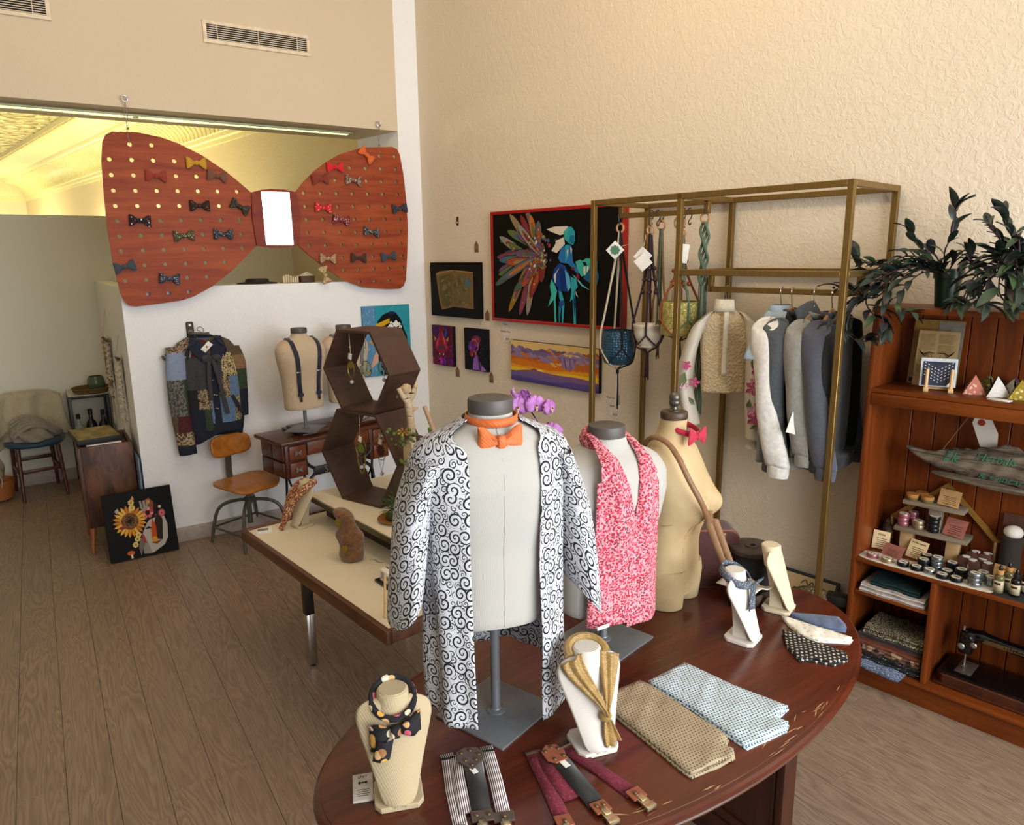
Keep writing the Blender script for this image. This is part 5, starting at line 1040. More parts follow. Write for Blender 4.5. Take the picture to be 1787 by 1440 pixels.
pad([(3.951, -1.898), (3.969, -1.858), (3.996, -1.868), (3.978, -1.909)], M_lea1, s1, 'leather_tab', Z0 + .005); pad([(3.976, -1.862), (3.995, -1.823), (4.018, -1.834), (4.001, -1.872)], M_lea1, s1, 'leather_tab', Z0 + .003); rivets([(3.967, -1.893), (3.978, -1.871), (3.986, -1.888), (4.000, -1.848)], Z0 + .010, s1)
for c_ in ((3.772, -1.855), (3.800, -1.768)): MB().cbox((c_[0] + .008, c_[1] - .004, Z0 + .003), (.004, .032, .003), Matrix.Rotation(-.37, 3, 'Z')).obj('slider', M_black, s1)
for c_, d_ in (((3.992, -1.893), (.92, -.38)), ((4.014, -1.853), (.92, -.38)), ((3.98, -1.934), (.92, -.38))): clipm(c_, d_, s1)
s2 = T('folded_suspenders', 'maroon wool suspenders with orange leather tabs, folded on the table', 'suspenders', (0, 0, 0), 0, None)
flat([(3.862, -1.687, Z0), (3.90, -1.700, Z0), (3.97, -1.720, Z0), (4.062, -1.751, Z0)], .032, M_mar, s2, 'strap', 0, .006); flat([(3.890, -1.672, Z0 + .001), (3.94, -1.688, Z0 + .002), (4.03, -1.704, Z0 + .001)], .034, M_mar, s2, 'strap', 0, .006); flat([(3.890, -1.612, Z0), (3.92, -1.614, Z0), (3.99, -1.600, Z0), (4.088, -1.588, Z0)], .031, M_mar, s2, 'strap', 0, .006)
flat([(3.925, -1.654, Z0 + .006), (3.99, -1.664, Z0 + .007), (4.074, -1.672, Z0 + .004)], .038, M_blk, s2, 'elastic_strap', 0)
pad([(3.888, -1.679), (3.875, -1.658), (3.885, -1.637), (3.912, -1.632), (3.938, -1.643), (3.936, -1.672), (3.918, -1.684)][::-1], M_lea2, s2, 'leather_yoke', Z0 + .008); rivets([(3.893, -1.671), (3.887, -1.652), (3.900, -1.641), (3.925, -1.645), (3.925, -1.668)], Z0 + .013, s2)
MB().box((3.936, -1.664, Z0 + .0095), (3.958, -1.650, Z0 + .0105)).obj('label', M_paper, s2)
pad([(4.069, -1.689), (4.074, -1.655), (4.104, -1.657), (4.100, -1.692)], M_lea2, s2, 'leather_tab', Z0 + .006); pad([(4.054, -1.768), (4.065, -1.736), (4.095, -1.744), (4.084, -1.776)], M_lea2, s2, 'leather_tab', Z0 + .005); pad([(4.083, -1.605), (4.084, -1.571), (4.114, -1.571), (4.113, -1.605)], M_lea2, s2, 'leather_tab', Z0 + .005); rivets([(4.082, -1.680), (4.086, -1.665), (4.094, -1.676), (4.078, -1.756), (4.098, -1.590)], Z0 + .011, s2)
for c_, d_ in (((4.100, -1.672), (1, -.1)), ((4.090, -1.762), (1, -.3)), ((4.112, -1.587), (1, 0))): clipm(c_, d_, s2)
MB().cbox((3.872, -1.690, Z0 + .004), (.005, .034, .004), Matrix.Rotation(-.25, 3, 'Z')).obj('slider', M_nick, s2); MB().cbox((3.897, -1.613, Z0 + .004), (.005, .033, .004)).obj('slider', M_nick, s2)
# suitcase, spool, bowl
M_suit = fabric('oxblood_leatherette', '40130c', .45, .1); t = T('suitcase', 'small oxblood suitcase with rounded corners standing behind the dress form', 'suitcase', (3.452, -.735, ZT_), radians(58))
def rr(w, h, r, k=6): return [(cx + r * cos(a0 + i * pi / 2 / k), cz + r * sin(a0 + i * pi / 2 / k)) for cx, cz, a0 in ((w / 2 - r, h - r, 0), (-w / 2 + r, h - r, pi / 2), (-w / 2 + r, r * .4, pi), (w / 2 - r, r * .4, 1.5 * pi)) for i in range(k + 1)]
ol = [(x, max(0, z)) for x, z in rr(.28, .205, .035)]
MB().prism(ol, -.05, .05, 'y').obj('case', M_suit, t, bev=.004); 
for y in (-.0505, .0435): mb = MB(); mb.tube([(x * .97, y + .0035, z * .975 + .003) for x, z in ol], .003, 6, True); mb.obj('piping', plain('piping_tan', '8a4a34', .5), t)
mb = MB(); mb.tube(spline([(-.045, 0, .205), (-.04, 0, .224), (.04, 0, .224), (.045, 0, .205)], 5), .005, 8); mb.obj('handle', plain('handle_brown', '3a2018', .5), t)
for x in (-.08, .08): MB().bevbox((x - .012, -.053, .165), (x + .012, -.05, .195), .002).obj('latch', M_brs, t)
t = T('thread_spool', 'large wooden spool of black thread beside the suitcase', 'spool', (3.600, -.622, ZT_)); t.scale = (1.3, 1.3, 1.17); M_spw = wood('spool_wood', '2a2019', '43342a', (20, 20, 6), .5)
MB().lathe([(.054, 0), (.056, .002), (.056, .014), (.054, .016), (.034, .016), (.034, .118), (.054, .118), (.056, .120), (.056, .130), (.054, .133), (.018, .1335), (.018, .136), (.009, .136), (.008, .128), (.001, .128)], seg=36).obj('spool_core', M_spw, t, smooth=30)
n = N('black_thread'); n.bump(n.wave(n.tc(), 120, .3, 1, 'Z'), .6, .002); M_thr = n.out('10141d', .6); MB().lathe([(.035, .0165), (.047, .018), (.0485, .066), (.047, .116), (.035, .1175)], seg=36).obj('thread', M_thr, t)
t = T('wooden_bowl', 'dark wooden bowl with a white cloth and dried leaf behind the white stands', 'bowl', (3.662, -.725, ZT_)); MB().lathe([(.03, 0), (.046, .012), (.056, .035), (.058, .055), (.054, .055), (.050, .035), (.03, .015), (.001, .013)], seg=32).obj('bowl_body', M_spw, t)
MB().grid(lambda u, v: ((u - .5) * .15, (v - .5) * .10, .060 + .010 * sin(7 * u + 3 * v) * sin(5 * v) + .018 * u), 14, 14).obj('cloth', M_velv, t, thick=.002, smooth=80)
mb = MB()
for k in range(6): a = k * 1.05; mb.add([(-.02, -.02, .074), (-.02 + .022 * cos(a), -.02 + .016 * sin(a), .080), (-.02 + .038 * cos(a + .2), -.02 + .026 * sin(a + .2), .078), (-.02 + .020 * cos(a + .5), -.02 + .016 * sin(a + .5), .081)], [(0, 1, 2, 3)])
mb.obj('dried_leaf', plain('dry_leaf', '8a7a4a', .8), t, smooth=0)
# ------------------------------------------------------------------ plant hangers on the rack
M_ring = wood('ring_wood', 'a87a54', 'c49a70', (20, 20, 20), .5); M_copper = plain('copper_bead', '9a5228', .25, .3); M_aub = plain('aubergine_bead', '32202a', .35)
def cordmat(nm, c): 
    n = N(nm); n.bump(n.wave(n.tc(), 70, 1.5, 1, 'Z'), .8, .002); return n.out(c, .9)
C_ = dict(black=cordmat('black_cord', '151312'), white=cordmat('natural_cord', 'd8cbb4'), purple=cordmat('aubergine_cord', '3a2630'), rust=cordmat('rust_cord', '8f4a26'), taupe=cordmat('taupe_cord', '9c7e6c'), green=cordmat('sage_cord', '5f7562'), tan=cordmat('tan_cord', 'a8845e'))
RAILZ = 2.045
def hanger(label, s, zr, zt, rp, zb, ztas, cols, beads=None, braid=.35, phase=.6, tag_col=None, tassel_w=.012, w=.25, rr=.022):
    t = T('plant_hanger', label, 'plant hanger', PW(s, w, 0), WA, 'macrame hangers on the gold rack')
    mb = MB(); top = RAILZ + .018
    mb.tube(spline([(0, -.016, top - .03), (0, -.016, top - .008), (0, 0, top + .002), (0, .016, top - .010), (0, .012, top - .04), (0, -.012, zr + rr + .035), (0, -.012, zr + rr + .01), (0, 0, zr + rr - .003), (0, .012, zr + rr + .012)], 5), .0026, 6); mb.obj('hook', M_black, t)
    MB().tube([(rr * cos(a), 0, zr + rr * sin(a)) for a in [2 * pi * i / 20 for i in range(20)]], .0055, 8, True).obj('ring', M_ring, t)
    nc = 4; zk = zt + .001
    for k in range(nc):
        a = phase + 2 * pi * k / nc; ex, ey = (rp + .004) * cos(a), (rp + .004) * sin(a); zk1 = lerp(zr - rr, zt, braid)
        col = C_[cols[k % len(cols)]]
        o = MB().tube(spline([(.004 * cos(a), .004 * sin(a), zr - rr + .006), (.006 * cos(a), .006 * sin(a), zr - rr - .03), (.012 * cos(a) + ex * .12, .012 * sin(a) + ey * .12, zk1), (ex * .8, ey * .8, lerp(zk1, zt, .75)), (ex, ey, zt), (ex * 1.01, ey * 1.01, lerp(zt, zb, .5))], 5), [.0068] * 12 + [.0056] * 14, 6).obj('cord', col, t)
        mb = MB(); a2 = a + pi / nc; q = (rp * .93 * cos(a2), rp * .93 * sin(a2)); b2 = a - pi / nc; q2 = (rp * .93 * cos(b2), rp * .93 * sin(b2))
        for qq in (q, q2): mb.tube(spline([(ex * 1.01, ey * 1.01, lerp(zt, zb, .45)), ((ex + qq[0]) * .53, (ey + qq[1]) * .53, lerp(zt, zb, .7)), (qq[0] * 1.02, qq[1] * 1.02, lerp(zt, zb, .93)), (qq[0] * .4, qq[1] * .4, zb - .014), (0, 0, zb - .03)], 4), .0042, 6)
        mb.obj('net', col, t)
        if beads:
            bc, fr = beads
            for f in fr:
                i = lerp(zr - rr - .03, zt, f); u = (zr - rr - .03 - i) / max(.01, (zr - rr - .03 - zt)); g = .006 + .012 + (rp * .8 - .01) * max(0, (u - braid * .5)) * .75
                MB().ball((g * cos(a), g * sin(a), i), .0115, 12, 8).obj('bead', bc, t)
    random.seed(int(s * 1000)); 
    for ci, cc in enumerate(dict.fromkeys(cols)):
        mb = MB(); mb.cyl((0, 0, zb - .055), (0, 0, zb - .025), .008, seg=8) if ci == 0 else None
        for k in range(9 if len(set(cols)) > 1 else 16):
            x, y = random.uniform(-1, 1) * tassel_w, random.uniform(-1, 1) * tassel_w; mb.tube([(x * .3, y * .3, zb - .03), (x * .7, y * .7, zb - .09), (x + random.uniform(-.004, .004), y, ztas + random.uniform(0, .03))], .003, 4)
        mb.obj('tassel', C_[cc], t)
    if tag_col:
        x0, z0, mats = tag_col
        for k, (m, rot) in enumerate(mats): 
            o = MB().bevbox((-.034, -.0008, -.034), (.034, .0008, .034), .0005).obj('tag', m, t); o.location = (x0 + .012 * k, -.035 - .012 * k, z0 - .03 * k); o.rotation_euler = (0, rot, .55)
            MB().tube([(0, 0, .046), (-(x0 + .012 * k) * .8, .03, zr - .02 - (z0 - .03 * k))], .001, 4).obj('string', C_['white'], o).rotation_euler = (0, -rot, 0)
    return t
M_lea_tag = plain('tag_green_print', '5c8a6c', .7)
def pot(label, s, zb, prof, mat, extra=None):
    t = T('plant_pot', label, 'pot', PW(s, .25, zb), WA, 'pots in the macrame hangers'); MB().lathe(prof, seg=40).obj('pot_body', mat, t, smooth=50); return t
n = N('teal_dimple'); v = n.map(n.tc(), (1, 1, 1)); n.bump(n.vor(v, 75, rand=.3), 1.0, .006); M_tealp = n.out(n.ramp(n.vor(v, 75, rand=.3), [(.0, '24546a'), (.6, '163c50')]), .22)
h1 = hanger('black and natural plant hanger holding the dimpled teal pot', 2.072, 1.985, 1.44, .092, 1.268, 1.013, ['black', 'white', 'white', 'black'], None, .28, .9)
o = MB().bevbox((-.034, -.0008, -.034), (.034, .0008, .034), .0005).obj('tag', M_paper, h1); o.location = (.004, -.045, 1.872); o.rotation_euler = (0, pi / 4, .6)
MB().prism([(.024 * (1 + .10 * cos(8 * a)) * cos(a), .024 * (1 + .10 * cos(8 * a)) * sin(a)) for a in [2 * pi * i / 48 for i in range(48)]], -.0014, -.0008, 'y').obj('badge', plain('green_badge', '4e7f63', .7), o, smooth=0)
MB().tube([(.0, -.002, .02), (.030, .02, .070)], .0012, 4).obj('string', C_['white'], o)
pot('dimpled teal pot in the black and natural plant hanger', 2.072, 1.268, [(.060, 0), (.074, .008), (.090, .055), (.093, .10), (.088, .15), (.082, .182), (.078, .182), (.082, .15), (.084, .10), (.06, .02), (.001, .018)], M_tealp)
h2 = hanger('aubergine plant hanger with dark beads holding the white pot', 2.268, 1.968, 1.50, .076, 1.374, 1.196, ['purple'], (M_aub, (.33, .47, .62)), .45, .5, (-.02, 1.84, ((M_paper, .75), (M_paper, .85))))
pot('small white footed pot in the aubergine plant hanger', 2.268, 1.374, [(.040, 0), (.044, .004), (.042, .012), (.062, .04), (.073, .075), (.072, .10), (.078, .108), (.079, .120), (.076, .122), (.070, .118), (.06, .04), (.001, .02)], plain('white_glaze', 'd8cfbf', .2, var=.02))
h3 = hanger('rust plant hanger with copper beads holding the golden pot', 2.460, 1.950, 1.60, .099, 1.451, 1.32, ['rust', 'green'], (M_copper, (.30, .48, .66)), .5, 1.0, None, .014, .25, .016)
o = MB().bevbox((-.022, -.0008, -.045), (.022, .0008, .045), .0005).obj('tag', M_paper, h3); o.location = (.028, -.03, 1.85); o.rotation_euler = (0, .12, .5)
n = N('gold_crackle'); v = n.tc(); n.bump(n.vor(v, 110, 'DISTANCE_TO_EDGE'), 1, .006); M_goldp = n.out(n.ramp(n.noise(v, 60, 3), [(.35, '8f8440'), (.6, 'b7ac66')]), .35, .25)
pot('golden crackled cylinder pot in the rust plant hanger', 2.460, 1.451, [(.080, 0), (.092, .004), (.0965, .02), (.0985, .165), (.096, .168), (.092, .166), (.09, .02), (.001, .018)], M_goldp)
hanger('taupe plant hanger with a large wooden ring, behind the golden pot', 2.405, 2.000, 1.66, .05, 1.45, 1.261, ['taupe'], (M_copper, (.62, .82)), .8, .2, None, .012, .20, .030)
hanger('pale empty plant hanger behind the aubergine one', 2.268, 1.992, 1.60, .030, 1.42, 1.30, ['tan', 'green'], None, .6, .4, None, .010, .16)
t = T('plant_hanger', 'long sage green macrame hanger without a pot', 'plant hanger', PW(2.58, .25, 0), WA, 'macrame hangers on the gold rack')
mb = MB(); mb.tube(spline([(0, -.016, 2.10), (0, -.016, 2.12), (0, 0, 2.13), (0, .016, 2.115), (0, 0, 2.06), (0, -.012, 2.045), (0, 0, 2.032), (0, .012, 2.045)], 5), .0026, 6); mb.obj('hook', M_black, t); MB().tube([(.022 * cos(a), 0, 2.014 + .022 * sin(a)) for a in [2 * pi * i / 20 for i in range(20)]], .0055, 8, True).obj('ring', M_ring, t)
for k in range(4):
    x = (k - 1.5) * .011; MB().tube([(x + .006 * sin(z * 60 + k * 1.6), .006 * cos(z * 60 + k * 1.6), z) for z in [1.995 - .295 * i / 40 for i in range(41)]], .0065, 7).obj('braid', C_['green'], t)
random.seed(5)
for k in range(12):
    x, y = random.uniform(-.018, .018), random.uniform(-.012, .012); MB().tube([(x, y, 1.70), (x * 1.1, y, 1.5), (x * .5, y * .5, 1.395), (x * 1.2, y, 1.30), (x * .4 - .002, y * .5, 1.225), (x * 1.2 - .004, y, 1.14), (x * 1.3 - .006, y, 1.055 + random.random() * .02)], .003, 5).obj('strand', C_['green'], t)
for z in (1.395, 1.225): MB().ball((0, 0, z), .011, 10, 8).obj('strand_knot', C_['green'], t)
# spare hooks
for k, (s, w, lab) in enumerate(((2.31, .25, 'spare black S-hook beside the aubergine hanger'), (2.495, .25, 'spare black S-hook beside the rust hanger'))):
    t = T('s_hook', lab, 'hook', PW(s, w, 0), WA, 'spare hooks on the rack'); MB().tube(spline([(0, -.016, 2.035), (0, -.016, 2.055), (0, 0, 2.064), (0, .016, 2.05), (0, .012, 2.02), (0, -.010, 2.0), (0, 0, 1.985), (0, .012, 1.995)], 5), .0026, 6).obj('hook_wire', M_black, t)

# ------------------------------------------------------------------ clothes on the lower rail
M_hang = wood('hanger_wood', 'a87446', 'c4925c', (4, 20, 20), .4, .03)
def coathanger(label, s, rz, w=.25):
    t = T('coat_hanger', label, 'hanger', PW(s, w, 1.682), rz, 'wooden hangers on the lower rail'); z = -.10
    MB().tube(spline([(.012, 0, -.004), (.017, 0, .012), (0, 0, .0185), (-.015, 0, .006), (-.008, 0, -.03), (0, 0, -.055), (0, 0, -.085)], 5), .0019, 6).obj('hook', M_chrome, t)
    P = spline([(-.165, 0, -.150), (-.09, 0, -.115), (-.02, 0, -.084), (0, 0, -.078), (.02, 0, -.084), (.09, 0, -.115), (.165, 0, -.150)], 5)
    mb = MB(); mb.rings([[Vector((p.x, .007 * cos(a), p.z + (.013 if abs(p.x) < .1 else .010) * sin(a))) for a in [2 * pi * k / 10 for k in range(10)]] for p in P]); mb.obj('shoulders', M_hang, t); return t
BODY = [(0, .055, .035), (.015, .085, .042), (.04, .155, .050), (.065, .190, .056), (.11, .200, .066), (.25, .196, .072), (1, .196, .072)]
def garment(label, name, cat, s, rz, mats, zb=.62, z0=-.088, w=.25, sl=((-.13, 0, -.118), (-.178, 0, -.15), (-.20, -.015, -.30), (-.205, -.03, -.52), (-.20, -.04, -.74)), sr=None, cuff=None, slw=(.052, .044), hem=None, fold=1.0, neck=True, yoke=None, dsc=.5, group='clothes on the lower rail', bw=1.0):
    t = T(name, label, cat, PW(s, w, 1.682), rz, group)
    def fn(u, v):
        z = z0 - zb * v; d = zb * v; hw, hd = table_lerp(BODY, min(1, d if d < .25 else 1)); a = 2 * pi * u; f = 1 + fold * (.10 * sin(5 * a + 2 * v) + .06 * sin(9 * a + 1)) * ss((d - .1) * 3)
        return (bw * hw * cos(a) * (1 - .10 * ss((v - .4) * 2)), hd * dsc * f * sin(a) - .01 * ss((d - .1) * 3), z - .035 * (abs(cos(a)) ** 3) * (1 if d < .05 else 0) * 0)
    o = MB().grid(fn, 56, 40).obj('body', mats[0], t, thick=.003, smooth=75)
    sr = sr or tuple((-x * .8, y, z) for x, y, z in sl)
    for P0 in (sl, sr):
        P = spline(P0, 9); nn = len(P)
        def fs(u, v):
            p = P[min(nn - 1, int(round(v * (nn - 1))))]; r = lerp(slw[0], slw[1], v) * (.12 + .88 * sqrt(min(1, v * 5.5))); a = 2 * pi * u; f = 1 + fold * (.07 * sin(3 * a + 9 * v) + .05 * sin(11 * v + 2 * a))
            return (p.x + r * .62 * f * cos(a), p.y + r * f * sin(a), p.z + .035 * (1 - v) ** 2 * (cos(a) if p.x < 0 else -cos(a)) * min(1, v * 6))
        MB().grid(fs, 26, nn - 1).obj('sleeve', mats[1], t, thick=.003, smooth=75)
        if cuff:
            q = P[-1]; MB().lathe([(slw[1] * .86, -.048), (slw[1] * .92, -.03), (slw[1] * .95, .0), (slw[1] * .8, .004)], (q.x, q.y, q.z), 20, None, .66, 1).obj('cuff', cuff, t, thick=.002)
    if hem: MB().lathe([(.19, -.05), (.186, -.03), (.19, .0)], (0, -.01, z0 - zb), 32, None, .98, .36).obj('hem_band', hem, t)
    if neck: MB().rings([[Vector((.056 * cos(a) * k, .038 * sin(a) * k, z0 + z - .014 * (sin(a) < 0) * abs(sin(a)))) for a in [2 * pi * i / 28 for i in range(28)]] for k, z in ((1.05, -.004), (1.02, .012), (.9, .016))], cap=False).obj('neckband', cuff or mats[0], t, thick=.003)
    return t
AX = radians(106)
M_dw = fabric('white_denim', 'd9d6d0', .85, .4, 12); M_ld = fabric('pale_denim', '9fb0bf', .85, .3); M_gst = fabric('stone_grey_cloth', '7d8284', .9, .3)
g = garment('white-sleeved pale denim shirt on the lower rail', 'denim_shirt', 'shirt', 2.985, AX, (M_gst, M_dw), .66, -.085, .25, ((-.13, -.002, -.112), (-.180, -.008, -.150), (-.212, -.03, -.28), (-.222, -.06, -.50), (-.212, -.115, -.735)), None, M_dw, (.056, .05))
MB().rings([[Vector((r * cos(a), r * .7 * sin(a), z)) for a in [2 * pi * i / 28 for i in range(28)]] for r, z in ((.070, -.110), (.062, -.085), (.058, -.060), (.066, -.066), (.078, -.098))], cap=False).obj('collar', M_ld, g, thick=.002)
MB().grid(lambda u, v: (lerp(-.05, -.228, v), (u - .5) * lerp(.085, .14, v) - .008, -.088 - .20 * v ** 1.5 + .008), 10, 10).obj('yoke', M_ld, g, thick=.004)
M_hd = fabric('slate_fleece', '464b4f', .95, .4, 12); M_bk = fabric('black_fleece', '17181a', .95, .3, 12); M_hg = fabric('heather_grey', '8c8a84', .95, .4, 12); M_sb = fabric('storm_blue_fleece', '4b4d58', .95, .4, 12)
g = garment('dark slate hoodie hanging behind the white-sleeved shirt', 'hoodie', 'hoodie', 3.035, AX, (M_bk, M_hd), .64, -.09, .25, ((-.13, -.002, -.118), (-.178, -.005, -.150), (-.205, -.012, -.28), (-.212, -.025, -.50), (-.205, -.06, -.70)), None, M_hd, (.054, .045), M_hd)
MB().grid(lambda u, v: ((u - .5) * .26 * (1 - .25 * v), -.04 - .085 * sin(pi * (.15 + .75 * v)) * (1 - (2 * u - 1) ** 2 * .5), -.070 + .03 * (1 - (2 * u - 1) ** 2) - .20 * v), 18, 14).obj('hood', M_hd, g, thick=.008, smooth=80)
garment('heather grey sweatshirt between the slate hoodie and the storm blue one', 'sweatshirt', 'sweatshirt', 3.135, AX, (M_hg, M_hg), .60, -.095, .25, ((-.13, -.002, -.118), (-.178, -.005, -.150), (-.205, -.01, -.28), (-.212, -.035, -.48), (-.205, -.075, -.665)), None, M_hg, (.05, .042), M_hg, dsc=.4)
g = garment('storm blue sweatshirt with a white tag on the lower rail', 'sweatshirt', 'sweatshirt', 3.212, AX, (M_sb, M_sb), .585, -.095, .25, ((-.13, -.002, -.118), (-.178, -.005, -.150), (-.207, -.012, -.28), (-.215, -.05, -.50), (-.208, -.09, -.705)), None, M_sb, (.056, .046), M_sb)
o = MB().bevbox((-.03, -.001, -.045), (.03, .001, .045), .0006).obj('paper_tag', M_paper, g); o.location = (-.226, .034, -.53); o.rotation_euler = (0, .25, -1.1)
garment('black sweatshirt at the right end of the lower rail', 'sweatshirt', 'sweatshirt', 3.258, AX, (M_bk, M_bk), .58, -.098, .25, ((-.13, 0, -.12), (-.17, 0, -.15), (-.195, .0, -.28), (-.20, -.01, -.48), (-.198, -.015, -.68)), None, M_bk, (.05, .042), M_bk, dsc=.35, bw=.8)
for lab, s in (('wooden hanger inside the white-sleeved denim shirt', 2.985), ('wooden hanger inside the dark slate hoodie', 3.035), ('wooden hanger inside the heather grey sweatshirt', 3.135), ('wooden hanger inside the storm blue sweatshirt', 3.212)): coathanger(lab, s, AX)
coathanger('wooden hanger inside the sheer flowered blouse', 2.715, radians(42)).scale = (.55, 1, 1)
# sheer blouse
n = N('sheer_organza'); n.bump(n.noise(n.tc(), 14, 3), .3, .015); M_org2 = n.out('e4dccd', .6, Alpha=.72); n = N('cream_lace'); v = n.tc(); n.bump(n.vor(v, 90), .8, .006); M_lace = n.out(n.mix(n.vor(v, 90), 'c4ab84', 'd8c6a4'), .85)
bl = garment('sheer cream blouse with pink flowers down its sleeves', 'blouse', 'blouse', 2.715, radians(42), (M_lace, M_org2), .40, -.085, .25, ((-.07, 0, -.105), (-.120, -.006, -.16), (-.160, -.02, -.30), (-.178, -.03, -.46), (-.135, -.04, -.635)), ((.07, 0, -.105), (.115, -.006, -.16), (.135, -.02, -.30), (.142, -.03, -.50), (.152, -.04, -.70)), None, (.052, .062), None, 1.0, False, None, .6, bw=.56)
MB().rings([[Vector((r * cos(a), r * .72 * sin(a), z)) for a in [-.9 - 4.5 * i / 26 + .0 for i in range(27)]] for r, z in ((.062, -.10), (.056, -.075), (.052, -.045))], cap=False).obj('collar', plain('cream_collar', 'd8cdb8', .8), bl, thick=.002)
MB().grid(lambda u, v: ((u - .5) * .022, -.068 - .012 * ss(v * 2), -.10 - .30 * v), 3, 12).obj('placket', plain('cream_placket', 'd6cab2', .8), bl, thick=.002)
for sx, x, z, y in ((-1, -.135, -.635, -.04), (1, .152, -.70, -.04)): MB().lathe([(.040, .012), (.028, 0), (.030, -.02), (.046, -.045)], (x, y, z), 24, None, .7, 1).obj('frilled_cuff', M_org2, bl, thick=.001)
M_pf = [plain('petal_pink', 'c04878', .7), plain('petal_pale', 'dd9db4', .7), plain('embroidery_leaf', '64744a', .7), plain('petal_white', 'd8c8c8', .7)]
def blossom(parent, c, r, nrm_y=-1, pet=5, m=0):
    mb = MB()
    for k in range(pet):
        a = 2 * pi * k / pet + c[0] * 9; d = (cos(a), sin(a)); e = (-d[1], d[0]); mb.add([(c[0], c[1], c[2]), (c[0] + r * (.6 * d[0] + .3 * e[0]), c[1] - .004, c[2] + r * (.6 * d[1] + .3 * e[1])), (c[0] + r * d[0], c[1] - .002, c[2] + r * d[1]), (c[0] + r * (.6 * d[0] - .3 * e[0]), c[1] - .004, c[2] + r * (.6 * d[1] - .3 * e[1]))], [(0, 1, 2, 3)])
    mb.obj('embroidered_flower', M_pf[m], parent, smooth=0, thick=.001)
for x, z, r, m in ((.212, -.36, .030, 0), (.200, -.42, .022, 1), (.196, -.45, .034, 0), (.228, -.45, .026, 1), (.235, -.53, .030, 0), (.198, -.555, .026, 1), (.208, -.59, .034, 0), (.205, -.25, .015, 1), (.215, -.29, .014, 3), (-.215, -.35, .022, 0), (-.222, -.45, .020, 1), (-.175, -.43, .024, 0)): blossom(bl, (x - .062 if x > 0 else x + .045, -.088 - .02 * (z < -.5), z), r * 1.15, -1, 5, m)
for x0, z0, x1, z1 in ((.20, -.24, .205, -.32), (.195, -.30, .19, -.36), (.235, -.37, .245, -.42), (.185, -.50, .18, -.56), (.19, -.64, .235, -.62), (.235, -.62, .255, -.67), (-.22, -.38, -.235, -.46), (-.20, -.50, -.17, -.54)):
    yv = -.090 - .02 * (z0 < -.5); x0 += -.062 if x0 > 0 else .045; x1 += -.062 if x1 > 0 else .045; mx, mz = (x0 + x1) / 2, (z0 + z1) / 2; dx, dz = x1 - x0, z1 - z0; MB().add([(x0, yv, z0), (mx - dz * .22, yv - .003, mz + dx * .22), (x1, yv, z1), (mx + dz * .22, yv - .003, mz - dx * .22)], [(0, 1, 2, 3)]).obj('embroidered_leaf', M_pf[2], bl, smooth=0, thick=.001)
# ------------------------------------------------------------------ things in the bookcase  (x right, y into the wall, z up, from its lower left front corner)
def BK(x, y, z): return PW(3.405 + x, .31 - y, z)
T1, T2, T3, T4, TT = 1.3102, .5782, .4284, .1152, 1.6342
# plants on top
n = N('tradescantia_leaf'); rn = n.rnd(); c = n.ramp(rn, [(0, '1c2620'), (.4, '25322a'), (.65, '2c2630'), (.85, '33442f'), (1, '3c5230')]); M_leaf = n.out(c, .42); M_stem = plain('purple_stem', '3d2a30', .5); M_gpot = plain('green_plastic', '12301f', .3, var=.02)
lm = MB(); L_ = []
for i in range(7):
    u = i / 6; w = .0135 * sin(pi * min(1, u * .93 + .05)) ** .8; L_.append([(u * .085, -w, .004 + .010 * sin(pi * u) - .012 * u * u), (u * .085, 0, .010 * sin(pi * u) - .012 * u * u), (u * .085, w, .004 + .010 * sin(pi * u) - .012 * u * u)])
lm.add([p for r in L_ for p in r], [(3 * i + j, 3 * i + 3 + j, 3 * i + 4 + j, 3 * i + 1 + j) for i in range(6) for j in range(2)]); LEAF = lm.mesh('leaf', [M_leaf], 80)
def plant(label, x, y, stems, seed, rp=.05, hp=.145):
    random.seed(seed); t = T('potted_plant', label, 'plant', BK(x, y, TT), WA, 'trailing plants on the bookcase')
    MB().lathe([(rp * .74, 0), (rp * .76, .004), (rp * .94, hp * .74), (rp * 1.06, hp * .76), (rp * 1.08, hp), (rp * 1.02, hp), (rp * .98, hp * .85), (.001, hp * .85)], seg=32).obj('pot', M_gpot, t)
    for st in stems:
        P = spline([(random.uniform(-.02, .02), random.uniform(-.02, .02), hp * .8)] + [(a - x, b - y, c - TT) for a, b, c in st], 7)
        MB().tube(P, .0028, 5).obj('stem', M_stem, t); ln = 0; side = 1
        for i in range(3, len(P)):
            ln += (P[i] - P[i - 1]).length
            if ln > .019 or i == len(P) - 1:
                ln = 0; d = (P[i] - P[i - 1]).normalized(); side *= -1
                for q in range(3 if i == len(P) - 1 else 1):
                    up = Vector((0, 0, 1)); sd = d.cross(up); sd = sd.normalized() if sd.length > .1 else Vector((1, 0, 0))
                    dr = (d * random.uniform(.45, 1.0) + sd * side * random.uniform(.35, .9) * (1 if not q else -1) + up * random.uniform(-.1, .55)).normalized()
                    o = D.objects.new('leaf', LEAF); COL.objects.link(o); o.parent = t; o.location = P[i]; s_ = random.uniform(.7, 1.2); o.scale = (s_, s_ * random.uniform(.85, 1.2), s_)
                    z_ = (up - dr * dr.z).normalized() if abs(dr.z) < .95 else Vector((1, 0, 0)); y_ = z_.cross(dr); M = Matrix((dr, y_, z_)).transposed(); o.rotation_euler = (M @ Matrix.Rotation(random.uniform(-.6, .6), 3, 'X')).to_euler()
    return t
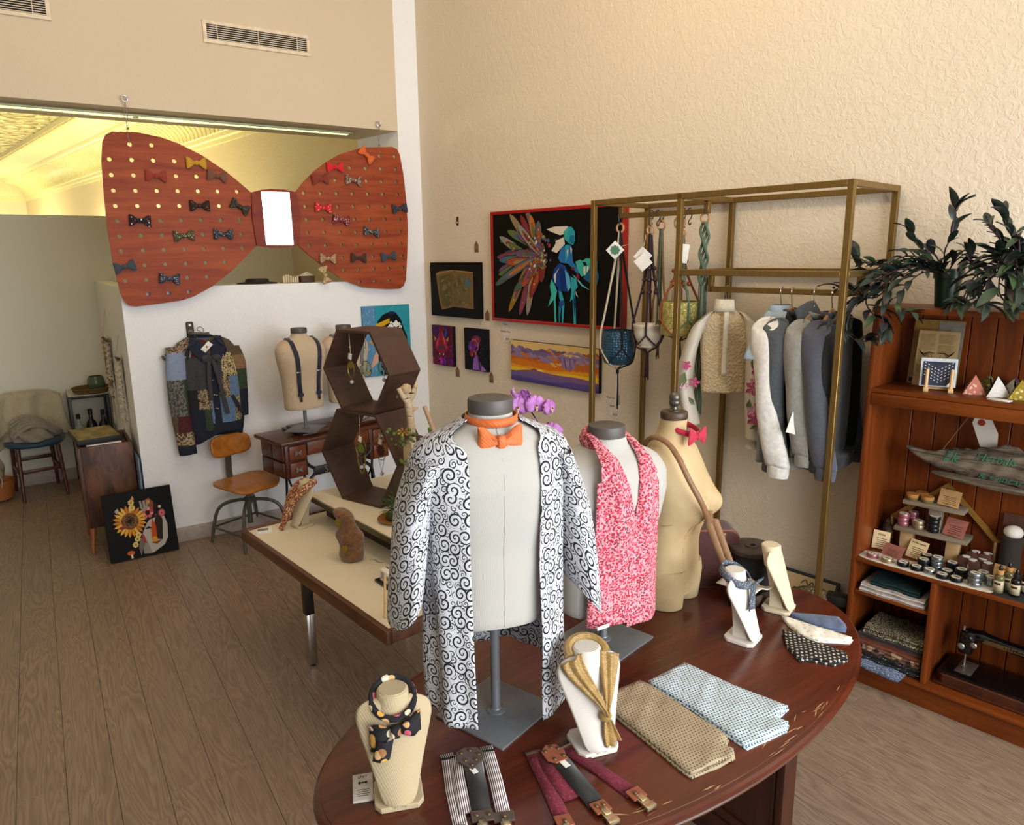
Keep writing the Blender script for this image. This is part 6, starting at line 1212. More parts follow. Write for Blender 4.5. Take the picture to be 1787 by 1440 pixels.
plant('dark green trailing plant in a green pot at the bookcase corner', .205, .16, [[(.20, .10, 1.84), (.215, .10, 1.90), (.222, .10, 1.99)], [(.17, .10, 1.83), (.13, .08, 1.85), (.09, .06, 1.90)], [(.16, .08, 1.81), (.09, .04, 1.83), (.02, .02, 1.80), (-.05, .02, 1.80)], [(.15, .08, 1.80), (.05, .02, 1.78), (-.05, -.02, 1.72), (-.125, -.02, 1.70)], [(.14, .04, 1.79), (.04, -.02, 1.76), (-.05, -.04, 1.66), (-.085, -.04, 1.56), (-.055, -.04, 1.505), (.0, -.04, 1.50)], [(.12, .04, 1.79), (.03, -.03, 1.72), (-.04, -.05, 1.66), (-.10, -.05, 1.58), (-.12, -.05, 1.52)], [(.15, .03, 1.78), (.08, -.03, 1.72), (.05, -.05, 1.64), (.06, -.05, 1.56)], [(.16, .03, 1.77), (.12, -.03, 1.72), (.10, -.05, 1.65), (.14, -.05, 1.62)], [(.12, .08, 1.79), (.04, .05, 1.80), (-.06, .04, 1.76), (-.10, .03, 1.82)], [(.13, .06, 1.78), (.06, .0, 1.72), (0, -.02, 1.67), (-.07, -.03, 1.69)], [(.10, .06, 1.79), (.02, .02, 1.74), (-.03, -.01, 1.66), (.02, -.04, 1.60)], [(.25, .10, 1.82), (.30, .09, 1.80), (.33, .08, 1.74)]], 21)
plant('bushy dark trailing plant at the right end of the bookcase top', .44, .16, [[(.41, .10, 1.84), (.37, .08, 1.90), (.345, .08, 1.93)], [(.43, .10, 1.86), (.40, .09, 1.92), (.385, .09, 1.96)], [(.44, .10, 1.83), (.42, .06, 1.88), (.44, .05, 1.90), (.455, .04, 1.84)], [(.40, .08, 1.81), (.33, .04, 1.79), (.30, .02, 1.83)], [(.40, .06, 1.80), (.34, .0, 1.76), (.32, -.02, 1.70), (.31, -.03, 1.66)], [(.42, .05, 1.80), (.38, -.01, 1.76), (.36, -.03, 1.70), (.39, -.05, 1.66)], [(.43, .04, 1.80), (.42, -.02, 1.76), (.43, -.04, 1.70), (.46, -.05, 1.665)], [(.45, .04, 1.80), (.47, -.02, 1.77), (.49, -.04, 1.72), (.52, -.05, 1.68)], [(.47, .08, 1.82), (.50, .06, 1.84), (.53, .06, 1.87)], [(.46, .06, 1.82), (.49, .02, 1.80), (.52, .0, 1.76)], [(.39, .08, 1.82), (.36, .05, 1.83), (.31, .03, 1.80)], [(.42, .06, 1.82), (.40, .01, 1.80), (.40, -.02, 1.76), (.37, -.03, 1.73)], [(.41, .05, 1.79), (.37, -.01, 1.72), (.37, -.03, 1.67), (.33, -.04, 1.66)], [(.44, .05, 1.81), (.46, .0, 1.79), (.45, -.02, 1.74), (.48, -.04, 1.70)]], 33)
# prints and cards on the first shelf
def sheet(name, label, cat, x, y, z, w, h, lean, mat, rz=0, th=.004):
    t = T(name, label, cat, BK(x, y, z), 0, None, (-lean, 0, WA + rz)); MB().bevbox((-w / 2, 0, 0), (w / 2, th, h), .0006).obj('sheet', mat, t, smooth=0); return t
M_oldp = plain('old_page', 'a38a5c', .6); M_gr = plain('grey_board', '7d776c', .6)
t = sheet('art_print', 'tall ochre sleeved print standing at the back of the first shelf', 'print', .165, .225, T1, .185, .265, .12, plain('ochre_board', '8a6a30', .35)); MB().box((.0, -.0012, .02), (.0925, 0, .26)).obj('mount', M_gr, t); MB().box((-.085, -.0014, .006), (-.06, 0, .024)).obj('sticker', M_hole, t)
t = sheet('art_print', 'old dictionary page printed with a longhorn skull, on the first shelf', 'print', .180, .185, T1, .150, .225, .14, M_oldp); A = Art(.150, .225, -.0006)
random.seed(12)
for c in (0, 1):
    for k in range(34):
        v = .93 - .021 * k; u0 = .06 + .46 * c
        if random.random() < .93: A.p('6e5a38', [(u0, v), (u0 + .40 * random.uniform(.7, 1), v), (u0 + .40, v + .007), (u0, v + .007)])
A.p('a9925f', [(.30, .57), (.68, .57), (.62, .48), (.56, .36), (.44, .36), (.37, .48)])
for d in (-1, 1): A.s('1d1812', [(.5 + d * .02, .60), (.5 + d * .18, .615), (.5 + d * .30, .57), (.5 + d * .39, .61), (.5 + d * .44, .66)], .0022); A.s('1d1812', [(.5 + d * .16, .595), (.5 + d * .28, .545), (.5 + d * .36, .58), (.5 + d * .44, .66)], .0014); A.s('1d1812', [(.5 + d * .12, .58), (.5 + d * .10, .50), (.5 + d * .06, .44), (.5 + d * .05, .36)], .0016); A.s('1d1812', [(.5 + d * .03, .48), (.5 + d * .03, .36)], .0012)
A.obj('print', M_art, t, smooth=0)
t = T('card_easel', 'small pale wooden easel holding the navy embroidered card', 'easel', BK(.235, .085, T1), WA + .30)
M_pine = wood('pale_pine', 'c9a06a', 'dcb988', (20, 20, 3), .5)
for x in (-.042, .042): MB().bevbox((x - .009, -.022, 0), (x + .009, .055, .016), .002).obj('foot', M_pine, t); MB().cyl((x, -.006, .014), (x, .006, .088), .0062, seg=12).obj('peg', M_pine, t)
MB().bevbox((-.05, .028, .004), (.05, .040, .013), .001).obj('cross_bar', M_pine, t)
t = T('greeting_card', 'navy stitched card in a clear sleeve on the small easel', 'card', BK(.226, .098, T1 + .0165), 0, None, (-.14, 0, WA + .30)); MB().bevbox((-.062, 0, 0), (.062, .006, .112), .0006).obj('sleeve', plain('white_sleeve', 'c9cdd0', .25), t, smooth=0); MB().box((-.054, -.001, .004), (.054, 0, .098)).obj('card_face', plain('navy_card', '20273a', .7), t)
mb = MB()
for k in range(5):
    for j in range(9): u = j / 8 - .5; z = .018 + .012 * k + abs(u) * .055; mb.cbox((u * .092, -.0014, z), (.006, .0006, .0022), Matrix.Rotation(-.7 if u > 0 else .7, 3, 'Y'))
mb.obj('stitching', M_paper, t); MB().prism([(.054, .004), (.054, .030), (.046, .024), (.034, .010), (.030, .004)], -.0018, -.001, 'y').obj('corner_sticker', M_paper, t)
# bean bags (pyramids)
def pyramid(label, x, y, rz, m, m2, s=.052):
    t = T('pyramid_pincushion', label, 'pincushion', BK(x, y, T1), WA + rz, 'fabric pyramids on the first shelf')
    b = [(-s * .62, -s * .52, 0), (s * .66, -s * .44, 0), (s * .1, s * .6, 0)]; top = (0, 0, s * 1.18)
    def face(A, B, C_, mat, nm):
        A, B, C_ = map(Vector, (A, B, C_)); cen = Vector((0, 0, s * .35)); mb = MB(); NN = 7; idx = {}; vs = []; fs = []
        for i in range(NN + 1):
            for j in range(NN + 1 - i):
                a, bb = i / NN, j / NN; c_ = 1 - a - bb; p = A * a + B * bb + C_ * c_; n_ = (A + B + C_) / 3 - cen; p = p + n_.normalized() * (a * bb + bb * c_ + a * c_) * s * .32; p.z = max(p.z, 0); idx[i, j] = len(vs); vs.append(p)
        for i in range(NN):
            for j in range(NN - i):
                fs.append((idx[i, j], idx[i + 1, j], idx[i, j + 1]))
                if j < NN - i - 1: fs.append((idx[i + 1, j], idx[i + 1, j + 1], idx[i, j + 1]))
        mb.add(vs, fs).obj(nm, mat, t, smooth=80)
    face(b[0], b[1], top, m, 'side'); face(b[1], b[2], top, m2, 'side'); face(b[2], b[0], top, m2, 'side'); MB().add(b, [(0, 2, 1)]).obj('base', m2, t)
M_pr = dots('rose_scroll', 'b8705c', ['e0b8a8', 'd8a898'], 75, .36, 1); M_po = dots('olive_leaf', '6a5a1c', ['b8a030', 'd8ccb0', '3a3a14'], 70, .36, 1); M_pw = dots('white_dash', 'd8d4cc', ['6a6a6a', '3a3a3a'], 190, .18, .1); M_pb = dots('black_star', '17161a', ['c8c4c0'], 150, .2, 1); M_py = dots('yellow_scroll', '9a8420', ['d8cca0', 'c0aa40'], 75, .38, 1); M_pm = dots('maroon_leaf', '5a2228', ['b88a80', '8a4a4a'], 80, .36, 1)
pyramid('rose scroll-printed fabric pyramid, leftmost on the first shelf', .345, .135, .3, M_pr, M_pr, .062); pyramid('olive leaf-printed fabric pyramid behind the rose one', .372, .215, -.4, M_po, M_po, .058); pyramid('white dashed fabric pyramid with a black band in the front row', .418, .135, .5, M_pw, M_pb, .064); pyramid('maroon leaf-printed fabric pyramid at the back of the group', .452, .245, .2, M_pm, M_pm, .058); pyramid('white fabric pyramid with a black patch in the second row', .463, .175, -.6, M_pw, M_pb, .058); pyramid('yellow scroll-printed fabric pyramid, rightmost in the row', .497, .13, .2, M_py, M_py, .062)
t = T('sign_card', 'blank white card lying in front of the fabric pyramids', 'card', BK(.452, .050, T1), WA - .2); MB().bevbox((-.036, -.016, 0), (.036, .016, .004), .0006).obj('card', M_paper, t)
# driftwood sign
n = N('driftwood'); v = n.map(n.tc(), (2.2, 14, 20)); w_ = n.noise(v, 1, 6, .65, 1.0); n.bump(n.ramp(w_, [(.38, '000000'), (.52, 'ffffff')]), .9, .012); M_drift = n.out(n.ramp(w_, [(.30, '2a211a'), (.42, '54473a'), (.6, '786a58'), (.8, '8a7c6a')]), .9)
t = T('driftwood_sign', 'long grey driftwood sign with green handwriting hung under the first shelf', 'sign', BK(0, .18, 0), WA)
tabd = [(.118, .008, 1.050), (.15, .016, 1.036), (.185, .024, 1.022), (.215, .028, 1.020), (.25, .042, 1.022), (.30, .050, 1.026), (.36, .056, 1.028), (.42, .066, 1.034), (.47, .078, 1.044), (.53, .072, 1.030), (.60, .066, 1.006), (.68, .056, .985), (.74, .040, .975)]
mb = MB(); R = []
for i in range(64):
    x = lerp(.118, .74, i / 63); hh, zc = table_lerp(tabd, x); R.append([Vector((x, .022 * cos(a) * (.6 + hh * 6) * (1 + .15 * sin(x * 90 + 3 * a)), zc + hh * sin(a) * (1 + .07 * sin(x * 60) * cos(3 * a) + .05 * sin(x * 150 + a)))) for a in [2 * pi * k / 26 for k in range(26)]])
mb.rings(R); mb.obj('wood', M_drift, t, smooth=50)
MB().rings([[Vector((x, -.014 + .012 * cos(a), lerp(.965, .945, (x - .235) / .35) + r * sin(a))) for a in [2 * pi * k / 12 for k in range(12)]] for x, r in ((.225, .004), (.26, .012), (.34, .016), (.44, .018), (.52, .014), (.58, .006))]).obj('splinter', M_drift, t)
M_grn = plain('green_paint', '2f7a5c', .8)
for tx, sz, lx, lz in (('Ek', .060, .285, 1.040), ('Herbals', .044, .44, 1.060), ('& skincare', .040, .47, .985), ('by', .04, .56, 1.07)):
    me = text_mesh(tx, sz, .0004, shear=.3); me.materials.append(M_grn); 
    for vv in me.vertices:
        hh, zc = table_lerp(tabd, max(.12, min(.74, lx + vv.co.x))); zz = lz + vv.co.y; a = math.asin(max(-.97, min(.97, (zz - zc) / hh))); dep = .022 * cos(a) * (.6 + hh * 6) * 1.16; zb_ = vv.co.z; vv.co = (vv.co.x + lx, -dep - .0015 + zb_, zz)
    o = D.objects.new('lettering', me); COL.objects.link(o); o.parent = t
mb = MB(); mb.tube([(.25, -.005, 1.06), (.345, .0, 1.243)], .001, 4); mb.tube([(.62, -.005, 1.04), (.49, .0, 1.243)], .001, 4); mb.obj('cord', C_['tan'], t)
t = T('cloth_strap', 'white cloth strap with red dots hanging behind the driftwood sign', 'strap', BK(.37, .213, 0), WA)
MB().prism([(-.020, 1.243), (.018, 1.243), (.022, 1.215), (.055, 1.15), (.058, 1.09), (.0, 1.09), (-.036, 1.180)], -.002, 0, 'y').obj('strap', M_velv, t)
for x, z in ((.0, 1.238), (-.004, 1.186)): MB().cyl((x, -.0022, z), (x, -.0034, z), .013, seg=16).obj('red_dot', plain('red_dot', '8f2a18', .7), t)
# wooden riser with two boards
M_barn = wood('barn_wood', '5f5346', '8a7c68', (2, 14, 14), .8, .3); M_pineb = wood('pine_block', 'a8855a', 'c4a070', (4, 20, 20), .6)
t = T('wooden_riser', 'two-step grey barn wood riser on the middle shelf', 'riser', BK(.235, .225, T2), WA + .05)
MB().bevbox((-.115, -.045, .222), (.115, .05, .240), .003).obj('top_board', M_barn, t); MB().bevbox((-.135, -.060, .104), (.140, .045, .122), .003).obj('middle_board', M_barn, t)
for x, z0, z1 in ((-.10, 0, .104), (.075, 0, .104), (.0, .122, .222)): MB().bevbox((x - .016, -.03, z0), (x + .032, .02, z1), .003).obj('post', M_pineb if z0 == 0 else M_barn, t)
t = T('gold_chevron', 'gold-edged inverted V frame leaning behind the wooden riser', 'ornament', BK(.262, .252, T2), WA)
mb = MB(); mb.prism([(-.205, .135), (-.185, .118), (.0, .305), (.0, .325)], .0, .02, 'y'); mb.obj('left_arm', plain('gold_board', '8a6428', .45, .2), t); MB().prism([(.0, .325), (.0, .305), (.185, .122), (.21, .122)], .0, .02, 'y').obj('right_arm', plain('gold_board_b', '8a6428', .45, .2), t); MB().bevbox((-.205, .001, 0), (-.195, .019, .135), .002).obj('leg', M_pineb, t); MB().bevbox((.19, .001, 0), (.20, .019, .125), .002).obj('leg', M_pineb, t)
# tins
TC = dict(pink=plain('rose_tin', 'a86a74', .3, .6, .02), gold=plain('champagne_tin', 'a89474', .3, .7, .02), black=plain('black_tin', '121315', .28, .3, .02), silver=plain('silver_tin', '8f9496', .25, .85, .02), wood=plain('bamboo_lid', 'a8743c', .5)); M_lab = plain('tin_label', 'c9c2b0', .6, var=.12, sc=160); M_jar = plain('amber_jar', '6a5a34', .2)
def tin(kind, label, x, y, z, r=.0235, h=.0172):
    t = T('tin', label, 'tin', BK(x, y, z), WA, 'tins and jars in the bookcase'); m = TC[kind]
    if kind == 'wood': MB().lathe([(r * .93, 0), (r, .003), (r, h * .55), (r * .9, h * .6)], seg=24).obj('jar_body', M_jar, t); MB().lathe([(r * 1.02, h * .58), (r * 1.04, h * .62), (r * 1.04, h * 1.25), (r * 1.0, h * 1.3), (.001, h * 1.3)], seg=24).obj('lid', m, t); return
    MB().lathe([(r * .9, 0), (r * .97, .0015), (r * .97, h * .48), (.001, h * .48)], seg=24).obj('tin_body', m, t); MB().lathe([(r, h * .44), (r, h * .9), (r * .96, h), (r * .86, h), (.001, h * .985)], seg=24).obj('lid', m, t)
    MB().lathe([(r * .78, h * .99), (r * .78, h * 1.012), (.001, h * 1.014)], seg=20).obj('round_label', M_lab, t); MB().lathe([(r * .5, h * 1.013), (r * .5, h * 1.018), (.001, h * 1.018)], seg=8, sy=.35).obj('print', M_hole, t)
LV = {1: '', 2: '', 3: ''}
def stack(kind, where, x, y, z, nn, **k):
    names = {1: ['single'], 2: ['bottom', 'top'], 3: ['bottom', 'middle', 'top'], 4: ['lowest', 'second lowest', 'second highest', 'topmost']}[nn]
    for i in range(nn): tin(kind, (f'{k.get("cn", kind)} tin {where}' if nn == 1 else f'{names[i]} {k.get("cn", kind)} tin of the stack {where}'), x + .0015 * sin(i * 5), y + .001 * cos(i * 3), z + i * .0177)
stack('pink', 'at the left front end of the white doily', .070, .045, T2 + .002, 1); stack('gold', 'second from the left on the doily front', .131, .038, T2 + .002, 1, cn='champagne'); stack('black', 'third from the left along the doily front', .191, .043, T2 + .002, 1); stack('black', 'fourth from the left along the doily front', .243, .040, T2 + .002, 1)
stack('black', 'behind the fourth front tin, left pair', .254, .092, T2 + .002, 2); stack('black', 'left of the pine post, rear pair', .249, .148, T2 + .002, 2); stack('silver', 'in the middle of the doily', .298, .108, T2 + .002, 3); stack('silver', 'alone in front of the silver stack', .290, .046, T2 + .002, 1); stack('black', 'at the doily front, left of the last black one', .340, .033, T2 + .002, 1); stack('black', 'just behind the two front black ones', .342, .084, T2 + .002, 1); stack('black', 'last of the black row at the doily front', .388, .038, T2 + .002, 1)
stack('black', 'right of the silver stack of three', .345, .138, T2 + .002, 2); stack('black', 'nearest the tea bags', .392, .092, T2 + .002, 2); stack('silver', 'at the right front end of the doily', .450, .043, T2 + .002, 3); stack('silver', 'behind the right front silver stack', .458, .125, T2 + .002, 2); stack('silver', 'beside the first dropper bottle', .493, .092, T2 + .002, 2); stack('silver', 'just right of the tea bags', .428, .105, T2 + .002, 1)
ZM, ZU = T2 + .1225, T2 + .2405
stack('pink', 'at the left of the middle riser board', .128, .195, ZM, 3); stack('pink', 'at the rear left of the middle riser board', .150, .243, ZM, 3); stack('gold', 'in the middle of the riser board', .188, .196, ZM, 2, cn='champagne'); stack('black', 'at the right of the middle riser board', .244, .198, ZM, 4)
tin('wood', 'bamboo-lidded jar at the front left of the top riser board', .150, .205, ZU, .024, .020); tin('wood', 'bamboo-lidded jar at the rear of the top riser board', .172, .252, ZU, .024, .020); tin('wood', 'bamboo-lidded jar second from the left on the top riser board', .206, .210, ZU, .024, .020)
# doily
t = T('doily', 'long white crocheted doily along the middle shelf front', 'doily', BK(.27, .062, T2), WA); ol = []
for i in range(160):
    a = 2 * pi * i / 160; x, y = .255 * cos(a) , .058 * sin(a); x = .255 * (abs(cos(a)) ** .5) * (1 if cos(a) > 0 else -1); y = .056 * (abs(sin(a)) ** .5) * (1 if sin(a) > 0 else -1); f = 1 + .05 * abs(sin(a * 13)); ol.append((x * (1 + .012 * abs(sin(a * 20))), y * f))
MB().prism(ol, 0, .0016).obj('lace', plain('lace_white', 'd0c8b8', .9, bump=.5, sc=120), t, smooth=0)
# cards
def pcard(label, x, y, z, w, h, mat, lines, lean=.3, rz=0, head=.016):
    t = T('sign_card', label, 'card', BK(x, y, z), 0, None, (-lean, 0, WA + rz)); MB().box((-w / 2, 0, .004), (w / 2, .0015, h + .004)).obj('card', mat, t, smooth=0)
    if lines and lines[0]: text(lines[0], head, M_ink, t, (0, -.0005, h - head * .7), depth=.0003)
    for k in range(5 if mat != M_hole else 0): MB().box((-w * (.30 - .04 * (k % 3)), -.0006, h * .62 - k * h * .105), (w * (.34 - .05 * (k % 2)), -.0001, h * .645 - k * h * .105)).obj('print_line', M_ink, t)
    MB().tube([(-.012, -.004, 0), (0, -.006, .014), (.012, -.004, 0)], .0008, 4).obj('wire_stand', M_brs, t)
pcard('cream card headed rosa at the left of the middle shelf', .060, .150, T2, .068, .080, M_creamcard, ['rosa'], .22, .1)
pcard('brown-pink card lying in front of the rosa card', .122, .095, T2, .086, .055, M_rosecard, [''], .6, -.25, .011); pcard('cream card headed yerba mansa on the middle shelf', .198, .145, T2, .078, .080, M_creamcard, ['yerba mansa'], .45, -.25, .012)
pcard('tan card with printed lines at the right of the top riser board', .285, .198, ZU, .082, .068, M_kraft, [''], .35, -.15, .009); pcard('dusty rose card at the right of the middle riser board', .318, .185, ZM, .082, .075, M_rosecard, [''], .5, -.2, .013)
pcard('kraft card headed trementina behind the bottles', .522, .145, T2, .080, .066, M_kraft, ['trementina'], .2, -.05, .013); pcard('dark brown card leaning high at the right of the middle shelf', .515, .26, T2 + .17, .09, .075, plain('dark_card', '4a2a1a', .9), [], .1)
t = T('bark_jar', 'bark-covered log jar with white wool on top, at the right', 'jar', BK(.515, .235, T2), WA); MB().lathe([(.036, 0), (.038, .03), (.036, .10), (.038, .165), (.034, .17), (.001, .168)], seg=20).obj('bark', plain('bark', '2c241c', .95, bump=.8, sc=60), t); MB().ball((0, 0, .185), .034, 14, 8, (1, 1, .8)).obj('wool', M_velv, t)
# pine cone
t = T('pine_cone', 'brown pine cone at the left of the wooden riser', 'pine cone', BK(.062, .215, T2), WA); M_cone = plain('cone_brown', '4a3324', .8); sm = MB().add([(0, -.006, 0), (.022, -.011, .006), (.030, 0, .011), (.022, .011, .006), (0, .006, 0), (.02, 0, .001)], [(0, 1, 5), (1, 2, 5), (2, 3, 5), (3, 4, 5), (0, 5, 4), (0, 4, 3, 2, 1)]).mesh('scale', [M_cone], 0)
MB().lathe([(.006, 0), (.018, .02), (.016, .07), (.006, .11), (.001, .113)], seg=12).obj('core', M_cone, t)
for k in range(64):
    o = D.objects.new('scale', sm); COL.objects.link(o); o.parent = t; u = k / 63; o.location = (0, 0, .008 + .10 * u); o.rotation_euler = (0, -.35 - .5 * u, k * 2.4); s_ = (.75 + .6 * sin(pi * min(1, u + .15))) * .95; o.scale = (s_,) * 3
# tea bags
random.seed(14); M_muslin = plain('tea_muslin', 'c9c4c0', .9); M_tcard = plain('tea_tag_brown', '4f2f22', .85)
for k, (x, y, z) in enumerate(((.375, .195, 0), (.405, .175, 0), (.43, .215, 0), (.455, .185, 0), (.40, .225, .02), (.44, .235, .02))):
    t = T('tea_bag', ('white muslin tea pouch with a brown tag, leftmost of the heap', 'white muslin tea pouch in front of the heap centre', 'white muslin tea pouch in the middle of the heap', 'white muslin tea pouch at the right front of the heap', 'white muslin tea pouch at the back left of the heap', 'white muslin tea pouch at the back right of the heap')[k], 'tea bag', BK(x, y, T2 + z), WA + random.uniform(-.5, .5), 'muslin tea pouches')
    MB().ball((0, 0, .020), .020, 12, 8, (1.05, .8, 1)).obj('pouch', M_muslin, t); MB().lathe([(.006, 0), (.008, .004), (.016, .018), (.012, .02)], (0, 0, .036), 12).obj('gather', M_muslin, t)
    o = MB().bevbox((-.021, -.001, -.022), (.021, .001, .022), .004).obj('tag', M_tcard, t); o.location = (.004, -.022, .034); o.rotation_euler = (-.5, random.uniform(-.5, .5), random.uniform(-.4, .4))
# bottles on a dark runner
t = T('shelf_runner', 'dark grey mat under the dropper bottles', 'mat', BK(.66, .075, T2), WA); MB().bevbox((-.145, -.066, 0), (.2, .07, .0016), .0006).obj('mat', plain('mat_dark', '23262a', .9), t)
M_oil = plain('olive_oil_glass', '5f5a34', .08, var=.02); M_amb = plain('amber_glass', '1a0d08', .08, var=.02); M_bcap = plain('bamboo_collar', 'b8854c', .5); M_blab = plain('bottle_label', 'b5a88a', .7, var=.08, sc=120)
for lab, x, y, g, cp in (('pale dropper bottle with a bamboo collar, front left', .528, .045, M_oil, M_bcap), ('pale dropper bottle with a bamboo collar, behind the first', .545, .098, M_oil, M_bcap), ('dark amber bottle with a cream label in the front row', .580, .050, M_amb, M_black), ('dark amber bottle at the right edge of the photo', .600, .105, M_amb, M_black)):
    t = T('dropper_bottle', lab, 'bottle', BK(x, y, T2 + .0017), WA, 'dropper bottles on the dark mat'); MB().lathe([(.015, 0), (.0175, .002), (.0175, .060), (.015, .067), (.009, .071), (.009, .074)], seg=24).obj('glass', g, t); MB().lathe([(.0115, .073), (.012, .074), (.012, .088), (.011, .089), (.001, .089)], seg=20).obj('collar', cp, t); MB().lathe([(.0062, .089), (.007, .094), (.006, .103), (.004, .107), (.001, .1075)], seg=12).obj('rubber_bulb', M_black, t)
    MB().rings([[Vector((.0179 * sin(a), -.0179 * cos(a), z)) for a in [-1.25 + 2.5 * k / 12 for k in range(13)]] for z in (.010, .050)], cap=False).obj('label', M_blab, t, thick=.0002); MB().rings([[Vector((.0183 * sin(a), -.0183 * cos(a), z)) for a in [-.7 + 1.2 * k / 8 for k in range(9)]] for z in (.034, .043)], cap=False).obj('label_print', M_hole, t)
# folded fabrics
def folded(label, x0, x1, y0, y1, z, th, mat, n_=2, skew=0, group='folded fabrics in the bookcase', rz=0):
    t = T('folded_fabric', label, 'fabric', BK((x0 + x1) / 2, (y0 + y1) / 2, z), WA + rz, group); w, d = (x1 - x0) / 2, (y1 - y0) / 2; k = th / n_
    for i in range(n_):
        def fn(u, v, i=i): a = 2 * pi * v; return (w * (2 * u - 1) * (1 - .02 * i) + .002 * sin(9 * v + i), -d * (1 - .03 * i) * (1 if abs(cos(a)) < 1e-9 else (abs(cos(a)) ** .28) * (1 if cos(a) > 0 else -1)) + .0025 * sin(u * 14 + i), k * (i + .5) + k * .49 * (abs(sin(a)) ** .6) * (1 if sin(a) > 0 else -1) + (.0012 * sin(u * 11 + 2 * i) if sin(a) > .1 else 0))
        MB().grid(fn, 24, 28).obj('fold', mat, t, smooth=60)
    return z + th
M_teal = dots('teal_gold_fleck', '0f2e30', ['4a6a50'], 60, .12, 1); M_wf = dots('white_sprig', 'bfb5ae', ['7a7a82', '9a8a8a'], 28, .16, 1); M_bt = dots('black_tan_mini', '3a3428', ['b8ac90', '8f8468'], 190, .45, 1); M_rst = fabric('rust_linen', '7a3a1c', .9, .3); M_dpl = fabric('dark_plum', '1c1218', .9, .2); M_lf = dots('tan_leaf_print', '6a4a38', ['b89a7a', '2a1c18', '9a8468'], 40, .5, 1); M_mn = dots('black_white_mini', '131416', ['8f9296', '5a5a5a'], 130, .3, 1); M_bw = dots('blue_white_mini', '4a5a7a', ['b8c0cc', '8a98b0'], 210, .42, 1)
z = folded('white sprigged fabric folded on the small left shelf', .040, .295, .012, .215, T3, .034, M_wf, 2); folded('dark teal fabric folded on top of the white sprigged one', .075, .268, .03, .20, z, .026, M_teal, 2)
z = T4
z = folded('blue and white flowered fabric at the bottom of the stack, spilling out', .085, .262, -.055, .19, z, .010, M_bw, 1, rz=-.1); z = folded('black and white mini-printed fabric second in the lowest stack', .05, .305, .012, .21, z, .034, M_mn, 2); z = folded('tan leaf-printed fabric in the middle of the lowest stack', .045, .300, .015, .21, z, .030, M_lf, 2); z = folded('rust linen fabric under the dark plum one', .04, .302, .02, .21, z, .034, M_rst, 2); z = folded('dark plum fabric in the upper part of the lowest stack', .05, .302, .015, .21, z, .014, M_dpl, 1); folded('black and tan speckled fabric on top of the lowest stack', .07, .305, .02, .21, z, .036, M_bt, 2)
# old sewing machine
M_jap = plain('black_enamel', '0b0a0b', .18, var=.02); M_gilt = plain('gilt', '6a5430', .45, .5)
t = T('sewing_machine', 'antique black SINGER sewing machine on a wooden base in the lower bookcase', 'sewing machine', BK(.352, .05, T4), WA)
mb = MB(); mb.prism([(.025, 0), (.55, 0), (.55, .21), (0, .21), (0, .025)], .002, .050); mb.obj('wooden_base', M_mahd, t, bev=.004); MB().bevbox((-.006, -.006, .0), (.555, .215, .012), .004).obj('base_moulding', M_mahd, t); MB().bevbox((.012, .012, .05), (.54, .198, .058), .002).obj('bed', M_jap, t); MB().bevbox((.055, .045, .0582), (.115, .16, .0605), .001).obj('slide_plate', M_steel, t)
mb = MB(); hc = spline([(.075, .105, .195), (.12, .105, .212), (.20, .105, .208), (.32, .105, .202), (.42, .105, .215), (.46, .105, .18), (.46, .105, .11), (.46, .105, .06)], 6); mb.tube(hc, [.034] * 4 + [.026] * 4 + [.020] * 6 + [.022] * 6 + [.028] * 8 + [.034] * 8 + [.042] * (len(hc) - 36), 14); mb.obj('arm', M_jap, t)
MB().bevbox((.050, .078, .125), (.098, .132, .222), .010).obj('head', M_jap, t); MB().bevbox((.047, .085, .13), (.0505, .125, .21), .002).obj('face_plate', M_gilt, t); mb = MB(); mb.cyl((.074, .105, .23), (.074, .105, .062), .004, seg=8); mb.cyl((.062, .09, .225), (.062, .09, .245), .005, seg=8); mb.bevbox((.066, .092, .063), (.082, .118, .067), .001); mb.ball((.062, .072, .16), .014, 12, 8, (1, .4, 1)); mb.obj('needle_bar', M_steel, t)
MB().lathe([(.05, -.01), (.058, -.004), (.058, .008), (.045, .012), (.012, .012)], seg=28, M=Matrix.Translation((.50, .105, .20)) @ Matrix.Rotation(pi / 2, 4, 'Y')).obj('hand_wheel', M_jap, t)
o = MB().bevbox((.13, .0835, .196), (.36, .0845, .214), .0003).obj('gilt_band', M_gilt, t); text('SINGER', .019, M_jap, o, (.245, .083, .205), (pi / 2, 0, 0), depth=.0004, spacing=1.5); MB().ball((.105, .070, .18), .013, 12, 8, (1, .35, 1)).obj('tension_disc', M_steel, t)
t = T('small_spool', 'small purple thread spool on the sewing machine arm', 'spool', BK(.72, .155, T4 + .2445), WA); MB().lathe([(.016, 0), (.017, .003), (.008, .005), (.008, .032), (.016, .034), (.016, .037), (.001, .037)], seg=20).obj('spool_core', M_velv, t); MB().lathe([(.009, .0055), (.0125, .007), (.0125, .030), (.009, .0315)], seg=20).obj('thread', fabric('purple_thread', '4a3a5a', .8), t)
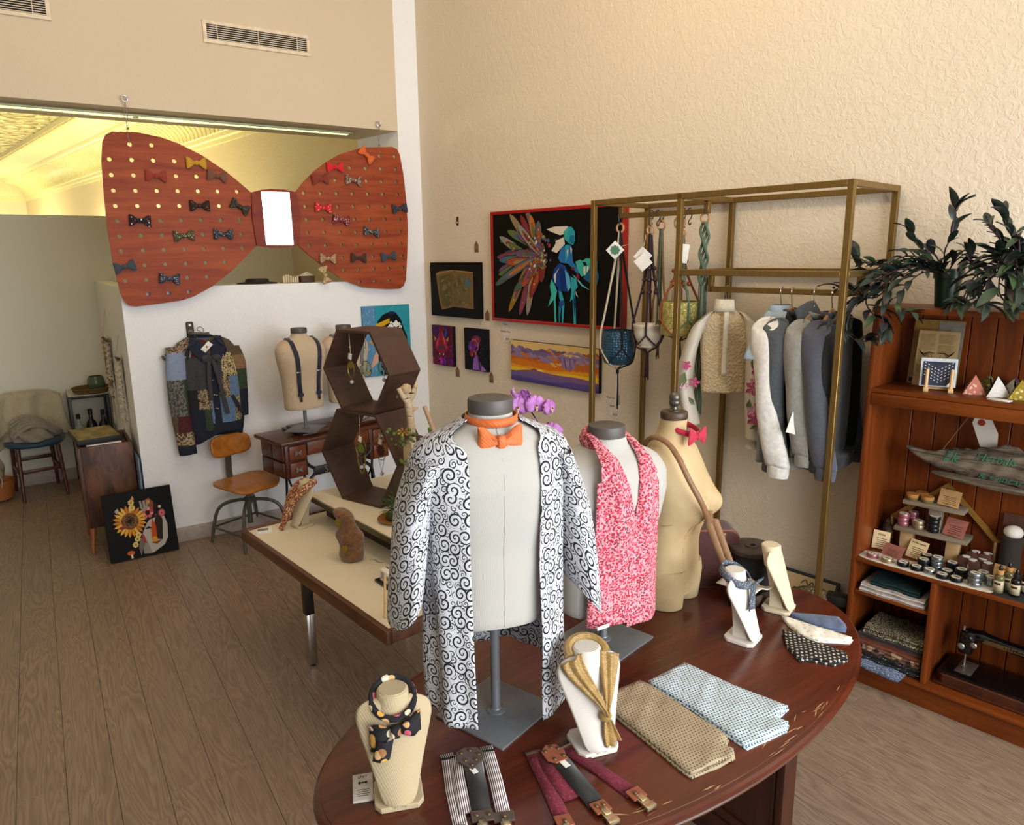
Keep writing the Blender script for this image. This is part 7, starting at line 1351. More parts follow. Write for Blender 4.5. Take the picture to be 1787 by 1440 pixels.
# ------------------------------------------------------------------ patchwork jacket on its hook
n = N('hook_wood'); t = T('wall_hook', 'rusty pipe coat hook on a dark board above the orange stool', 'hook', (.002, -1.690, 1.405), pi / 2)
MB().bevbox((-.022, -.014, -.075), (.022, 0, .055), .010, None, 3).obj('board', plain('hook_board', '3a2e22', .6), t); MB().cyl((0, -.0145, .035), (0, -.0165, .035), .008, seg=12).obj('screw_cap', M_paper, t)
mb = MB(); mb.lathe([(.018, 0), (.018, .006), (.010, .008)], seg=16, M=Matrix.Translation((0, -.012, -.015)) @ Matrix.Rotation(pi / 2, 4, 'X')); mb.cyl((0, -.012, -.015), (0, -.075, -.015), .0095, seg=12); mb.ball((0, -.078, -.015), .013, 12, 8); mb.cyl((0, -.078, -.015), (.085, -.085, -.022), .0095, seg=12); mb.cyl((.080, -.0848, -.0215), (.098, -.086, -.023), .0125, seg=12); mb.obj('pipe', plain('pipe_iron', '55504a', .45, .5), t)
J = T('patchwork_jacket', 'patchwork denim jacket of blue, gold, maroon and green squares on the wall hook', 'jacket', (.012, -1.645, 0), pi / 2)
n = N('patch_cloth'); c = n.new('ShaderNodeVertexColor', layer_name='Col').outputs[0]; fl_ = n.noise(n.tc(), 130, 3); n.bump(n.noise(n.tc(), 25, 3), .5, .012); M_patch = n.out(n.mix(n.ramp(fl_, [(.45, '000000'), (.7, '606060')]), c, '101018'), .9)
random.seed(19)
PC = dict(navy=['151b2e', '121829'], denim=['5a7596', '66809f', '54708f'], pale=['7f8eab', '8793ad'], slate=['3a3a40', '34343a'], gold=['b8a878', '1c1a18', '9a8a5a', 'c8b890'], flor=['8a7a5a', '5a2a24', 'b09a78', '3a3a24', '9a9080'], maroon=['43161b', '4d1a1e'], green=['2a3a24', '33412a'], olive=['5a4a34', '524430'], tan=['8a6a4a', '7d5f42'], grey=['5a5854', '3c3a3a', '6e6a64'], black=['131417', '17181c'])
def layout(x, z):          # patches by place on the jacket front, x left-right, z height
    if z < .755 : return 'navy'
    if abs(x - .035) < .022 and z < 1.22: return 'navy'
    if x < 0:
        if z > 1.24: return 'flor' if x < -.085 else 'maroon'
        if z > 1.03: return 'slate'
        if z > .90: return 'flor' if x > -.075 else 'black'
        return 'green' if x > -.045 else 'navy'
    if z > 1.255: return 'olive'
    if z > 1.10: return 'gold' if x > .085 else 'slate'
    if z > .965: return 'denim' if x > .125 else 'flor'
    if z > .80: return 'denim' if x < .15 else ('flor' if x < .19 else 'black')
    return 'navy'
JB = [(.70, .165, .05), (.80, .185, .055), (1.0, .200, .058), (1.2, .205, .055), (1.28, .195, .050), (1.33, .160, .042), (1.36, .10, .035), (1.375, .075, .032)]
def jgrid(name, fn, nu, nv, colf):
    mb = MB(); V = [[Vector(fn(i / nu, j / nv)) for i in range(nu + 1)] for j in range(nv + 1)]
    for j in range(nv):
        for i in range(nu):
            q = [V[j][i], V[j][i + 1], V[j + 1][i + 1], V[j + 1][i]]; c_ = (q[0] + q[2]) / 2; mb.cur = random.choice(PC[colf(c_, (i + .5) / nu, (j + .5) / nv)])
            mb.add(q, [(0, 1, 2, 3)])
    me = mb.mesh(name, [M_patch], 80); bm = bmesh.new(); bm.from_mesh(me); bmesh.ops.remove_doubles(bm, verts=bm.verts[:], dist=1e-5); bm.to_mesh(me); bm.free()
    o = D.objects.new(name, me); COL.objects.link(o); o.parent = J; m = o.modifiers.new('solid', 'SOLIDIFY'); m.thickness = .004; return o
def jfront(u, v):
    zlow = lerp(.66, .735, ss(u * 1.6)); z = lerp(zlow, 1.365, v); hw, hd = table_lerp(JB, max(.70, z)); x = (2 * u - 1); f = 1 + .08 * sin(x * 9 + z * 4) + .05 * sin(x * 17)
    return (hw * x + .025 * (1 - v) + .02, -.045 - hd * f * (1 - abs(x) ** 2.6), z - .02 * (1 - abs(x)) * (v > .93))
jgrid('front', jfront, 70, 110, lambda c, u, v: layout(c.x - .02, c.z))
def jback(u, v): z = lerp(.70, 1.365, v); hw, hd = table_lerp(JB, z); x = (2 * u - 1); return (hw * x + .025 * (1 - v) + .02, -.040 + .026 * (1 - abs(x) ** 3), z)
jgrid('back', jback, 16, 20, lambda c, u, v: 'navy')
def jsleeve(path, r0, r1, colf, name):
    P = spline(path, 22); nn = len(P)
    def fn(u, v):
        p = P[min(nn - 1, int(round(v * (nn - 1))))]; r = lerp(r0, r1, v); a = 2 * pi * u; f = 1 + .06 * sin(3 * a + 8 * v); return (p.x + r * f * cos(a), p.y + .55 * r * f * sin(a), p.z)
    jgrid(name, fn, 36, nn - 1, colf)
jsleeve([(-.150, -.055, 1.31), (-.165, -.068, 1.20), (-.168, -.074, 1.0), (-.160, -.078, .80), (-.150, -.080, .615)], .056, .050, lambda c, u, v: 'flor' if v < .10 else 'pale' if v < .38 else 'grey' if v < .66 and c.x < -.13 else 'green' if v < .66 else 'maroon' if v < .80 and c.x > -.19 else 'olive' if v < .80 else 'flor' if v < .90 else 'navy', 'sleeve')
jsleeve([(.185, -.045, 1.29), (.218, -.042, 1.18), (.225, -.036, 1.02), (.215, -.028, .82)], .048, .040, lambda c, u, v: 'olive' if v < .2 else 'tan' if v < .42 else 'green' if v < .7 else 'navy', 'sleeve')
M_nvy = fabric('navy_denim', '151c30', .9, .3)
for P in ([(-.075, 1.374), (-.085, 1.30), (-.025, 1.225), (.030, 1.245), (-.015, 1.345)], [(.115, 1.374), (.055, 1.345), (.045, 1.245), (.105, 1.220), (.140, 1.305)]): MB().prism(P, -.116, -.110, 'y').obj('collar', M_nvy, J, bev=.002)
for s in (-1, 1): MB().grid(lambda u, v: (.02 + s * lerp(.045 + .055 * sin(pi * u), .085, v * u) + s * .03 * v, -.062 - .052 * (1 - u) * 1 - .018 * v, 1.375 - .125 * u * 1.0 - .045 * v * (1 - u * .2)), 12, 8).obj('collar', M_nvy, J, thick=.005, smooth=80)
MB().grid(lambda u, v: (.02 + .085 * (2 * u - 1), -.055 + .03 * (1 - (2 * u - 1) ** 2) - .02, 1.385 - .03 * (2 * u - 1) ** 2 - .06 * v), 14, 5).obj('collar', M_nvy, J, thick=.005, smooth=80)
MB().prism([(-.04, 1.36), (.08, 1.36), (.055, 1.29), (.03, 1.255), (.0, 1.29)], -.068, -.064, 'y').obj('lining', fabric('grey_blue_lining', '4a4f5c'), J)
mb = MB()
for k, z in enumerate((1.175, 1.085, .99, .90)): mb.ball((.036 + .012 * k * .3, -.107, z), .006, 10, 6); mb.ball((.056, -.108, z - .004), .006, 10, 6) if k > 1 else None
mb.obj('snap', M_steel, J)
M_scf = fabric('charcoal_scarf', '333338', .8)
for P in ([(.03, -.118, 1.235), (.018, -.122, 1.1), (.020, -.122, .96)], [(.05, -.118, 1.235), (.075, -.124, 1.1), (.100, -.124, .94), (.112, -.122, .86)]): strap(spline(P, 6), .026, M_scf, J, 'neck_tie', .003, [(0, -1, 0)] * 13)
for s in (-1, 1): MB().grid(lambda u, v: (.042 + s * .055 * u, -.116 - .012 * sin(pi * v) * u - .008 * sin(pi * u), 1.24 + (.02 + .016 * u) * (v - .5) * 2 * (.2 + sin(pi * min(1, u * .85))) * .6 + s * .0 - .012 * u), 10, 6).obj('neck_tie_loop', M_scf, J, thick=.003, smooth=80)
strap([(.155, -.100, .975), (.205, -.095, .86)], .020, M_nvy, J, 'pocket_flap', .003, [(0, -1, 0)] * 2)
o = MB().bevbox((-.018, -.0008, -.036), (.018, .0008, .036), .0006).obj('price_tag', M_paper, J); o.location = (.022, -.122, 1.305); o.rotation_euler = (.2, .75, 0); MB().prism([(-.008, -.008), (.0, -.003), (.009, -.009), (.004, .001), (.008, .010), (0, .005), (-.009, .009), (-.004, 0)], -.0013, -.0008, 'y').obj('tag_print', plain('tag_print', '8a3a44', .8), o)
for k in range(2): MB().lathe([(.001, 0), (.024, .004), (.026, .012), (.018, .018), (.001, .016)], (0, 0, 0), 16, Matrix.Translation((-.215 - .02 * k, -.05, 1.255 - .012 * k)) @ Matrix.Rotation(1.2, 4, 'Y'), .7).obj('leather_flap', M_lea1, J)
t = T('coat_hanger', 'black hanger holding up the patchwork jacket', 'hanger', (.050, -1.625, 0), pi / 2); MB().tube(spline([(-.006, .0, 1.392), (-.03, -.0, 1.412), (-.012, 0, 1.428), (.008, 0, 1.41), (.0, 0, 1.385), (0, 0, 1.365)], 5), .002, 6).obj('hook', M_black, t); MB().rings([[Vector((x, .007 * cos(a), z + .010 * sin(a))) for a in [2 * pi * k / 10 for k in range(10)]] for x, z in ((-.10, 1.325), (-.03, 1.352), (0, 1.358), (.03, 1.352), (.10, 1.325))]).obj('shoulders', M_black, t)
# ------------------------------------------------------------------ macrame on the partition end
def macrame(label, x, ztop, zrod, zend, wrod, cols, seed):
    random.seed(seed); t = T('macrame_hanging', label, 'wall hanging', (x, -2.061, 0), 0, 'macrame pieces on the partition end')
    MB().cyl((-wrod, -.03, zrod - .006), (wrod, -.028, zrod + .006), .011, .013, 10).obj('driftwood_rod', M_drift, t); MB().tube([(-wrod * .7, -.028, zrod + .010), (0, -.004, ztop), (wrod * .7, -.028, zrod + .010)], .0022, 5).obj('cord', C_['white'], t)
    for k in range(7):
        x0 = (k - 3) / 3 * wrod * .7; drop = (zrod - zend) * (.45 + .25 * (1 - abs(k - 3) / 3)); MB().tube([(x0 * (1 - .45 * u) + .006 * sin(u * 40 + k), -.030 + .008 * sin(u * 46 + k * 2), zrod - drop * u) for u in [i / 24 for i in range(25)]], .0135, 6).obj('braid', C_[cols[k % len(cols)]], t)
    mb = MB()
    for k in range(16): x1 = random.uniform(-.035, .035); mb.tube([(x1 * .6, -.03, lerp(zrod, zend, .62)), (x1 * .9, -.032, lerp(zrod, zend, .8)), (x1 * 1.3, -.03 + random.uniform(-.01, .01), zend + random.random() * .05)], .003, 4)
    mb.obj('fringe', C_[cols[0]], t); MB().ball((0, -.032, lerp(zrod, zend, .64)), .022, 10, 8, (1, .7, 1)).obj('gather_knot', C_[cols[0]], t); return t
t = macrame('long beige macrame with a copper leaf on the partition end, nearer the corner chair', -1.30, 1.50, 1.26, .60, .20, ['white', 'taupe'], 3); MB().prism([(0, .10), (.022, .05), (.016, 0), (0, -.03), (-.016, 0), (-.022, .05)], -.052, -.048, 'y').obj('copper_leaf', M_copper, t).location = (.06, 0, 1.10)
macrame('cream macrame with a long tassel on the partition end, nearer the white wall', -.46, 1.36, 1.205, .575, .10, ['white'], 8)
# ------------------------------------------------------------------ left corner clutter
t = T('picture_box', 'flat dark canvas box with a golden landscape on top of the brown cabinet', 'box', (-.365, -2.285, .7055), .10); MB().bevbox((-.19, -.125, 0), (.19, .125, .035), .002).obj('box', plain('box_black', '14120e', .6), t)
n = N('landscape_print'); v = n.tc(); M_land = n.out(n.ramp(n.noise(n.map(v, (5, 9, 1)), 1.5, 5, .6, .6), [(.3, '3a3418'), (.45, '7a6a2a'), (.58, 'a08a4a'), (.7, '9a7a6a')]), .5); MB().box((-.185, -.12, .035), (.185, .12, .0356)).obj('picture', M_land, t)
t = T('papers', 'stack of papers under the canvas box inside the cabinet top', 'papers', (-.30, -2.25, .676), .05)
for k in range(3): MB().bevbox((-.12 + .01 * k, -.10, .008 * k), (.14 - .01 * k, .10, .008 * k + .007), .001).obj('sheet', M_paper, t)
n = N('beige_drape'); n.bump(n.noise(n.tc(), 10, 4, .6, 1), .6, .03); M_drape = n.out('b3a88e', .9)
t = T('draped_cloth', 'beige cloth draped over the back of the blue dining chair', 'cloth', (-1.80, -2.648, 0), radians(98))
def drp(u, v):
    x = (u - .5) * .50; k = abs(2 * u - 1); s_ = v * .84
    if s_ < .30: y, z = .225 + .012 * sin(x * 30), .42 + s_ * 1.29 + .0
    else: y, z = .165 - .05 * ss((s_ - .30) * 2) - .03 * sin(x * 26 + 3 * v), .812 - (s_ - .30) * (.62 + .35 * max(0, -x * 2 + .1))
    if .27 < s_ < .33: z = .82; y = .19
    return (x * (1 + .2 * ss((s_ - .45) * 2)), y - .03 * k * k * ss((s_ - .3) * 4), z - .05 * k ** 3)
MB().grid(drp, 50, 70).obj('drape', M_drape, t, thick=.006, smooth=80)
MB().grid(lambda u, v: (-.235 - .05 * u + .02 * sin(9 * v), .10 - .22 * u + .02 * sin(7 * v), .60 - .42 * v - .05 * u + .015 * sin(12 * u)), 20, 24).obj('hanging_fold', M_drape, t, thick=.006, smooth=80)
t = T('bundled_cloth', 'crumpled grey cloth bundle on the blue chair seat', 'cloth', (-1.775, -2.655, .4585), radians(98)); M_bund = fabric('grey_beige_cloth', '8a8274', .9, .6, 9)
mb = MB(); random.seed(4)
def bund(u, v): a = 2 * pi * u; b = pi * (v * .5); r = .155 * (1 + .18 * sin(3 * a + 4 * v) + .12 * sin(7 * a + 9 * v)); return (r * cos(a) * cos(b) * 1.15, r * sin(a) * cos(b) * .85, .005 + .135 * sin(b) * (1 + .2 * sin(4 * a)))
mb.grid(bund, 60, 26); mb.obj('bundle', M_bund, t, smooth=80)
for k in range(5):
    a = k * 1.3; mb = MB(); mb.tube(spline([(-.13, -.09 + .04 * k, .05 + .02 * k), (-.03, -.10 + .04 * k, .12 + .014 * k), (.08, -.08 + .035 * k, .10 + .01 * k), (.15, -.05 + .03 * k, .04)], 6), .016, 8); mb.obj('fold', M_bund, t, smooth=80)
t = T('wicker_tray', 'round wicker tray on the black console table', 'tray', (-1.80, -2.20, .7885)); n = N('wicker'); n.bump(n.wave(n.tc(), 45, 3, 2, 'Z'), .9, .006); M_wick = n.out('7a5a2e', .8)
MB().lathe([(.11, 0), (.135, .01), (.145, .035), (.14, .04), (.13, .035), (.12, .012), (.001, .01)], seg=36).obj('tray', M_wick, t); MB().tube([(.143 * cos(a), .143 * sin(a), .038) for a in [2 * pi * i / 36 for i in range(36)]], .007, 6, True).obj('rim', M_wick, t)
t = T('green_vase', 'rounded sage green pot standing in the wicker tray', 'pot', (-1.76, -2.165, .7995)); MB().lathe([(.04, 0), (.06, .02), (.068, .06), (.064, .10), (.052, .125), (.048, .125), (.055, .09), (.001, .02)], seg=32).obj('vase', plain('sage_glaze', '4a5a42', .25), t)
for lab, x, y, g, s_ in (('clear spirit bottle with a white label under the console top', -1.775, -2.325, plain('clear_bottle', '9aa09a', .1), 1.0), ('dark wine bottle in the middle under the console top', -1.80, -2.235, M_amb, 1.1), ('dark wine bottle at the right under the console top', -1.80, -2.145, M_amb, 1.05)):
    t = T('bottle', lab, 'bottle', (x, y, .3195), pi / 2, 'bottles under the console top'); t.scale = (s_,) * 3; MB().lathe([(.035, 0), (.038, .004), (.038, .17), (.03, .20), (.014, .225), (.013, .285), (.015, .287), (.015, .297), (.001, .298)], seg=24).obj('glass', g, t); MB().rings([[Vector((.0385 * sin(a), -.0385 * cos(a), z)) for a in [-1.2 + 2.4 * k / 12 for k in range(13)]] for z in (.04, .14)], cap=False).obj('label', M_blab, t)
    MB().lathe([(.0155, .262), (.0155, .299), (.001, .300)], seg=16).obj('cap', M_black, t)
t = T('leaning_board', 'narrow blue-grey board leaning between the brown cabinet and the partition', 'board', (-.02, -2.072, .001), 0, None, (0, 0, pi / 2)); MB().bevbox((-.012, -.05, 0), (.0, .30, .62), .003).obj('board', plain('blue_grey_board', '5d6f86', .6), t)
t = T('wicker_basket', 'orange wicker basket cut off by the left edge', 'basket', (-1.78, -2.955, .0)); MB().lathe([(.09, 0), (.12, .02), (.14, .16), (.135, .165), (.115, .03), (.001, .02)], seg=32).obj('basket_body', plain('orange_wicker', '9a5a2a', .7, bump=.8, sc=50), t)
# ------------------------------------------------------------------ on the ledge behind the sign
t = T('flat_hat', 'dark flat hat seen over the partition ledge under the sign', 'hat', (-.17, -1.20, 1.6825), pi / 2); MB().lathe([(.13, 0), (.135, .006), (.08, .012), (.075, .030), (.06, .034), (.001, .034)], seg=32).obj('hat', plain('hat_black', '1a1512', .8), t)
t = T('fabric_bundle', 'cream pleated fabric bundle on the partition ledge', 'fabric', (-.15, -.985, 1.6825), pi / 2)
for k in range(7): MB().bevbox((-.055 + .016 * k, -.05, 0), (-.042 + .016 * k, .05, .050 + .008 * sin(k)), .004).obj('pleat', fabric('cream_pleat_%d' % k, 'c8b994', .9), t)
t = T('gift_box', 'brown box with a cream bow at the right of the pleated bundle on the ledge', 'box', (-.15, -.865, 1.6825), pi / 2); MB().bevbox((-.05, -.05, 0), (.05, .05, .045), .004).obj('box', plain('brown_box', '4a3220', .7), t); MB().prism([(-.06, .045), (.0, .075), (.05, .050), (.03, .040)], -.03, .01, 'y').obj('bow', plain('bow_cream', 'c8b994', .8), t)
# ------------------------------------------------------------------ display desk things
DA = radians(8.1); ZD = .5945
def DK(x, y, z): v = Matrix.Rotation(DA, 4, 'Z') @ Vector((x, y, 0)); return (1.643 + v.x, -1.824 + v.y, z)
t = T('leaflets', 'small stack of white leaflets at the far corner of the display desk', 'leaflets', (1.712, -1.735, ZD), radians(78))
for k in range(3): MB().bevbox((-.035 + .002 * k, -.026, .004 * k), (.035, .026 - .002 * k, .004 * k + .0035), .0005).obj('leaflet', M_paper, t)
MB().box((-.028, -.02, .0117), (.02, .008, .0122)).obj('print', M_gr, t)
n = N('brown_fur'); n.bump(n.noise(n.map(n.tc(), (1, 1, .35)), 170, 4), 1, .006); M_fur = n.out(n.ramp(n.noise(n.tc(), 60, 4), [(.3, '5f3c22'), (.6, '80552f'), (.8, '94683f')]), 1.0, Sheen_Weight=.4)
FB = (2.262, -1.512, ZD); t = T('fur_bust', 'small brown fur-covered bust wearing two gold leaf pendants', 'display stand', FB, radians(50))
mb = MB(); R = []
for z, cx, hw, hd, cy in ((0, .0, .030, .028, 0), (.008, .0, .040, .034, 0), (.03, .002, .046, .036, 0), (.06, .004, .042, .032, 0), (.085, .004, .044, .033, -.002), (.108, .002, .052, .034, -.004), (.122, -.002, .050, .030, -.002), (.140, -.006, .034, .026, 0), (.165, -.010, .028, .024, 0), (.185, -.014, .030, .026, -.004), (.205, -.022, .034, .028, -.008), (.222, -.030, .030, .026, -.010), (.232, -.034, .018, .016, -.010), (.235, -.034, .006, .006, -.010)): R.append([Vector((cx + 1.22 * hw * cos(a) * (1 + .05 * sin(5 * a + z * 90)), cy + 1.2 * hd * sin(a) * (1 + .06 * sin(4 * a + z * 70)), z)) for a in [2 * pi * k / 26 for k in range(26)]])
mb.rings(R); mb.obj('fur_body', M_fur, t, smooth=80, sub=1)
M_gl = plain('gold_leaf', '9a8436', .3, .7)
for lab, x, y, z, cz in (('lower gold leaf necklace on the fur bust', -.008, -.052, .070, .118), ('upper gold leaf necklace at the neck of the fur bust', -.030, -.050, .182, .205)):
    q = T('necklace', lab, 'necklace', FB, radians(50), 'gold leaf necklaces'); MB().prism([(x, z + .014), (x + .007, z + .018), (x + .013, z + .010), (x + .010, z - .004), (x, z - .022), (x - .010, z - .004), (x - .013, z + .010), (x - .007, z + .018)], y - .002, y, 'y').obj('leaf_pendant', M_gl, q, bev=.0006)
    MB().tube([(x, y, z + .014), (x + .018, y + .004, z + .028), (.040 + (x + .008) * .6, y + .020, cz + .008)], .0009, 5).obj('chain', M_gl, q)
t = T('silver_chain', 'thin silver chain lying right of the fur bust', 'chain', (2.335, -1.43, ZD), .4)
for k in range(9): MB().tube([(.008 * k - .03 + .0045 * cos(a), .006 * sin(k * .8) + .003 * sin(a), .0012) for a in [2 * pi * i / 10 for i in range(10)]], .0008, 4, True).obj('link', M_chrome, t)
t = T('card_holder', 'black holder with a block of business cards beside the robe sleeve', 'card holder', (2.562, -1.480, ZD), radians(5)); MB().bevbox((-.055, -.028, 0), (.06, .03, .009), .002).obj('base', M_black, t); MB().bevbox((-.042, .016, .009), (.045, .022, .052), .001).obj('back_plate', M_black, t)
t2 = T('business_cards', 'block of white business cards standing in the black holder', 'cards', (2.562, -1.480, ZD + .0095), radians(5))
for k in range(5): MB().bevbox((-.036, -.012 + .005 * k, 0), (.044, -.0075 + .005 * k, .046), .0004).obj('card', M_paper, t2)
for k in range(4): MB().box((-.026, -.0126, .034 - .007 * k), (.0, -.012, .0365 - .007 * k)).obj('print_line', M_ink, t2)
MB().cyl((.024, -.0126, .024), (.024, -.012, .024), .010, seg=12).obj('printed_emblem', M_gr, t2)
t = T('card_easel', 'slim pale wooden easel at the near end of the display desk', 'easel', (2.815, -1.60, ZD), radians(80))
for x in (-.0, .12): MB().bevbox((-.004, -.004, 0), (.004, .004, .15), .001).obj('leg', M_pine, t).matrix_basis = Matrix.Translation((x, 0, .0)) @ Matrix.Rotation(.30, 4, 'X').inverted() @ Matrix.Rotation(.12 if x < .05 else -.12, 4, 'Y')
MB().tube([(.005, -.008, .06), (.06, -.03, .045), (.115, -.008, .06)], .0025, 6).obj('wire_rest', C_['white'], t)
# ornaments in the hexagons  (local to the shelf: u along its face, v depth, z height)
def HX(u, v, z): q = Matrix.Rotation(radians(22.4), 4, 'Z') @ Vector((u, v, 0)); return (1.831 + q.x, -1.388 + q.y, .7205 + z)
def ornament(label, u, v, ztop, zc, rx, rz_, mat, inner, drop, cat='ornament', rz=0, tagz=None):
    t = T('hanging_ornament', label, cat, HX(u, v, 0), radians(22.4) + rz, 'ornaments hung in the hexagon boxes')
    MB().tube([(rx * cos(a), 0, zc + rz_ * sin(a)) for a in [2 * pi * i / 28 for i in range(28)]], .0018, 6, True).obj('hoop', M_gl, t)
    mb = MB(); mb.tube([(0, 0, zc + rz_), (.002, 0, lerp(zc + rz_, ztop, .4)), (-.001, .001, ztop)], .0016, 5); mb.ball((0, 0, lerp(zc + rz_, ztop, .5)), .004, 8, 6); mb.obj('cord', C_['white'], t)
    if inner: inner(t, zc)
    if drop:
        MB().tube([(0, 0, zc - rz_), (0, 0, zc - rz_ - drop)], .0008, 4).obj('chain', M_gl, t); MB().ball((0, 0, zc - rz_ - drop - .008), .0095, 14, 10).obj('glass_drop', plain('crystal', 'c9cdd0', .05, .3, .02), t)
    if tagz: o = MB().bevbox((-.011, -.0008, -.014), (.011, .0008, .014), .0005).obj('tag', M_paper, t); o.location = (.004, -.006, tagz); o.rotation_euler = (0, .2, 0)
M_sage = plain('green_resin', '7a8034', .3, .2); M_res = N('clear_resin'); M_res = M_res.out('b8c4c0', .1, Alpha=.35)
def flowers(cols, seed):
    def f(t, zc):
        random.seed(seed); MB().cyl((0, -.0005, zc), (0, .0005, zc), .034, seg=24).obj('resin_disc', M_res, t)
        for k in range(14): a = random.random() * 6.28; r = .030 * random.random() ** .5; MB().ball((r * cos(a), -.001, zc + r * sin(a)), .0052, 7, 5, (1, .3, 1)).obj('pressed_petal', plain('petal_%d_%d' % (seed, k), random.choice(cols), .6), t)
    return f
ornament('oval gold hoop with a glass drop, leftmost in the upper hexagon', .055, .055, .790, .625, .020, .040, None, lambda t, zc: MB().prism([(.014 * cos(a), zc + .018 + .016 * sin(a)) for a in [2 * pi * i / 14 for i in range(14)]], -.001, .001, 'y').obj('gold_disc', M_gl, t), .012, tagz=.685)
ornament('round pressed-flower hoop hanging in the middle of the upper hexagon', .135, .075, .790, .630, .032, .036, None, flowers(['7a8a3a', 'b8a030', '2a4a5a', '5a7a4a'], 5), None, tagz=.69)
ornament('pressed-flower hoop with dark blue petals at the right of the upper hexagon', .205, .115, .775, .635, .032, .036, None, flowers(['141a3a', '1c2450', '2a6a6a', '101428'], 6), .012)
ornament('gold hoop with a green agate leaf and bead strings in the lower hexagon', .095, .050, .430, .255, .033, .046, None, lambda t, zc: (MB().prism([(0, zc + .030), (.012, zc + .014), (.022, zc - .004), (.018, zc - .020), (0, zc - .024), (-.018, zc - .020), (-.022, zc - .004), (-.012, zc + .014)], -.0015, .0015, 'y').obj('agate_leaf', M_sage, t), MB().tube(spline([(-.026, 0, zc - .03), (-.022, 0, zc - .08), (0, 0, zc - .125), (.022, 0, zc - .08), (.026, 0, zc - .03)], 5), .0022, 6).obj('bead_string', M_gl, t), [MB().ball((s * (.026 - .004 * k), 0, zc - .045 - .018 * k), .0036, 8, 6).obj('bead', M_gl, t) for s in (-1, 1) for k in range(4)]), .04, tagz=.30)
def starf(t, zc):
    P = []; 
    for k in range(24): a = 2 * pi * k / 24; r = .034 if k % 2 == 0 else .024; P.append((r * .85 * cos(a), zc + r * sin(a)))
    MB().prism(P, -.001, .001, 'y').obj('red_star', plain('dark_red_star', '4a1216', .5), t); MB().tube([(-.02, 0, zc - .034), (0, 0, zc - .105), (.02, 0, zc - .034)], .0012, 5).obj('strings', M_black, t); MB().ball((0, 0, zc - .112), .0095, 12, 8).obj('glass_drop', plain('crystal_b', 'c9cdd0', .05, .3, .02), t)
ornament('gold hoop with a dark red star hanging in the lower hexagon', .185, .090, .430, .245, .030, .046, None, starf, None, tagz=.29)
# fern plate, birch branches, orchid
def UP(x, y): return DK(x, y, .7205)
t = T('fern_plate', 'small green fern on a woven plate beside the robe', 'plant', (2.245, -1.290, .7205)); MB().lathe([(.05, 0), (.07, .004), (.085, .012), (.082, .016), (.06, .008), (.001, .006)], seg=32).obj('plate', plain('amber_plate', '8a5a26', .5), t); MB().ball((0, 0, .022), .050, 14, 8, (1, 1, .6)).obj('moss_ball', plain('moss_dark', '3a3a1c', .95, bump=.8, sc=60), t)
M_fern = plain('fern_green', '44602c', .6, var=.25, sc=30); M_moss = plain('moss_green', '5f6a34', .95, bump=.9, sc=80, var=.25)
fm = MB()
for i in range(10):
    u = i / 9; x = .075 * u; z = .035 * sin(u * 2.2); w = .014 * (1 - u * .85)
    for s in (-1, 1): fm.add([(x, 0, z), (x + .006, s * w * .6, z + .003), (x + .009, s * w, z - .001), (x + .001, s * w * .5, z - .001)], [(0, 1, 2, 3)])
fme = fm.mesh('frond', [M_fern], 0); random.seed(8)
for k in range(46): o = D.objects.new('frond', fme); COL.objects.link(o); o.parent = t; a = random.random() * 6.28; o.location = (.02 * cos(a), .02 * sin(a), .035); o.rotation_euler = (random.uniform(-.4, .4), random.uniform(-1.1, .15), a); s_ = random.uniform(.7, 1.15); o.scale = (s_,) * 3
n = N('birch_bark'); v = n.tc(); M_birch = n.out(n.mix(n.math('GREATER_THAN', n.noise(n.map(v, (10, 10, 40)), 3, 3, .6), .62), n.ramp(n.noise(v, 12, 3), [(.35, 'a58a66'), (.65, 'c6b394')]), '4a3a2a'), .85); n.bump(n.noise(v, 60, 3), .5, .003)
BR = (2.30, -1.10, .7205); t = T('birch_stand', 'mossy birch branch jewellery stand with an orange flower behind the robe', 'display stand', BR, radians(57))
MB().tube(spline([(-.136, 0, 0), (-.133, 0, .13), (-.117, .005, .265), (-.120, .01, .37), (-.118, 0, .42), (-.126, 0, .522), (-.130, 0, .560), (-.134, -.004, .595)], 6), [.020] * 14 + [.019] * 10 + [.016] * 8 + [.017] * 4 + [.022] * 5 + [.012] * 2, 12).obj('trunk', M_birch, t, smooth=60)
MB().tube(spline([(-.128, -.01, .52), (-.146, -.012, .548), (-.162, -.014, .580)], 5), [.013] * 6 + [.011] * 5, 10).obj('branch', M_birch, t); MB().tube(spline([(-.122, 0, .525), (-.104, .0, .552), (-.092, .0, .585), (-.082, .0, .622)], 4), [.014, .014, .014, .014, .013, .013, .012, .010, .008, .006, .004, .003, .002], 10).obj('branch', M_birch, t)
MB().tube([(-.116, 0, .475), (-.100, 0, .487), (-.084, 0, .490)], [.010, .008, .004], 8).obj('branch', M_birch, t)
MB().tube([(-.056, 0, .496), (-.031, 0, .422), (-.005, 0, .340), (.02, .0, .24), (.05, 0, .0)], [.0095, .0105, .011, .011, .011], 12).obj('stick', plain('peeled_stick', 'b08f70', .6), t)
MB().tube(spline([(-.150, -.006, .362), (-.10, -.016, .372), (-.06, -.010, .360), (-.02, .0, .350), (.03, 0, .345)], 5), .0055, 7).obj('cross_vine', plain('vine_brown', '4a3826', .9), t)
random.seed(17)
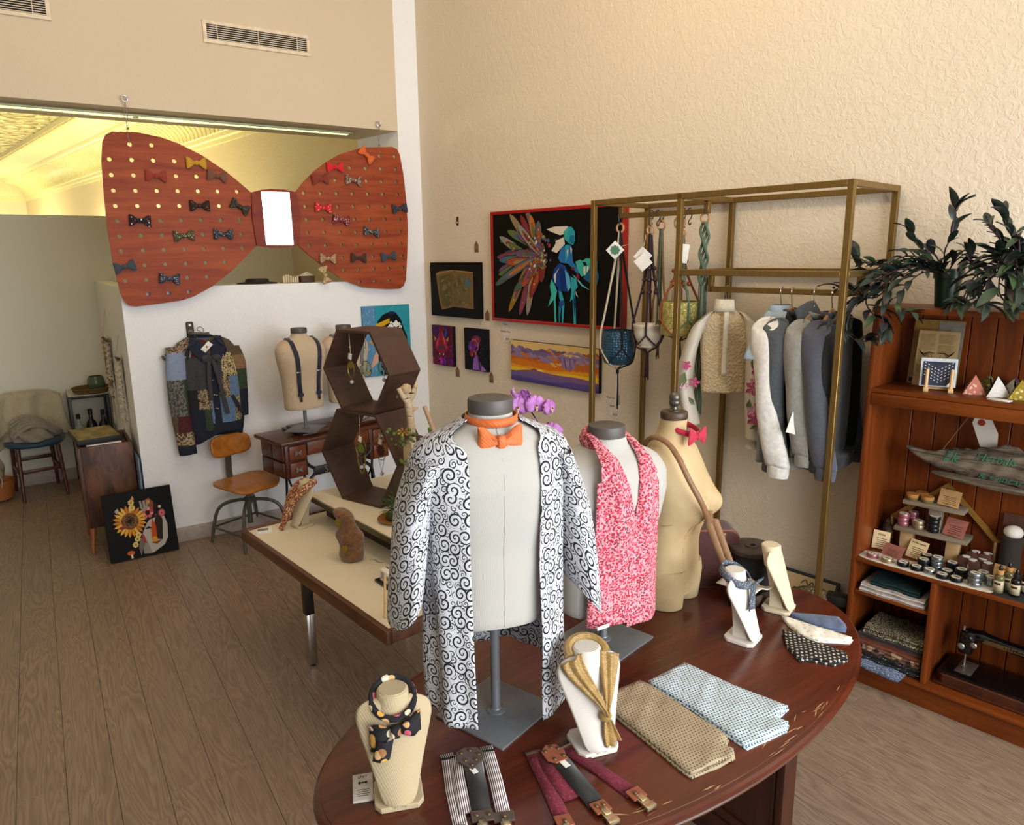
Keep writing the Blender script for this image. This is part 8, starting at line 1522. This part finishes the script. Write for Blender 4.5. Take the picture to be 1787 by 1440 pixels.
for c_, nn, sp in (((-.150, -.015, .370), 16, .022), ((-.155, -.012, .33), 10, .016), ((-.02, 0, .362), 14, .026), ((.02, 0, .358), 10, .02), ((-.152, -.01, .250), 10, .014), ((-.145, -.005, .555), 10, .014), ((-.125, -.012, .375), 8, .016)):
    mb = MB()
    for k in range(nn): mb.ball((c_[0] + random.gauss(0, sp), c_[1] + random.gauss(0, sp * .5), c_[2] + random.gauss(0, sp * .6)), random.uniform(.005, .010), 7, 5)
    mb.obj('moss', M_moss, t)
mb = MB()
for k in range(7): a = k * .9; mb.grid(lambda u, v: (-.147 + .006 * cos(a) + .020 * v * cos(a + .5 * (u - .5)), -.030 - .008 * v * v, .392 + .004 * sin(a) + .014 * v * sin(a + .5 * (u - .5))), 4, 4)
mb.obj('orange_flower', plain('orange_petal', 'c07a1a', .6), t, thick=.001)
MB().bevbox((-.155, -.014, .20), (-.118, .004, .335), .004).obj('bark_strip', plain('bark_pale', '8f7754', .9), t)
MB().bevbox((-.17, -.05, 0), (.09, .05, .022), .008).obj('base', M_birch, t)
# orchid
OR = (2.70, -.930, .7205); t = T('orchid', 'pink orchid with open flowers rising behind the mannequin in the robe', 'orchid', OR, radians(57))
M_opet = N('orchid_petal'); v = M_opet.tc(); M_opet = M_opet.out(M_opet.ramp(M_opet.noise(v, 40, 3), [(.3, 'b060c0'), (.7, 'cf92d6')]), .5); M_olip = plain('orchid_lip', 'd8b8a8', .5); M_oct = plain('orchid_throat', '8a3a20', .5); M_ost = plain('orchid_stem', '2a2a1a', .5)
MB().lathe([(.05, 0), (.056, .004), (.066, .10), (.068, .11), (.062, .11), (.055, .02), (.001, .02)], seg=32).obj('pot', plain('orchid_pot', 'b9b0a4', .3), t)
for k in range(5):
    a = k * 1.25 + .4; MB().grid(lambda u, v: (cos(a) * (.02 + .15 * v) - sin(a) * (u - .5) * .055 * sin(pi * min(1, v * .9 + .12)), sin(a) * (.02 + .15 * v) + cos(a) * (u - .5) * .055 * sin(pi * min(1, v * .9 + .12)), .11 + .06 * sin(v * 2.4) + .01 * abs(u - .5)), 6, 8).obj('leaf', plain('orchid_leaf', '2f4a26', .4), t, thick=.002)
MB().tube(spline([(.0, 0, .10), (.05, 0, .25), (.085, 0, .36), (.085, 0, .43), (.06, -.01, .485), (.03, -.01, .53), (-.02, -.01, .565)], 6), .0032, 6).obj('stem', M_ost, t); MB().cyl((.05, 0, .1), (.105, 0, .475), .003, seg=6).obj('stake', M_black, t)
def bloom(x, z, r, yaw, tilt=0):
    M = Matrix.Translation((x, -.03, z)) @ Matrix.Rotation(yaw, 4, 'Z') @ Matrix.Rotation(tilt, 4, 'X')
    def petal(a, L, wd, y0, nm, mat=None):
        mb = MB(); mb.grid(lambda u, v: (cos(a) * L * v - sin(a) * (u - .5) * wd * sin(pi * min(1, v * .80 + .14)) , y0 - .010 * v * (1 - v) * 2 + .010 * (2 * u - 1) ** 2 * v, sin(a) * L * v + cos(a) * (u - .5) * wd * sin(pi * min(1, v * .80 + .14))), 8, 8); mb.xf(M); return mb.obj(nm, mat or M_opet, t, thick=.0008, smooth=80)
    for a, L, wd, y0 in ((pi / 2, r, r * .85, 0), (pi / 2 + 2.2, r * .95, r * .8, .002), (pi / 2 - 2.2, r * .95, r * .8, .002), (.22, r * 1.08, r * 1.55, -.004), (pi - .22, r * 1.08, r * 1.55, -.004)): petal(a, L, wd, y0, 'petal')
    mb = MB(); mb.ball((0, -.010, -r * .16), r * .22, 10, 8, (.8, .9, 1)); mb.ball((0, -.012, -r * .42), r * .16, 8, 6, (.7, .7, 1)); mb.xf(M); mb.obj('lip', M_olip, t); mb = MB(); mb.ball((0, -.015, -r * .02), r * .11, 8, 6); mb.xf(M); mb.obj('throat', M_oct, t)
for x, z, r, yw, tl in ((-.016, .545, .043, .1, -.1), (.055, .552, .042, .35, -.1), (.110, .540, .036, .9, -.1), (.120, .440, .043, .2, -.2), (-.030, .600, .022, -1.3, .3), (.012, .590, .028, 2.6, 0)): bloom(x, z, r, yw, tl)
MB().ball((.052, -.015, .475), .012, 10, 8, (.7, .7, 1.7)).obj('bud', M_opet, t)
# ------------------------------------------------------------------ behind the table end
t = T('leaning_picture', 'cream picture with black handwriting leaning on the wall behind the table end', 'picture', PW(3.10, .115, .002), 0, None, (-.28, 0, WA)); MB().bevbox((-.16, 0, 0), (.16, .012, .315), .002).obj('board', plain('blue_black_edge', '1d2c36', .5), t); MB().box((-.145, -.001, .012), (.145, 0, .300)).obj('sheet', M_creamcard, t); MB().tube(spline([(-.02, -.002, .262), (.0, -.002, .284), (.015, -.002, .262), (.035, -.002, .280), (.045, -.002, .262), (.075, -.002, .276)], 5), .0022, 5).obj('ink_mark', M_ink, t)
t = T('storage_case', 'dark red storage case on the floor between the rack and the bookcase', 'case', PW(3.25, .30, 0), WA); MB().bevbox((-.13, -.10, 0), (.13, .10, .30), .006).obj('case_body', plain('case_red', '3c1712', .5), t); MB().bevbox((-.133, -.103, .235), (.133, .103, .305), .006).obj('lid', plain('case_lid', '3c1712', .5), t); MB().bevbox((-.02, -.108, .21), (.02, -.103, .25), .002).obj('latch', M_brs, t)
t = T('beaded_pouch', 'brown beaded pouch with a small cross lying on the dark red case', 'pouch', PW(3.25, .30, .306), WA + .3); MB().ball((0, 0, .035), .035, 18, 12, (2.3, 1.4, 1)).obj('pouch_body', dots('bead_brown', '4a3a26', ['6a5636', '8a7a5a', '2a2016'], 120, .4, 1), t, smooth=80); MB().prism([(-.012, .03), (-.004, .038), (-.004, .05), (.004, .05), (.004, .038), (.014, .034), (.004, .028), (.004, .014), (-.004, .014), (-.004, .028)], -.052, -.048, 'y').obj('cross_bead', M_paper, t); MB().bevbox((.06, -.03, .015), (.15, .03, .06), .006).obj('dark_flap', M_black, t)
